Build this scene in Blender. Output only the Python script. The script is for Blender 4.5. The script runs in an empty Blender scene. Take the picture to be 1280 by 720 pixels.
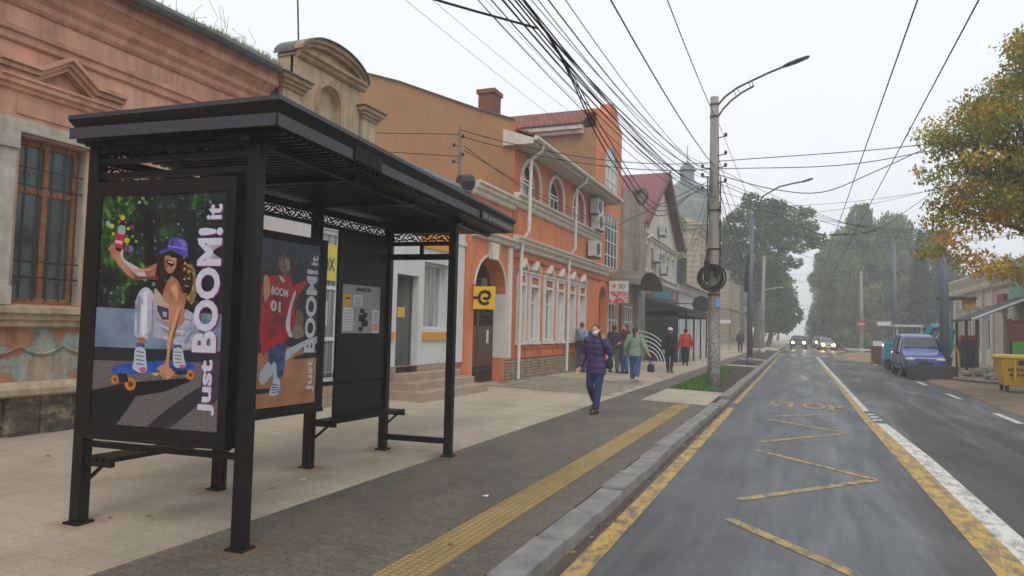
import bpy, bmesh, math, random
import numpy as np
from mathutils import Vector, Matrix, noise as mnoise
random.seed(7); NP = np.random.default_rng(7)
PI = math.pi; R = math.radians
SC = bpy.context.scene; COL = SC.collection
ORG = {}                                   # world origin of each thing, so parts can be modelled in world coordinates

# ---------------------------------------------------------------- materials
def lin(c):
    return tuple(((v/255.0)/12.92 if v/255.0 <= .04045 else ((v/255.0+.055)/1.055)**2.4) for v in c)
class NT:
    def __init__(s, name):
        s.m = bpy.data.materials.new(name); s.m.use_nodes = True; s.t = s.m.node_tree; s.n = s.t.nodes
        s.b = s.n['Principled BSDF']; s.out = s.n['Material Output']
    def N(s, typ, **kw):
        nd = s.n.new(typ)
        for k, v in kw.items():
            if k.startswith('i_'): nd.inputs[k[2:].replace('_', ' ')].default_value = v
            else: setattr(nd, k, v)
        return nd
    def L(s, a, b): s.t.links.new(a, b)
    def pos(s, scale=(1, 1, 1), rot=(0, 0, 0), loc=(0, 0, 0)):
        g = s.N('ShaderNodeNewGeometry'); mp = s.N('ShaderNodeMapping')
        mp.inputs['Scale'].default_value = scale; mp.inputs['Rotation'].default_value = rot; mp.inputs['Location'].default_value = loc
        s.L(g.outputs['Position'], mp.inputs['Vector']); return mp.outputs[0]
    def objc(s, scale=(1, 1, 1), rot=(0, 0, 0)):
        g = s.N('ShaderNodeTexCoord'); mp = s.N('ShaderNodeMapping')
        mp.inputs['Scale'].default_value = scale; mp.inputs['Rotation'].default_value = rot
        s.L(g.outputs['Object'], mp.inputs['Vector']); return mp.outputs[0]
    def noise(s, vec, scale, detail=4, rough=.6, dist=0):
        n = s.N('ShaderNodeTexNoise'); n.inputs['Scale'].default_value = scale; n.inputs['Detail'].default_value = detail
        n.inputs['Roughness'].default_value = rough; n.inputs['Distortion'].default_value = dist
        s.L(vec, n.inputs['Vector']); return n.outputs['Fac']
    def ramp(s, fac, stops, interp='LINEAR'):
        r = s.N('ShaderNodeValToRGB'); r.color_ramp.interpolation = interp; e = r.color_ramp.elements
        while len(e) < len(stops): e.new(.5)
        for i, (p, c) in enumerate(stops):
            e[i].position = p; e[i].color = (c if isinstance(c, tuple) else (c, c, c)) + (1,)
        s.L(fac, r.inputs['Fac']); return r.outputs['Color']
    def mix(s, fac, a, b, mode='MIX'):
        m = s.N('ShaderNodeMix', data_type='RGBA', blend_type=mode)
        for sock, v in ((m.inputs['Factor'], fac), (m.inputs['A'], a), (m.inputs['B'], b)):
            if hasattr(v, 'is_output') or hasattr(v, 'links'): s.L(v, sock)
            elif isinstance(v, tuple): sock.default_value = v + (1,)
            else: sock.default_value = v
        return m.outputs['Result']
    def math(s, op, a, b=0.):
        m = s.N('ShaderNodeMath', operation=op)
        for i, v in enumerate((a, b)):
            if hasattr(v, 'links'): s.L(v, m.inputs[i])
            else: m.inputs[i].default_value = v
        return m.outputs[0]
    def col(s, c):
        if isinstance(c, tuple): s.b.inputs['Base Color'].default_value = c + (1,)
        else: s.L(c, s.b.inputs['Base Color'])
    def rough(s, r):
        if hasattr(r, 'links'): s.L(r, s.b.inputs['Roughness'])
        else: s.b.inputs['Roughness'].default_value = r
    def bump(s, h, strength=.3, dist=.01):
        b = s.N('ShaderNodeBump'); b.inputs['Strength'].default_value = strength; b.inputs['Distance'].default_value = dist
        s.L(h, b.inputs['Height']); s.L(b.outputs['Normal'], s.b.inputs['Normal'])

def mat(name, rgb, rough=.8, var=.18, scale=2.5, bump=.15, bscale=60, metal=0, obj=False, streak=0.0, spec=.5):
    """plain surface with worn, slightly uneven colour; rgb given as sRGB 0-255 albedo"""
    t = NT(name); c = lin(rgb)
    v = t.objc() if obj else t.pos()
    if var:
        f = t.noise(v, scale, 6, .65)
        lo = tuple(x*(1-var) for x in c); hi = tuple(min(1, x*(1+var)) for x in c)
        cc = t.ramp(f, [(.3, lo), (.7, hi)])
        if streak:
            v2 = t.objc((6, 6, .5)) if obj else t.pos((6, 6, .5))
            f2 = t.noise(v2, 1.0, 5, .7)
            s = t.ramp(f2, [(.45, 1.0), (.75, 1-streak)])
            cc = t.mix(1.0, cc, s, 'MULTIPLY')
        t.col(cc)
    else: t.col(c)
    t.rough(rough); t.b.inputs['Metallic'].default_value = metal; t.b.inputs['Specular IOR Level'].default_value = spec
    if bump: t.bump(t.noise(v, bscale, 3, .6), bump, .006)
    return t.m
def emis(name, rgb, strength):
    t = NT(name); t.col(lin(rgb)); t.b.inputs['Emission Color'].default_value = lin(rgb)+(1,); t.b.inputs['Emission Strength'].default_value = strength
    return t.m
def glass_dark(name, rgb=(40, 46, 50), rough=.08, var=.5):
    t = NT(name); c = lin(rgb); f = t.noise(t.pos(), .9, 3, .5)
    t.col(t.ramp(f, [(.3, tuple(x*(1-var) for x in c)), (.7, tuple(x*(1+var) for x in c))])); t.rough(rough); t.b.inputs['Specular IOR Level'].default_value = .6
    return t.m
def glass_clear(name):
    t = NT(name); tr = t.N('ShaderNodeBsdfTransparent'); gl = t.N('ShaderNodeBsdfGlossy'); gl.inputs['Roughness'].default_value = .03
    tr.inputs['Color'].default_value = (.965, .975, .97, 1)
    fr = t.N('ShaderNodeFresnel'); fr.inputs['IOR'].default_value = 1.12; mx = t.N('ShaderNodeMixShader')
    t.L(fr.outputs[0], mx.inputs[0]); t.L(tr.outputs[0], mx.inputs[1]); t.L(gl.outputs[0], mx.inputs[2]); t.L(mx.outputs[0], t.out.inputs['Surface'])
    return t.m
def brickmat(name, c1, c2, mortar, bw, bh, ms=.02, axes='yz', rough=.9, bump=.5, off=.5, wear=.35, wscale=1.2):
    t = NT(name)
    rot = {'yz': (R(90), 0, R(90)), 'xy': (0, 0, 0), 'xz': (R(90), 0, 0), 'yx': (0, 0, R(90))}[axes]
    g = t.N('ShaderNodeNewGeometry'); sx = t.N('ShaderNodeSeparateXYZ'); cx = t.N('ShaderNodeCombineXYZ'); t.L(g.outputs['Position'], sx.inputs[0])
    i = {'x': 0, 'y': 1, 'z': 2}; t.L(sx.outputs[i[axes[0]]], cx.inputs[0]); t.L(sx.outputs[i[axes[1]]], cx.inputs[1])
    b = t.N('ShaderNodeTexBrick'); b.offset = off
    b.inputs['Color1'].default_value = lin(c1)+(1,); b.inputs['Color2'].default_value = lin(c2)+(1,); b.inputs['Mortar'].default_value = lin(mortar)+(1,)
    b.inputs['Scale'].default_value = 1; b.inputs['Mortar Size'].default_value = ms; b.inputs['Brick Width'].default_value = bw; b.inputs['Row Height'].default_value = bh
    b.inputs['Mortar Smooth'].default_value = .3
    t.L(cx.outputs[0], b.inputs['Vector'])
    f = t.ramp(t.noise(t.pos(), wscale, 7, .7), [(.3, 1-wear), (.7, 1.0+wear*.3)])
    f2 = t.ramp(t.noise(t.pos(), 45, 3, .6), [(.3, .82), (.7, 1.12)])
    t.col(t.mix(1.0, t.mix(1.0, b.outputs['Color'], f, 'MULTIPLY'), f2, 'MULTIPLY'))
    t.rough(rough); inv = t.math('MULTIPLY', b.outputs['Fac'], -1.0); t.bump(inv, bump, .01)
    return t.m

# ---------------------------------------------------------------- mesh builder
class MB:
    def __init__(s): s.v = []; s.f = []; s.mi = []
    def quad(s, a, b, c, d, mi=0): s.poly([a, b, c, d], mi)
    def poly(s, pts, mi=0):
        n = len(s.v); s.v += [tuple(p) for p in pts]; s.f.append(tuple(range(n, n+len(pts)))); s.mi.append(mi)
    def box(s, x0, y0, z0, x1, y1, z1, mi=0):
        x0, x1 = min(x0, x1), max(x0, x1); y0, y1 = min(y0, y1), max(y0, y1); z0, z1 = min(z0, z1), max(z0, z1)
        s.hexa([(x0, y0, z0), (x1, y0, z0), (x1, y1, z0), (x0, y1, z0), (x0, y0, z1), (x1, y0, z1), (x1, y1, z1), (x0, y1, z1)], mi)
    def hexa(s, p, mi=0):
        n = len(s.v); s.v += [tuple(q) for q in p]
        for f in ((0, 3, 2, 1), (4, 5, 6, 7), (0, 1, 5, 4), (1, 2, 6, 5), (2, 3, 7, 6), (3, 0, 4, 7)):
            s.f.append(tuple(n+i for i in f)); s.mi.append(mi)
    def obox(s, c, sx, sy, sz, rz=0, mi=0, rx=0, ry=0):
        M = Matrix.Translation(c) @ Matrix.Rotation(rz, 4, 'Z') @ Matrix.Rotation(ry, 4, 'Y') @ Matrix.Rotation(rx, 4, 'X')
        s.hexa([M @ Vector((a*sx/2, b*sy/2, d*sz/2)) for a, b, d in ((-1, -1, -1), (1, -1, -1), (1, 1, -1), (-1, 1, -1), (-1, -1, 1), (1, -1, 1), (1, 1, 1), (-1, 1, 1))], mi)
    def prism(s, pts, d, mi=0, mi2=None):
        """closed 3-D polygon swept by vector d"""
        n = len(s.v); k = len(pts); d = Vector(d); s.v += [tuple(p) for p in pts]; s.v += [tuple(Vector(p)+d) for p in pts]
        s.f.append(tuple(range(n, n+k))[::-1]); s.mi.append(mi); s.f.append(tuple(range(n+k, n+2*k))); s.mi.append(mi)
        for i in range(k):
            j = (i+1) % k; s.f.append((n+i, n+j, n+k+j, n+k+i)); s.mi.append(mi if mi2 is None else mi2)
    def tube(s, pts, r, n=8, mi=0, caps=True, sx=1.0):
        """round bar through pts; r a number or a list (or (rx,ry) pairs)"""
        P = [Vector(p) for p in pts]; k = len(P); base = len(s.v); up = None
        for i, p in enumerate(P):
            d = (P[min(i+1, k-1)]-P[max(i-1, 0)])
            if d.length < 1e-9: d = Vector((0, 0, 1))
            d.normalize()
            if up is None:
                up = Vector((0, 0, 1)) if abs(d.z) < .9 else Vector((0, -1, 0))
            a = d.cross(up)
            if a.length < 1e-6: up = Vector((1, 0, 0)); a = d.cross(up)
            a.normalize(); b = a.cross(d).normalized(); up = b
            rr = r[i] if isinstance(r, (list, tuple)) else r
            rx, ry = rr if isinstance(rr, (list, tuple)) else (rr, rr)
            for j in range(n):
                t = 2*PI*j/n; s.v.append(tuple(p+a*math.cos(t)*rx*sx+b*math.sin(t)*ry))
        for i in range(k-1):
            for j in range(n):
                q = base+i*n; s.f.append((q+j, q+(j+1) % n, q+n+(j+1) % n, q+n+j)); s.mi.append(mi)
        if caps:
            s.f.append(tuple(base+j for j in range(n))[::-1]); s.mi.append(mi); s.f.append(tuple(base+(k-1)*n+j for j in range(n))); s.mi.append(mi)
    def ell(s, c, rx, ry, rz, n=12, m=8, mi=0, rot=None):
        base = len(s.v); M = rot if rot else Matrix.Identity(3)
        c = Vector(c)
        s.v.append(tuple(c+M @ Vector((0, 0, rz))))
        for i in range(1, m):
            th = PI*i/m
            for j in range(n):
                ph = 2*PI*j/n; s.v.append(tuple(c+M @ Vector((rx*math.sin(th)*math.cos(ph), ry*math.sin(th)*math.sin(ph), rz*math.cos(th)))))
        s.v.append(tuple(c-M @ Vector((0, 0, rz)))); last = len(s.v)-1
        for j in range(n): s.f.append((base, base+1+j, base+1+(j+1) % n)); s.mi.append(mi)
        for i in range(m-2):
            for j in range(n):
                q = base+1+i*n; s.f.append((q+j, q+n+j, q+n+(j+1) % n, q+(j+1) % n)); s.mi.append(mi)
        q = base+1+(m-2)*n
        for j in range(n): s.f.append((q+j, last, q+(j+1) % n)); s.mi.append(mi)
    def lathe(s, prof, c, n=16, mi=0):
        """profile [(r,z)] turned about a vertical axis through c"""
        base = len(s.v)
        for (r, z) in prof:
            for j in range(n):
                t = 2*PI*j/n; s.v.append((c[0]+r*math.cos(t), c[1]+r*math.sin(t), c[2]+z))
        for i in range(len(prof)-1):
            for j in range(n):
                q = base+i*n; s.f.append((q+j, q+(j+1) % n, q+n+(j+1) % n, q+n+j)); s.mi.append(mi)
        s.f.append(tuple(base+j for j in range(n))[::-1]); s.mi.append(mi); q = base+(len(prof)-1)*n; s.f.append(tuple(q+j for j in range(n))); s.mi.append(mi)
    def loft(s, rings, mi=0, caps=True):
        base = len(s.v); n = len(rings[0])
        for r in rings: s.v += [tuple(p) for p in r]
        for i in range(len(rings)-1):
            for j in range(n):
                q = base+i*n; s.f.append((q+j, q+(j+1) % n, q+n+(j+1) % n, q+n+j)); s.mi.append(mi)
        if caps:
            s.f.append(tuple(base+j for j in range(n))[::-1]); s.mi.append(mi); q = base+(len(rings)-1)*n; s.f.append(tuple(q+j for j in range(n))); s.mi.append(mi)
    def disc(s, c, nrm, r, th, n=16, mi=0):
        nrm = Vector(nrm).normalized(); c = Vector(c); s.tube([c, c+nrm*th], r, n, mi)
    def xform(s, M, start=0):
        for i in range(start, len(s.v)): s.v[i] = tuple(M @ Vector(s.v[i]))
    def build(s, name, mats, parent=None, origin=None, smooth=False, bevel=0, local=False, fixn=True):
        me = bpy.data.meshes.new(name); o = bpy.data.objects.new(name, me); COL.objects.link(o)
        if not isinstance(mats, (list, tuple)): mats = [mats]
        off = Vector((0, 0, 0))
        if parent is not None:
            o.parent = parent
            if not local: off = ORG.get(parent.name, Vector((0, 0, 0)))
            ORG[o.name] = off if not local else Vector((0, 0, 0))
        elif origin is not None:
            off = Vector(origin); o.location = off; ORG[o.name] = off
        V = [(p[0]-off.x, p[1]-off.y, p[2]-off.z) for p in s.v]
        me.from_pydata(V, [], s.f)
        for m in mats: me.materials.append(m)
        me.polygons.foreach_set('material_index', s.mi)
        if fixn or bevel:
            bm = bmesh.new(); bm.from_mesh(me)
            if bevel:
                bmesh.ops.remove_doubles(bm, verts=bm.verts, dist=1e-5)
                ed = [e for e in bm.edges if len(e.link_faces) == 2 and e.calc_face_angle(0) > .5]
                bmesh.ops.bevel(bm, geom=ed, offset=bevel, segments=2, profile=.6, affect='EDGES', clamp_overlap=True)
            bmesh.ops.recalc_face_normals(bm, faces=bm.faces); bm.to_mesh(me); bm.free()
        if smooth: me.polygons.foreach_set('use_smooth', [True]*len(me.polygons))
        me.update(); return o

def thing(name, label, cat, loc=(0, 0, 0), rz=0, group=None):
    o = bpy.data.objects.new(name, None); COL.objects.link(o); o.location = loc; o.rotation_euler = (0, 0, rz)
    o.empty_display_size = .3; o['label'] = label; o['category'] = cat
    if group: o['group'] = group
    ORG[o.name] = Vector(loc); return o
def tag(o, label, cat, group=None):
    o['label'] = label; o['category'] = cat
    if group: o['group'] = group
    return o
def struct(o, kind='structure'): o['kind'] = kind; return o
def tree_copy(root, loc, rz=None, label=None):
    r = root.copy(); COL.objects.link(r); r.location = loc
    if rz is not None: r.rotation_euler = (0, 0, rz)
    if label: r['label'] = label
    for ch in list(root.children):
        c = ch.copy(); COL.objects.link(c); c.parent = r
        for g in list(ch.children):
            d = g.copy(); COL.objects.link(d); d.parent = c
    return r
_txt = {}
def text_geo(s, bold=0.0, res=3):
    """flat outline mesh of a string in the built-in font: (verts 2-D, faces, width, cap height)"""
    k = (s, bold, res)
    if k in _txt: return _txt[k]
    cu = bpy.data.curves.new('txt', 'FONT'); cu.body = s; cu.offset = bold; cu.resolution_u = res; cu.fill_mode = 'BOTH'
    o = bpy.data.objects.new('txt', cu); COL.objects.link(o); dg = bpy.context.evaluated_depsgraph_get()
    me = bpy.data.meshes.new_from_object(o.evaluated_get(dg))
    V = [(v.co.x, v.co.y) for v in me.vertices]; F = [tuple(p.vertices) for p in me.polygons]
    bpy.data.objects.remove(o); bpy.data.curves.remove(cu); bpy.data.meshes.remove(me)
    xs = [v[0] for v in V]; ys = [v[1] for v in V]
    _txt[k] = (V, F, min(xs), max(xs), min(ys), max(ys)); return _txt[k]
def add_text(mb, s, org, ax, ay, w, h, mi=0, bold=0.0, fit=True):
    """lay the string in the box org..org+ax*w+ay*h (ax, ay unit vectors)"""
    V, F, x0, x1, y0, y1 = text_geo(s, bold); org = Vector(org); ax = Vector(ax); ay = Vector(ay)
    n = len(mb.v)
    for (x, y) in V: mb.v.append(tuple(org+ax*((x-x0)/(x1-x0)*w)+ay*((y-y0)/(y1-y0)*h)))
    for f in F: mb.f.append(tuple(n+i for i in f)); mb.mi.append(mi)
def evalmesh(o):
    dg = bpy.context.evaluated_depsgraph_get(); return bpy.data.meshes.new_from_object(o.evaluated_get(dg))
def remesh(mb, name, m, parent, vox=.012, it=4, local=True):
    """fuse overlapping volumes into one continuous skin"""
    o = mb.build(name, m, parent, local=local)
    r = o.modifiers.new('r', 'REMESH'); r.mode = 'VOXEL'; r.voxel_size = vox
    q = o.modifiers.new('s', 'SMOOTH'); q.iterations = it; q.factor = .5
    me = evalmesh(o); old = o.data; o.modifiers.clear(); o.data = me; bpy.data.meshes.remove(old); me.name = name
    if not me.materials: me.materials.append(m)
    me.polygons.foreach_set('use_smooth', [True]*len(me.polygons)); return o

# ---------------------------------------------------------------- facades
def facade(mb, s, x, y0, y1, z0, z1, holes, depth=.22, mi=0, rmi=None):
    """wall sheet at X=x facing s*X with real openings. hole = (ya,yb,za,zb[,arch rise])"""
    rmi = mi if rmi is None else rmi
    ys = sorted({y0, y1}|{h[0] for h in holes}|{h[1] for h in holes}); zs = sorted({z0, z1}|{h[2] for h in holes}|{h[3] for h in holes})
    ys = [y for y in ys if y0-1e-6 <= y <= y1+1e-6]; zs = [z for z in zs if z0-1e-6 <= z <= z1+1e-6]
    for i in range(len(ys)-1):
        for j in range(len(zs)-1):
            cy = (ys[i]+ys[i+1])/2; cz = (zs[j]+zs[j+1])/2
            if any(h[0] < cy < h[1] and h[2] < cz < h[3] for h in holes): continue
            mb.quad((x, ys[i], zs[j]), (x, ys[i+1], zs[j]), (x, ys[i+1], zs[j+1]), (x, ys[i], zs[j+1]), mi)
    xb = x-s*depth
    for h in holes:
        a, b, c, d = h[:4]; rise = h[4] if len(h) > 4 else 0
        zs_ = d-rise
        mb.quad((x, a, c), (xb, a, c), (xb, a, zs_), (x, a, zs_), rmi); mb.quad((x, b, c), (xb, b, c), (xb, b, zs_), (x, b, zs_), rmi)
        if c > z0+.001: mb.quad((x, a, c), (x, b, c), (xb, b, c), (xb, a, c), rmi)
        if not rise: mb.quad((x, a, d), (x, b, d), (xb, b, d), (xb, a, d), rmi)
        else:
            A = arch_pts(a, b, zs_, rise)
            for k in range(len(A)-1):
                (ya, za), (yb, zb) = A[k], A[k+1]
                mb.quad((x, ya, za), (x, yb, zb), (xb, yb, zb), (xb, ya, za), rmi)
                mb.quad((x, ya, za), (x, yb, zb), (x, yb, d), (x, ya, d), mi)
def arch_pts(a, b, z, rise, n=14):
    c = (a+b)/2; r = (b-a)/2
    return [(c-r*math.cos(PI*i/n), z+rise*math.sin(PI*i/n)) for i in range(n+1)]
def arch_band(mb, s, x, a, b, z, rise, w, th, mi=0, n=14):
    """raised band following an arch, th proud of the wall"""
    I = arch_pts(a, b, z, rise, n); O = arch_pts(a-w, b+w, z, rise+w, n)
    for k in range(n):
        p = [(x, I[k][0], I[k][1]), (x, I[k+1][0], I[k+1][1]), (x, O[k+1][0], O[k+1][1]), (x, O[k][0], O[k][1])]
        mb.prism(p, (s*th, 0, 0), mi)
def window(parent, s, x, a, b, c, d, fm, pm, nv=1, nh=(), fw=.06, rise=0, name='window', setb=.12, pane=True):
    """window frame with its pane, set back in an opening; nv vertical bars, nh relative heights of crossbars"""
    m = MB(); xf = x-s*setb; th = .06; e = .003
    a += e; b -= e; c += e; d -= e
    zt = d-rise
    m.box(xf, a, c, xf-s*th, a+fw, zt); m.box(xf, b-fw, c, xf-s*th, b, zt); m.box(xf, a+fw, c, xf-s*th, b-fw, c+fw)
    if rise:
        I = arch_pts(a+fw, b-fw, zt, rise-fw); O = arch_pts(a, b, zt, rise)
        for k in range(len(I)-1): m.prism([(xf, *I[k]), (xf, *I[k+1]), (xf, *O[k+1]), (xf, *O[k])], (-s*th, 0, 0))
        m.box(xf+s*.004, a+fw, zt-fw/2, xf-s*th, b-fw, zt+fw/2)
    else: m.box(xf, a+fw, d-fw, xf-s*th, b-fw, d)
    for i in range(1, nv+1):
        y = a+(b-a)*i/(nv+1); m.box(xf-s*.004, y-fw*.45, c+fw, xf-s*(th-.004), y+fw*.45, (zt if rise else d-fw))
    for h in nh:
        z = c+(d-c)*h; m.box(xf-s*.008, a+fw, z-fw*.45, xf-s*(th-.008), b-fw, z+fw*.45)
    f = m.build(name, fm, parent)
    if pane:
        p = MB(); xp = xf-s*.035
        if rise: p.prism([(xp, a+.01, c+.01), (xp, b-.01, c+.01)]+[(xp, y, z) for y, z in arch_pts(a+.01, b-.01, zt, rise-.01)][::-1], (-s*.012, 0, 0))
        else: p.box(xp, a+.01, c+.01, xp-s*.012, b-.01, d-.01)
        p.build('pane', pm, f)
    return f
def mould(mb, s, x, y0, y1, prof, mi=0):
    """horizontal moulding: prof = [(out, z)] closed against the wall"""
    pts = [(x, y0, prof[0][1])]+[(x+s*o, y0, z) for o, z in prof]+[(x, y0, prof[-1][1])]
    mb.prism(pts, (0, y1-y0, 0), mi)

# camera and render ------------------------------------------------------------
cam = bpy.data.cameras.new('camera'); co = bpy.data.objects.new('camera', cam); COL.objects.link(co); SC.camera = co
def set_camera():
    f, yaw, pitch, roll = 888.632, .3856, .0549, .0243
    cy, sy = math.cos(yaw), math.sin(yaw)
    fw = Vector((-sy*math.cos(pitch), cy*math.cos(pitch), math.sin(pitch))); r = Vector((cy, sy, 0)); u = r.cross(fw)
    r2 = r*math.cos(roll)+u*math.sin(roll); u2 = -r*math.sin(roll)+u*math.cos(roll)
    M = Matrix((r2, u2, -fw)).transposed().to_4x4(); M.translation = Vector((0, 0, 1.6)); co.matrix_world = M
    cam.sensor_width = 36; cam.lens = f/1280*36; cam.clip_end = 3000; cam.clip_start = .05
set_camera()
SC.render.engine = 'CYCLES'; SC.cycles.use_denoising = True
SC.cycles.max_bounces = 6; SC.cycles.diffuse_bounces = 3; SC.cycles.glossy_bounces = 3; SC.cycles.volume_bounces = 1; SC.cycles.transparent_max_bounces = 10
SC.view_settings.view_transform = 'Standard'; SC.view_settings.look = 'None'; SC.view_settings.exposure = 0.5; SC.view_settings.gamma = 1
SC.view_settings.use_curve_mapping = False

# light: overcast, misty autumn day ---------------------------------------------
SUN_EL, SUN_AZ = R(52), R(150)
w = bpy.data.worlds.new('World'); SC.world = w; w.use_nodes = True
wn = w.node_tree; bg = wn.nodes['Background']
sky = wn.nodes.new('ShaderNodeTexSky'); sky.sky_type = 'NISHITA'; sky.sun_disc = False; sky.sun_elevation = SUN_EL; sky.sun_rotation = SUN_AZ
sky.air_density = 1.0; sky.dust_density = 4.0; sky.ozone_density = 1.0
hs = wn.nodes.new('ShaderNodeHueSaturation'); hs.inputs['Saturation'].default_value = .22; hs.inputs['Value'].default_value = 1.0
mx = wn.nodes.new('ShaderNodeMix'); mx.data_type = 'RGBA'; mx.inputs['Factor'].default_value = .8
cl = wn.nodes.new('ShaderNodeRGB'); cl.outputs[0].default_value = (8.35, 8.85, 9.45, 1)       # even cloud cover over the clear sky
wn.links.new(sky.outputs[0], hs.inputs['Color']); wn.links.new(hs.outputs[0], mx.inputs['A']); wn.links.new(cl.outputs[0], mx.inputs['B'])
wn.links.new(mx.outputs['Result'], bg.inputs['Color']); bg.inputs['Strength'].default_value = .1
sl = bpy.data.lights.new('sun', 'SUN'); sl.energy = .8; sl.angle = R(25); sl.color = (1, .96, .9)
so = bpy.data.objects.new('sun', sl); COL.objects.link(so); so.location = (0, 0, 60)
d = Vector((math.sin(SUN_AZ)*math.cos(SUN_EL), math.cos(SUN_AZ)*math.cos(SUN_EL), math.sin(SUN_EL)))
so.rotation_euler = d.to_track_quat('Z', 'Y').to_euler()
# ================================================================ SETTING: ground, road, pavement
RZ = -.16                                                # road level
def sz(x): return .025*(-3.6-x)                          # the pavement falls towards the kerb
def m_asphalt():
    t = NT('asphalt'); p = t.pos()
    g = t.N('ShaderNodeNewGeometry'); sx = t.N('ShaderNodeSeparateXYZ'); t.L(g.outputs['Position'], sx.inputs[0])
    lane = t.ramp(t.math('ADD', sx.outputs[0], t.math('MULTIPLY', t.noise(t.pos((1, .12, 1)), .8, 3), .8)), [(.0, 0.0), (1, 1.0)])
    mr = t.N('ShaderNodeMapRange'); mr.inputs['From Min'].default_value = 1.2; mr.inputs['From Max'].default_value = 2.2
    t.L(t.math('ADD', sx.outputs[0], t.math('MULTIPLY', t.noise(t.pos((1, .12, 1)), .8, 3), .8)), mr.inputs['Value'])
    streak = t.noise(t.pos((1.5, .16, 1)), 1.2, 7, .68, .3); blot = t.noise(t.pos((1, .55, 1)), .7, 6, .65, .6); fine = t.math('ADD', t.math('MULTIPLY', t.noise(p, 70, 4, .8), .5), t.math('MULTIPLY', t.noise(p, 17, 6, .8), .5))
    bus = t.ramp(streak, [(.28, lin((60, 60, 62))), (.5, lin((77, 78, 80))), (.72, lin((96, 97, 99)))])
    car = t.ramp(streak, [(.3, lin((52, 50, 49))), (.7, lin((70, 67, 66)))])
    c = t.mix(mr.outputs[0], bus, car)
    c = t.mix(1.0, c, t.ramp(blot, [(.32, .55), (.45, .93), (.7, 1.14)]), 'MULTIPLY')
    c = t.mix(1.0, c, t.ramp(fine, [(.34, .58), (.66, 1.4)]), 'MULTIPLY')
    c = t.mix(t.ramp(t.noise(t.pos((1, .35, 1)), 1.6, 5, .7), [(.58, 0.0), (.75, .4)]), c, lin((92, 80, 68)))
    t.col(c); t.rough(t.math('ADD', t.ramp(t.noise(t.pos((1.3, .16, 1)), 1.1, 6, .65, .5), [(.36, .27), (.58, .55)]), t.math('MULTIPLY', mr.outputs[0], .12))); t.b.inputs['Specular IOR Level'].default_value = .45
    t.bump(fine, .25, .004); return t.m
def m_paving():
    t = NT('light_paving'); g = t.N('ShaderNodeNewGeometry')
    b = t.N('ShaderNodeTexBrick'); b.offset = .0; mp = t.N('ShaderNodeMapping'); mp.inputs['Rotation'].default_value = (0, 0, 0); t.L(g.outputs['Position'], mp.inputs[0]); t.L(mp.outputs[0], b.inputs['Vector'])
    b.inputs['Scale'].default_value = 1; b.inputs['Brick Width'].default_value = .5; b.inputs['Row Height'].default_value = .25; b.inputs['Mortar Size'].default_value = .006; b.inputs['Mortar Smooth'].default_value = .6; b.offset = .5
    b.inputs['Color1'].default_value = lin((174, 161, 142))+(1,); b.inputs['Color2'].default_value = lin((166, 152, 133))+(1,); b.inputs['Mortar'].default_value = lin((150, 138, 122))+(1,)
    st = t.noise(t.pos((.7, .35, 1)), .9, 8, .66, .4); fine = t.noise(t.pos(), 70, 4, .7)
    c = t.mix(1.0, b.outputs['Color'], t.ramp(st, [(.28, .66), (.5, .97), (.7, 1.12)]), 'MULTIPLY')
    c = t.mix(1.0, c, t.ramp(fine, [(.25, .66), (.75, 1.28)]), 'MULTIPLY')
    sc_ = t.noise(t.pos((1.2, .25, 1), (0, 0, .35)), 2.6, 7, .75); c = t.mix(t.ramp(sc_, [(.66, 0.0), (.74, .3)]), c, lin((198, 190, 178)))
    spot = t.noise(t.pos(), 6.5, 2, .5); c = t.mix(t.ramp(spot, [(.74, .0), (.8, .35)]), c, lin((92, 80, 66)))
    t.col(c); t.rough(.85); t.bump(t.math('ADD', fine, t.math('MULTIPLY', b.outputs['Fac'], -.8)), .25, .004); return t.m
def m_darkpaving():
    t = NT('dark_paving'); g = t.N('ShaderNodeNewGeometry')
    b = t.N('ShaderNodeTexBrick'); t.L(g.outputs['Position'], b.inputs['Vector']); b.inputs['Scale'].default_value = 1
    b.inputs['Brick Width'].default_value = .2; b.inputs['Row Height'].default_value = .1; b.inputs['Mortar Size'].default_value = .005; b.inputs['Mortar Smooth'].default_value = .5
    b.inputs['Color1'].default_value = lin((100, 91, 80))+(1,); b.inputs['Color2'].default_value = lin((92, 83, 74))+(1,); b.inputs['Mortar'].default_value = lin((76, 68, 60))+(1,)
    st = t.noise(t.pos((.9, .45, 1)), 1.1, 8, .7, .5); fine = t.noise(t.pos((1, .55, 1)), 48, 5, .8)
    c = t.mix(1.0, b.outputs['Color'], t.ramp(st, [(.28, .6), (.5, .98), (.7, 1.3)]), 'MULTIPLY')
    c = t.mix(1.0, c, t.ramp(fine, [(.3, .42), (.7, 1.6)]), 'MULTIPLY')
    t.col(c); t.rough(.8); t.bump(t.math('ADD', fine, t.math('MULTIPLY', b.outputs['Fac'], -1.0)), .4, .004); return t.m
def m_paint(name, rgb, under, wear=.5):
    t = NT(name); f = t.noise(t.pos((1.6, .7, 1)), 5.5, 8, .72, .3); f2 = t.noise(t.pos(), 60, 3, .7)
    k = t.ramp(t.math('ADD', t.math('MULTIPLY', f, .7), t.math('MULTIPLY', f2, .3)), [(wear-.08, 0.0), (wear+.05, 1.0)])
    c = t.mix(1.0, lin(rgb), t.ramp(f2, [(.3, .85), (.7, 1.1)]), 'MULTIPLY')
    t.col(t.mix(k, lin(under), c)); t.rough(.6); return t.m
MA, MP, MD = m_asphalt(), m_paving(), m_darkpaving()
M_yellow = m_paint('yellow_road_paint', (186, 150, 72), (98, 93, 84), .50)
M_yellow2 = m_paint('worn_yellow_road_paint', (176, 146, 80), (88, 87, 86), .507)
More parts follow.
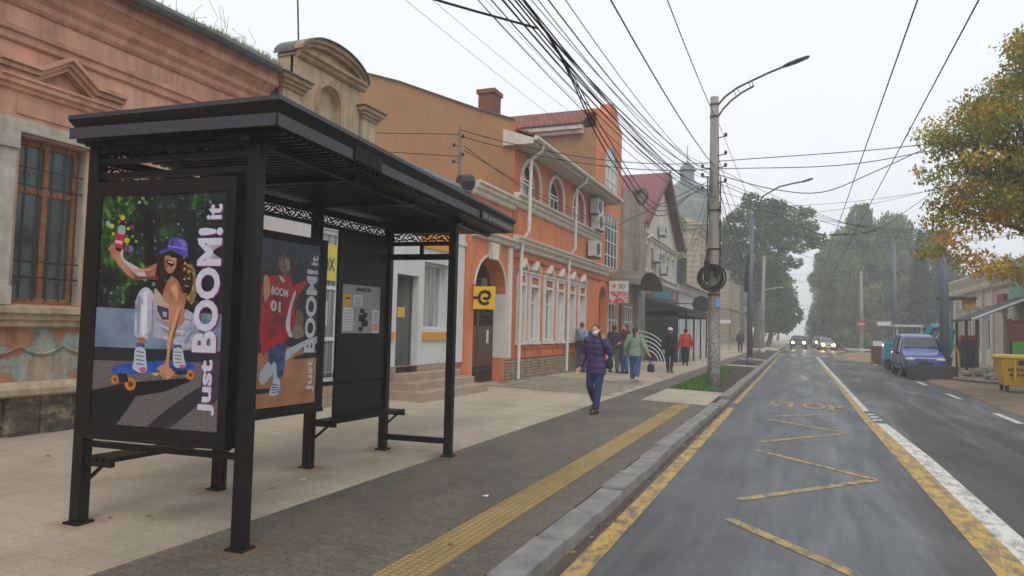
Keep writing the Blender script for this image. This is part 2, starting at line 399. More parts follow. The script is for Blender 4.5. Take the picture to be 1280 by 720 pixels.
M_white = m_paint('white_road_paint', (206, 202, 192), (112, 108, 102), .475)
M_soil = mat('soil', (58, 46, 36), .95, .4, 6, .8, 30)
M_dirt = mat('dirt', (122, 104, 82), .95, .3, 1.2, .6, 25)
M_grass = mat('grass_blade', (86, 132, 36), .7, .35, 8, 0)
M_kerb = mat('kerb_stone', (124, 122, 118), .85, .34, 3.5, .4, 70)
M_farground = mat('far_ground', (110, 102, 90), .95, .3, .2, 0)
def strip(m, pts, mi=0):
    """ribbon through [(y, xl, xr, z)]"""
    for (ya, a, b, z), (yb, c, d, z2) in zip(pts, pts[1:]): m.quad((a, ya, z), (b, ya, z), (d, yb, z2), (c, yb, z2), mi)
m = MB(); m.quad((-900, -900, -.22), (900, -900, -.22), (900, 900, -.22), (-900, 900, -.22)); struct(m.build('ground', M_farground))
m = MB()
for y in range(-24, 400, 8): m.quad((-1.95, y, RZ), (4.75 if y < 62 or y > 84 else 14, y, RZ), (4.75 if y < 62 or y > 84 else 14, y+8, RZ), (-1.95, y+8, RZ))
struct(m.build('road', MA))
def pave(m, x0, x1, y0, y1, dz=0, n=10):
    ys = [y0+(y1-y0)*i/n for i in range(n+1)]
    for a, b in zip(ys, ys[1:]): m.quad((x0, a, sz(x0)+dz), (x1, a, sz(x1)+dz), (x1, b, sz(x1)+dz), (x0, b, sz(x0)+dz))
m = MB(); pave(m, -10.5, -4.05, -14, 400, 0, 30); pave(m, -3.42, -1.93, 16.5, 20.2); pave(m, -3.42, -1.93, 36.2, 37.6, 0, 1); pave(m, -3.42, -1.93, 45.2, 47, 0, 1); pave(m, -4.05, -1.93, 72, 400, 0, 10)
struct(m.build('pavement', MP))
m = MB(); pave(m, -4.05, -1.93, -14, 16.5); pave(m, -4.05, -3.42, 16.5, 72)
for y in range(-14, 72, 2): m.quad((-1.93, y, sz(-1.93)), (-1.93, y+2, sz(-1.93)), (-1.93, y+2, -.3), (-1.93, y, -.3))
struct(m.build('dark_pavement', MD))
M_stripe = mat('stripe_paver', (100, 92, 82), .85, .35, 3, .3, 60)
m = MB()
for i in range(12):
    y = 16.7+i*.40; x0 = -7.4+.25*math.sin(i*1.7); x1 = -4.1-.2*abs(math.sin(i*2.1))
    m.quad((x0, y, sz(x0)+.004), (x1, y, sz(x1)+.004), (x1, y+.15, sz(x1)+.004), (x0, y+.15, sz(x0)+.004))
struct(m.build('pavement_stripes', M_stripe))
t = NT('tactile_paving'); g = t.N('ShaderNodeNewGeometry'); b = t.N('ShaderNodeTexBrick'); b.offset = 0; t.L(g.outputs['Position'], b.inputs['Vector'])
b.inputs['Scale'].default_value = 1; b.inputs['Brick Width'].default_value = .055; b.inputs['Row Height'].default_value = .055; b.inputs['Mortar Size'].default_value = .012; b.inputs['Mortar Smooth'].default_value = .5
b.inputs['Color1'].default_value = lin((166, 142, 84))+(1,); b.inputs['Color2'].default_value = lin((156, 132, 78))+(1,); b.inputs['Mortar'].default_value = lin((134, 112, 68))+(1,)
t.col(t.mix(1.0, b.outputs['Color'], t.ramp(t.noise(t.pos((1, .5, 1)), 2.2, 7, .7), [(.3, .68), (.7, 1.15)]), 'MULTIPLY')); t.rough(.8); t.bump(t.math('MULTIPLY', b.outputs['Fac'], -1.0), .9, .006)
m = MB(); pave(m, -2.56, -2.24, -6, 16.3, .004); struct(m.build('tactile_paving', t.m))
# kerb stones
m = MB(); rnd = random.Random(3); y = -10.0
while y < 72:
    ln = .98 if rnd.random() > .2 else .55
    gap = 16.9 < y < 18.9
    zt = (-.125 if gap else -.038)+rnd.uniform(-.011, .011); dx = rnd.uniform(-.014, .014)
    m.box(-1.93+dx, y, -.3, -1.685+dx, y+ln-.014, zt); y += ln
struct(m.build('kerb', M_kerb, bevel=.018))
m = MB(); y = 86
while y < 300: m.box(-1.93, y, -.3, -1.685, y+3.98, -.04); y += 4
struct(m.build('kerb', M_kerb))
# planting beds in the pavement
for (a, b) in ((20.2, 36.2), (37.6, 45.2), (47, 72)):
    m = MB(); n = 26; k = 8
    gr = [[(-3.42+1.49*j/k, a+(b-a)*i/n, sz(-3.42+1.49*j/k)-.01+.05*mnoise.noise((i*.6, j*.8, a))*(0 if i in (0, n) or j in (0, k) else 1)) for j in range(k+1)] for i in range(n+1)]
    for i in range(n):
        for j in range(k): m.quad(gr[i][j], gr[i][j+1], gr[i+1][j+1], gr[i+1][j])
    struct(m.build('soil_bed', M_soil, smooth=True))
def grass_patch(name, label, n, fn, h, wd, ms):
    V = []; F = []; MI = []
    for i in range(n):
        x, y, z = fn(); a = random.uniform(0, PI*2); hh = h*random.uniform(.5, 1.3); dx, dy = math.cos(a)*wd, math.sin(a)*wd; lx, ly = random.uniform(-.5, .5)*hh, random.uniform(-.5, .5)*hh
        k = len(V); V += [(x-dx, y-dy, z), (x+dx, y+dy, z), (x+lx, y+ly, z+hh)]; F.append((k, k+1, k+2)); MI.append(random.randrange(len(ms)))
    m = MB(); m.v, m.f, m.mi = V, F, MI; o = m.build(name, ms, fixn=False); o['kind'] = 'stuff'; return o
def bedpt():
    while True:
        y = random.uniform(20.3, 34.5); x = random.uniform(-3.4, -1.98)
        if x < -2.25-.5*((y-20)/15)+.25*mnoise.noise((x*2, y*.8, 1)): return x, y, sz(x)-.01
M_grass2 = mat('grass_blade_dark', (60, 104, 28), .7, .3, 8, 0)
grass_patch('grass', '', 9000, bedpt, .07, .012, [M_grass, M_grass2])
# road markings
zm = RZ+.004
m = MB(); strip(m, [(-4, -1.60, -1.42, zm), (16, -1.56, -1.40, zm), (17.5, -1.55, -1.40, zm)]); strip(m, [(18.6, -1.55, -1.42, zm), (30, -1.53, -1.41, zm), (60, -1.6, -1.46, zm)])
struct(m.build('yellow_edge_line', M_yellow))
m = MB(); strip(m, [(-4, 1.36, 1.62, zm), (7, 1.36, 1.62, zm), (12, 1.29, 1.55, zm), (17, 1.22, 1.38, zm), (40, 1.16, 1.28, zm), (62, 1.08, 1.22, zm)]); struct(m.build('yellow_centre_line', M_yellow))
m = MB(); strip(m, [(-4, 1.62, 1.84, zm), (7, 1.62, 1.84, zm), (12, 1.55, 1.78, zm), (16.2, 1.42, 1.62, zm)])
for i in range(3): m.quad((1.41-.01*i, 16.6+i*.55, zm), (1.60-.02*i, 16.75+i*.55, zm), (1.60-.02*i, 17.0+i*.55, zm), (1.41-.01*i, 16.85+i*.55, zm))
strip(m, [(18.6, 1.37, 1.50, zm), (40, 1.28, 1.40, zm), (62, 1.22, 1.34, zm)])
for i in range(-1, 8):
    y = 17.9+i*6.0; m.quad((4.2, y, zm), (4.36, y, zm), (4.36, y+2.1, zm), (4.2, y+2.1, zm))
for yy in (63, 84):
    for x in (-1.7, -.8, .35, 1.55, 2.75, 3.9, 5.2): m.quad((x, yy, zm), (x+.55, yy, zm), (x+.55, yy+1.5, zm), (x, yy+1.5, zm))
struct(m.build('white_road_marking', M_white))
m = MB(); zz = [(-1.0, 3.2), (.85, 5.35), (-.95, 7.5), (.86, 9.86), (-.95, 11.8), (.8, 14.24), (-.9, 15.9), (.95, 17.6)]
for (xa, ya), (xb, yb) in zip(zz, zz[1:]):
    d = Vector((xb-xa, yb-ya)); L_ = d.length; d /= L_; nn = Vector((-d.y, d.x))*.062
    t0, t1 = (.2, 1.0) if xa < 0 else (0.0, .82); N_ = 8
    for i in range(N_):
        s0 = t0+(t1-t0)*i/N_; s1 = t0+(t1-t0)*(i+1)/N_; p = Vector((xa, ya))+d*L_*s0; q = Vector((xa, ya))+d*L_*s1
        m.quad((p.x-nn.x, p.y-nn.y, zm), (p.x+nn.x, p.y+nn.y, zm), (q.x+nn.x, q.y+nn.y, zm), (q.x-nn.x, q.y-nn.y, zm))
struct(m.build('yellow_zigzag_line', M_yellow2))
m = MB(); add_text(m, 'STOP', (-.75, 18.3, zm+.004), (1, 0, 0), (0, 1, 0), 1.75, 1.5, 0, .03); struct(m.build('road_lettering', M_yellow2))
# right-hand verge under repair and pavement beyond
m = MB(); n = 40
X = [4.75, 5.3, 5.9, 6.5, 7.2]
gr = [[(x+(.25*mnoise.noise((i*.5, 2, 0)) if j in (0,) else 0), -10+72*i/n, RZ+.006+(.0 if j == 0 else .07*abs(mnoise.noise((i*.9, j*1.3, 3)))+.02*j)) for j, x in enumerate(X)] for i in range(n+1)]
for i in range(n):
    for j in range(len(X)-1): m.quad(gr[i][j], gr[i][j+1], gr[i+1][j+1], gr[i+1][j])
struct(m.build('dirt_verge', M_dirt, smooth=True))
m = MB(); m.quad((7.2, -10, -.03), (16, -10, -.03), (16, 62, -.03), (7.2, 62, -.03)); m.quad((7.2, -10, -.03), (7.2, 62, -.03), (7.2, 62, -.3), (7.2, -10, -.3)); m.quad((5, 86, -.05), (16, 86, -.05), (16, 300, -.05), (5, 300, -.05))
struct(m.build('pavement', MP))
# grit lying in the gutter and a scatter of fallen leaves
t = NT('gutter_grit'); tr = t.N('ShaderNodeBsdfTransparent'); mxs = t.N('ShaderNodeMixShader'); t.col(t.ramp(t.noise(t.pos(), 40, 4, .7), [(.3, lin((60, 52, 44))), (.7, lin((110, 96, 78)))])); t.rough(.95)
g = t.N('ShaderNodeNewGeometry'); sx = t.N('ShaderNodeSeparateXYZ'); t.L(g.outputs['Position'], sx.inputs[0]); mr = t.N('ShaderNodeMapRange'); mr.inputs['From Min'].default_value = -1.52; mr.inputs['From Max'].default_value = -1.68; t.L(sx.outputs[0], mr.inputs['Value'])
t.L(t.ramp(t.math('MULTIPLY', mr.outputs[0], t.noise(t.pos((1, .4, 1)), 4, 7, .75)), [(.12, 0.0), (.45, .9)]), mxs.inputs[0]); t.L(tr.outputs[0], mxs.inputs[1]); t.L(t.b.outputs[0], mxs.inputs[2]); t.L(mxs.outputs[0], t.out.inputs['Surface'])
m = MB(); m.quad((-1.684, -8, RZ+.008), (-1.5, -8, RZ+.008), (-1.5, 60, RZ+.008), (-1.684, 60, RZ+.008)); struct(m.build('gutter_grit', t.m))
lr = random.Random(31); m = MB()
for i in range(420):
    k = lr.random()
    if k < .4: x, y = -1.66+abs(lr.gauss(0, .09)), lr.uniform(2, 34); z = RZ+.012
    elif k < .6: x, y = lr.uniform(-8, -2), lr.uniform(3, 30); z = sz(x)+.008
    else: x, y = lr.uniform(4.4, 7.0), lr.uniform(14, 40); z = RZ+.10
    a = lr.uniform(0, PI*2); l = lr.uniform(.018, .04); w_ = l*lr.uniform(.4, .7); dx, dy = math.cos(a), math.sin(a)
    m.poly([(x-dx*l, y-dy*l, z), (x-dy*w_, y+dx*w_, z+lr.uniform(0, .012)), (x+dx*l, y+dy*l, z+lr.uniform(0, .01)), (x+dy*w_, y-dx*w_, z)], lr.randrange(2))
o = m.build('fallen_leaves', [mat('fallen_leaf_brown', (110, 78, 40), .8, .3, 9, 0), mat('fallen_leaf_ochre', (150, 118, 52), .8, .3, 9, 0)], fixn=False); o['kind'] = 'stuff'
# ================================================================ BUS SHELTER (local axes: u along, v towards the houses, z up)
M_steel = mat('black_painted_steel', (24, 21, 20), .45, .35, 2.2, .08, 90, obj=True, spec=.3, streak=.3)
M_steel2 = mat('dark_grey_trim', (58, 58, 64), .45, .12, 3, .05, 90, obj=True)
M_slat = mat('soffit_slat', (26, 24, 23), .4, .2, 3, 0, obj=True)
M_panel = mat('black_panel', (20, 20, 21), .35, .15, 2, 0, obj=True)
M_glass = glass_clear('clear_glass')
M_lett = mat('pale_lettering', (150, 150, 146), .5, .1, 3, 0, obj=True)
M_paper = mat('white_paper', (205, 205, 208), .8, .06, 3, 0, obj=True); M_paper2 = mat('yellow_paper', (214, 170, 40), .8, .05, 3, 0, obj=True); M_board = mat('notice_board_grey', (150, 152, 152), .7, .08, 4, 0, obj=True)
M_ink = mat('black_ink', (40, 40, 42), .7, 0, 3, 0, obj=True); M_pinkpaper = mat('pink_paper', (205, 150, 130), .8, .05, 3, 0, obj=True)
SA = -.0893; SHELTER = (-3.5761, 3.9511, 0); SRZ = PI/2-SA
shelter = thing('bus_shelter', 'black metal bus shelter with deep slatted roof, bench and lit-style poster cases on the pavement', 'bus shelter', SHELTER, SRZ)
shelter['label'] = 'black metal bus shelter with slatted roof, bench and two poster cases on the pavement'
def LB(mb, name, ms, parent=shelter, **k): return mb.build(name, ms, parent, local=True, **k)
def gz_loc(u, v):
    x = SHELTER[0]+u*math.sin(SA)-v*math.cos(SA); return sz(x)
P_ = .094; LL = 3.858; WR = lambda u: 1.545-.1478*u           # rear line of posts
def post(u0, v0, u1, v1, top=2.93, plate=True):
    m = MB(); g = gz_loc(u0, v0); m.box(u0, v0, g-.02, u1, v1, top); LB(m, 'post', M_steel, bevel=.006)
    if plate:
        m = MB(); m.box(u0-.028, v0-.028, g-.03, u1+.028, v1+.028, g+.02); LB(m, 'base_plate', M_steel, bevel=.004)
post(0, 0, P_, P_); post(LL, 0, LL+P_, P_); post(0, 1.451, P_, 1.545); post(LL, .881, LL+P_, .975)
post(1.31, WR(1.31)-P_, 1.35, WR(1.31)-.0); post(1.364, WR(1.36)-P_, 1.404, WR(1.36), plate=False)
post(2.507, WR(2.5)-P_, 2.547, WR(2.5)); post(2.561, WR(2.55)-P_, 2.601, WR(2.55), plate=False)
# roof: crown lip, sloping cove, upright fascia, soffit of slats
def ring(i, z): return [(-.228+i, -.32+i, z), (5.348-i, -.32+i, z), (5.30-i, 1.22-i, z), (-.15+i, 1.605-i, z)]
m = MB(); m.loft([ring(0, 3.092), ring(0, 3.124), ring(.05, 3.128)], 1, caps=False); m.poly(ring(.05, 3.128), 0)
m.loft([ring(0, 3.092), ring(.045, 3.018)], 0, caps=False); m.loft([ring(.045, 3.018), ring(.045, 2.925), ring(.075, 2.925), ring(.075, 2.965)], 0, caps=False)
m.poly(ring(.07, 2.968), 0)
roof = LB(m, 'roof', [M_steel, M_steel2])
m = MB()                                                  # lighter fascia boards let into the roof edge
def fb(u0, u1): m.box(u0, -.279, 2.929, u1, -.274, 3.014)
fb(-.176, .83); fb(1.32, 5.0)
m.box(-.186, -.265, 2.929, -.179, 1.54, 3.014); LB(m, 'fascia_board', M_steel2, roof)
m = MB()
for i in range(16): m.box(.85+i*.029, -.296, 2.93, .866+i*.029, -.272, 3.06)
m.box(.84, -.29, 2.93, 1.31, -.273, 3.06); LB(m, 'ribbed_plate', M_steel, roof)
m = MB(); m.box(3.94, -.30, 2.925, 5.285, -.276, 3.03); nb = LB(m, 'name_plate', M_steel, roof)
m = MB(); add_text(m, 'STR. M. KOGĂLNICEANU', (3.98, -.3025, 2.945), (1, 0, 0), (0, 0, 1), 1.24, .075, 0, .02); LB(m, 'lettering', M_lett, nb)
m = MB(); u = -.06
while u < 5.2:
    vr = 1.56-(u+.15)*.0705; m.box(u, -.24, 2.905, u+.045, vr-.03, 2.955); u += .088
LB(m, 'soffit_slats', M_slat, roof)
m = MB()
for u in (.047, 1.33, 2.55, LL+.047): m.box(u-.04, -.05, 2.86, u+.04, 1.5-.075*u, 2.91)
m.box(-.1, .012, 2.862, 5.2, .08, 2.912); LB(m, 'roof_beam', M_steel)
# cast scroll-work frieze
def scroll(m, A, B, z0, z1, th=.012):
    A = Vector(A); B = Vector(B); L_ = (B-A).length; d = (B-A)/L_; h = z1-z0; n = max(2, round(L_/(h*1.9))); w_ = L_/n
    nn = Vector((-d.y, d.x, 0))
    def pt(x, z): return A+d*x+Vector((0, 0, z0+z))
    for i in range(n):
        x0 = i*w_; sgn = 1 if i % 2 == 0 else -1
        def q(x, z): return pt(x0+x*w_, (z if sgn > 0 else 1-z)*h)
        for crv in ([(0, .1), (.18, .25), (.35, .75), (.55, .92), (.75, .7), (.68, .42), (.5, .45), (.52, .62)], [(.3, .05), (.55, .22), (.85, .3), (1.0, .1)], [(.8, .95), (.9, .65), (1.0, .5)], [(0, .95), (.12, .7), (.3, .9)]):
            m.tube([q(*c) for c in crv], .011, 4)
m = MB(); scroll(m, (.1, WR(.1)-.05, 0), (LL, WR(LL)-.05, 0), 2.70, 2.79); LB(m, 'rear_frieze', M_steel)
m = MB()
for (z0, z1) in ((2.79, 2.865), (2.66, 2.70)): m.hexa([(.1, WR(.1)-.07, z0), (LL, WR(LL)-.07, z0), (LL, WR(LL)-.03, z0), (.1, WR(.1)-.03, z0), (.1, WR(.1)-.07, z1), (LL, WR(LL)-.07, z1), (LL, WR(LL)-.03, z1), (.1, WR(.1)-.03, z1)])
z0, z1 = .895, .94; m.hexa([(2.6, WR(2.6)-.07, z0), (LL, WR(LL)-.07, z0), (LL, WR(LL)-.03, z0), (2.6, WR(2.6)-.03, z0), (2.6, WR(2.6)-.07, z1), (LL, WR(LL)-.07, z1), (LL, WR(LL)-.03, z1), (2.6, WR(2.6)-.03, z1)])
LB(m, 'rear_rail', M_steel)
m = MB(); scroll(m, (.05, P_, 0), (.05, 1.451, 0), 2.825, 2.915); LB(m, 'end_frieze', M_steel)
m = MB(); m.box(.02, P_, 2.785, .075, 1.451, 2.822); m.box(.02, P_, 2.668, .075, 1.451, 2.71); m.box(.025, .70, 2.71, .07, .76, 2.785); LB(m, 'end_rail', M_steel)
m = MB(); m.box(.02, P_, .62, .075, 1.451, .66); LB(m, 'end_rail', M_steel)
m = MB(); scroll(m, (LL+.047, P_, 0), (LL+.047, .881, 0), 2.645, 2.745); LB(m, 'end_frieze', M_steel)
m = MB()
for z0, z1 in ((2.745, 2.87), (.16, .228)): m = MB(); m.box(LL+.02, P_, z0, LL+.074, .881, z1); LB(m, 'end_rail', M_steel)
m = MB()
for z0, z1 in ((2.59, 2.64), (2.413, 2.484)): m.box(LL+.02, P_, z0, LL+.074, .881, z1)
m.box(LL+.025, .455, 2.484, LL+.07, .495, 2.59); LB(m, 'end_rail', M_steel)
m = MB(); m.box(LL+.043, P_, .228, LL+.051, .881, 2.413); LB(m, 'glass_pane', M_glass)
def slab(m, u0, u1, off0, off1, z0, z1, mi=0):              # piece lying along the slanting rear line
    p = [(u0, WR(u0)-off1), (u1, WR(u1)-off1), (u1, WR(u1)-off0), (u0, WR(u0)-off0)]
    m.hexa([(a, b, z0) for a, b in p]+[(a, b, z1) for a, b in p], mi)
m = MB(); slab(m, 2.60, 2.925, .045, .053, .56, 2.66); LB(m, 'glass_pane', M_glass)
m = MB(); slab(m, 2.925, LL, .03, .06, .53, 2.66); bp = LB(m, 'back_panel', M_panel)
m = MB(); slab(m, 2.99, 3.70, .061, .072, 1.485, 2.05); nbd = LB(m, 'notice_board', M_board, bp)
def rp(a, z, off=.0755): u = 2.99+a*.71; return (u, WR(u)-off, 1.485+z*.565)
for (a, b, c, d_, mi) in ((.0, .22, .56, .80, 1), (.26, .5, .56, .80, 0), (.01, .27, .05, .53, 0), (.78, .99, .0, .50, 0), (.8, .96, .04, .2, 2)):
    m = MB(); m.quad(rp(a, c, .0755+.001*mi), rp(b, c, .0755+.001*mi), rp(b, d_, .0755+.001*mi), rp(a, d_, .0755+.001*mi)); LB(m, 'notice', [M_paper, M_paper2, M_pinkpaper][mi], nbd)
m = MB(); e = Vector((1, -.1478, 0)).normalized()
add_text(m, 'ANUNȚURI', rp(.33, .85, .0765), e, (0, 0, 1), .28, .06, 0, .03); LB(m, 'heading', M_ink, nbd); m = MB()
for (a, c, s_) in ((.45, .42, .1), (.53, .34, .1), (.42, .24, .16), (.5, .14, .14), (.42, .04, .1)): q_ = MB(); q_.quad(rp(a, c), rp(a+s_*1.2, c), rp(a+s_*1.2, c+s_*.9), rp(a, c+s_*.9)); LB(q_, 'printed_photo', M_ink, nbd)
for i in range(7):
    for (a, b, c) in ((.04, .24, .1+i*.06), (.29, .47, .58+i*.028), (.81, .95, .24+i*.035)): m.quad(rp(a, c, .078), rp(b, c, .078), rp(b, c+.008, .078), rp(a, c+.008, .078))
m.quad(rp(.05, .70, .079), rp(.18, .70, .079), rp(.18, .73, .079), rp(.05, .73, .079)); LB(m, 'print', M_ink, nbd)
# benches
def bench(u0, u1):
    m = MB()
    for k in range(4):
        o0 = .09+k*.065; p = [(u0, WR(u0)-o0-.05), (u1, WR(u1)-o0-.05), (u1, WR(u1)-o0), (u0, WR(u0)-o0)]
        m.hexa([(a, b, .512) for a, b in p]+[(a, b, .548) for a, b in p])
    s = LB(m, 'bench_seat', M_steel)
    for u in (u0+.025, u1-.02):
        m = MB(); v = WR(u); m.box(u-.02, v-.34, .475, u+.02, v-.09, .512); m.tube([(u, v-.24, .48), (u, v-.09, .35)], .015, 6); LB(m, 'bench_bracket', M_steel, s)
bench(2.56, 3.90); bench(.02, 1.36)
# poster cases
m = MB(); m.box(-.045, .128, .741, .10, 1.448, 2.624); m.box(-.06, .128, .741, -.045, .20, 2.624); m.box(-.06, 1.335, .741, -.045, 1.448, 2.624); m.box(-.06, .20, 2.515, -.045, 1.335, 2.624); m.box(-.06, .20, .741, -.045, 1.335, .815)
m.box(-.068, .118, .70, .11, 1.455, .741)
case1 = LB(m, 'poster_case', M_steel)
m = MB(); slab(m, 1.22, 2.53, .06, .19, .69, 2.49); slab(m, 1.22, 1.30, .19, .205, .69, 2.49); slab(m, 2.43, 2.53, .19, .205, .69, 2.49); slab(m, 1.30, 2.43, .19, .205, 2.41, 2.49); slab(m, 1.30, 2.43, .19, .205, .69, .755); slab(m, 1.21, 2.54, .05, .21, .65, .69)
case2 = LB(m, 'poster_case', M_steel)
# ---- printed posters: flat artwork of layered paper-thin prints
_pc = {}
def pcol(rgb, kind=None):
    k = (rgb, kind)
    if k in _pc: return _pc[k]
    if kind is None: mm = mat('poster_ink', rgb, .35, .08, 14, 0, obj=True)
    else:
        t = NT('poster_print_'+kind); v = t.objc()
        if kind == 'trees':
            f = t.noise(v, 5.0, 9, .75, .4); sp = t.noise(v, 26, 4, .7)
            c = t.ramp(f, [(.36, lin((12, 15, 20))), (.5, lin((28, 38, 42))), (.6, lin((44, 74, 44))), (.7, lin((96, 130, 84)))])
            t.col(t.mix(t.ramp(sp, [(.62, .0), (.68, .65)]), c, lin((150, 172, 180))))
        elif kind == 'green': 
            f = t.noise(v, 16, 8, .75); t.col(t.ramp(f, [(.4, lin((16, 34, 22))), (.52, lin((46, 90, 40))), (.64, lin((110, 160, 74)))]))
        elif kind == 'asphalt':
            f = t.noise(v, 60, 4, .8); t.col(t.ramp(f, [(.3, lin((78, 68, 72))), (.7, lin((146, 130, 132)))]))
        elif kind == 'court':
            f = t.noise(v, 3, 6, .6); t.col(t.ramp(f, [(.3, lin((164, 106, 74))), (.7, lin((214, 154, 114)))]))
        elif kind == 'dusk':
            f = t.noise(v, 4, 7, .7); t.col(t.ramp(f, [(.35, lin((20, 24, 36))), (.65, lin((52, 66, 96)))]))
        elif kind == 'hair':
            f = t.noise(v, 34, 5, .8); t.col(t.ramp(f, [(.35, lin((16, 11, 10))), (.7, lin((70, 44, 34)))]))
        elif kind == 'blonde':
            f = t.noise(v, 34, 5, .8); t.col(t.ramp(f, [(.35, lin((90, 64, 44))), (.7, lin((206, 172, 120)))]))
        elif kind == 'skin':
            f = t.noise(v, 5, 4, .5); t.col(t.ramp(f, [(.35, lin((158, 92, 68))), (.65, lin((216, 150, 116)))]))
        elif kind == 'cloth':
            f = t.noise(v, 9, 5, .6); t.col(t.ramp(f, [(.35, lin((160, 152, 176))), (.65, lin((224, 220, 232)))]))
        elif kind == 'deck':
            f = t.noise(v, 9, 4, .6); t.col(t.ramp(f, [(.35, lin((20, 52, 140))), (.65, lin((60, 110, 214)))]))
        elif kind == 'ledge':
            f = t.noise(v, 4, 6, .6); t.col(t.ramp(f, [(.3, lin((96, 112, 138))), (.7, lin((150, 166, 190)))]))
        elif kind == 'jersey':
            f = t.noise(v, 6, 4, .6); t.col(t.ramp(f, [(.35, lin((120, 16, 26))), (.65, lin((214, 36, 46)))]))
        elif kind == 'jeans':
            f = t.noise(v, 12, 5, .7); t.col(t.ramp(f, [(.35, lin((30, 44, 86))), (.65, lin((80, 104, 156)))]))
        t.rough(.3); mm = t.m
    t_ = mm; _pc[k] = t_; return t_
class Art:
    """collects flat shapes drawn in the photo-crop's own skewed grid and lays them on the poster plane"""
    def __init__(s, quad, to3): s.q = quad; s.to3 = to3; s.mb = MB(); s.ms = []; s.k = 0
    def st(s, x, y):
        (tlx, tly), (trx, try_), (blx, bly), (brx, bry) = s.q
        a, b = .5, .5
        for _ in range(12):
            lx = tlx+(blx-tlx)*b; rx = trx+(brx-trx)*b; a = (x-lx)/(rx-lx)
            ty = tly+(try_-tly)*a; by = bly+(bry-bly)*a; b = (y-ty)/(by-ty)
        return a, 1-b
    def mi(s, m):
        if m not in s.ms: s.ms.append(m)
        return s.ms.index(m)
    def poly(s, pts, m, smooth=False, raw=False):
        if smooth:
            P = [Vector(p) for p in pts]; n = len(P); Q = []
            for i in range(n):
                a, b, c, d = P[i-1], P[i], P[(i+1) % n], P[(i+2) % n]
                for t in (0, .25, .5, .75): Q.append(.5*((2*b)+(-a+c)*t+(2*a-5*b+4*c-d)*t*t+(-a+3*b-3*c+d)*t**3))
            pts = [tuple(q) for q in Q]
        s.k += 1; z = .0002+.00003*s.k
        st = [s.st(*p) for p in pts] if not raw else pts
        st = [(min(1, max(0, a)), min(1, max(0, b))) for a, b in st]
        s.mb.poly([s.to3(a, b, z) for a, b in st], s.mi(m))
    def ell(s, x, y, rx, ry, m, rot=0, n=18):
        c, d = math.cos(rot), math.sin(rot)
        s.poly([(x+rx*math.cos(2*PI*i/n)*c-ry*math.sin(2*PI*i/n)*d, y+rx*math.cos(2*PI*i/n)*d+ry*math.sin(2*PI*i/n)*c) for i in range(n)], m)
    def text(s, txt, p0, p1, h, m, bold=.05):
        """text reading from p0 towards p1 (crop grid), letter height h towards the left of the reading direction"""
        s.k += 1; z = .0002+.00003*s.k
        V, F, x0, x1, y0, y1 = text_geo(txt, bold); a0, b0 = s.st(*p0); a1, b1 = s.st(*p1)
        n = len(s.mb.v)
        for (x, y) in V:
            f = (x-x0)/(x1-x0); g = (y-y0)/(y1-y0)
            s.mb.v.append(s.to3(a0+(a1-a0)*f-h*g, b0+(b1-b0)*f, z))
        i = s.mi(m)
        for f in F: s.mb.f.append(tuple(n+q for q in f)); s.mb.mi.append(i)
    def done(s, name, parent): return s.mb.build(name, s.ms, parent, local=True, fixn=False)
# first poster: woman crouching on a longboard
A1 = Art([(133, 248), (289, 237.5), (115.5, 529.5), (275, 537.5)], lambda a, b, z: (-.0455-z, 1.335-a*1.135, .815+b*1.70))
def c1(*p): return [(110+x/4, 220+y/4) for x, y in p]
def c2(*p): return [(110+x/4, 380+y/4) for x, y in p]
A1.poly([(0, 0), (1, 0), (1, 1), (0, 1)], pcol((20, 24, 30), 'trees'), raw=True)
A1.poly(c1((92, 110), (250, 100), (260, 170), (215, 230), (205, 430), (170, 470), (85, 420)), pcol((0, 1, 0), 'green'), True)
A1.poly(c1((180, 430), (300, 440), (310, 540), (220, 560), (200, 660), (180, 560)), pcol((0, 1, 0), 'green'), True)
prr = random.Random(12)
for i in range(170):                                      # out-of-focus foliage and sky glints
    x, y = prr.uniform(95, 700), prr.uniform(75, 660); lf = x < 330
    cc_ = prr.choice([(52, 98, 46), (84, 140, 62), (120, 168, 88), (30, 60, 40)] if lf and prr.random() < .8 else [(120, 140, 156), (70, 84, 96), (44, 56, 62), (34, 44, 52), (160, 178, 190)]); q = prr.uniform(2, 11)*(1 if prr.random() < .8 else 1.7)
    if not lf and prr.random() < .45: continue
    A1.ell(110+x/4, 220+y/4, q/4*prr.uniform(.5, 1.2), q/4, pcol(cc_), prr.uniform(0, 3), 7)
A1.poly(c1((300, 190), (350, 180), (360, 430), (310, 440)), pcol((22, 22, 30)), False); A1.poly(c1((490, 170), (560, 165), (570, 420), (520, 430)), pcol((30, 34, 42)), False)
A1.poly(c1((640, 68), (718, 60), (700, 740), (610, 740)), pcol((28, 36, 48)))
A1.poly([(124, 387), (284, 392), (281, 440), (120, 437)], pcol((1, 0, 0), 'ledge'))
A1.poly([(120, 436), (281, 438), (280, 458), (119, 455)], pcol((40, 44, 52)))
A1.poly([(119, 453), (280, 452), (275, 537.5), (115.5, 529.5)], pcol((1, 0, 1), 'asphalt'))
sh = pcol((26, 24, 30))
A1.poly(c2((30, 440), (200, 400), (350, 385), (540, 365), (530, 385), (400, 440), (260, 465), (225, 520), (160, 605), (20, 600)), sh)
A1.poly(c2((320, 610), (590, 400), (640, 420), (430, 615)), pcol((52, 46, 56)), True); A1.poly(c2((600, 290), (690, 290), (665, 470), (590, 470)), pcol((62, 58, 70)), True)
og = pcol((222, 134, 40)); dk = pcol((34, 30, 32)); wh = pcol((226, 226, 232)); ba = pcol((96, 70, 40))
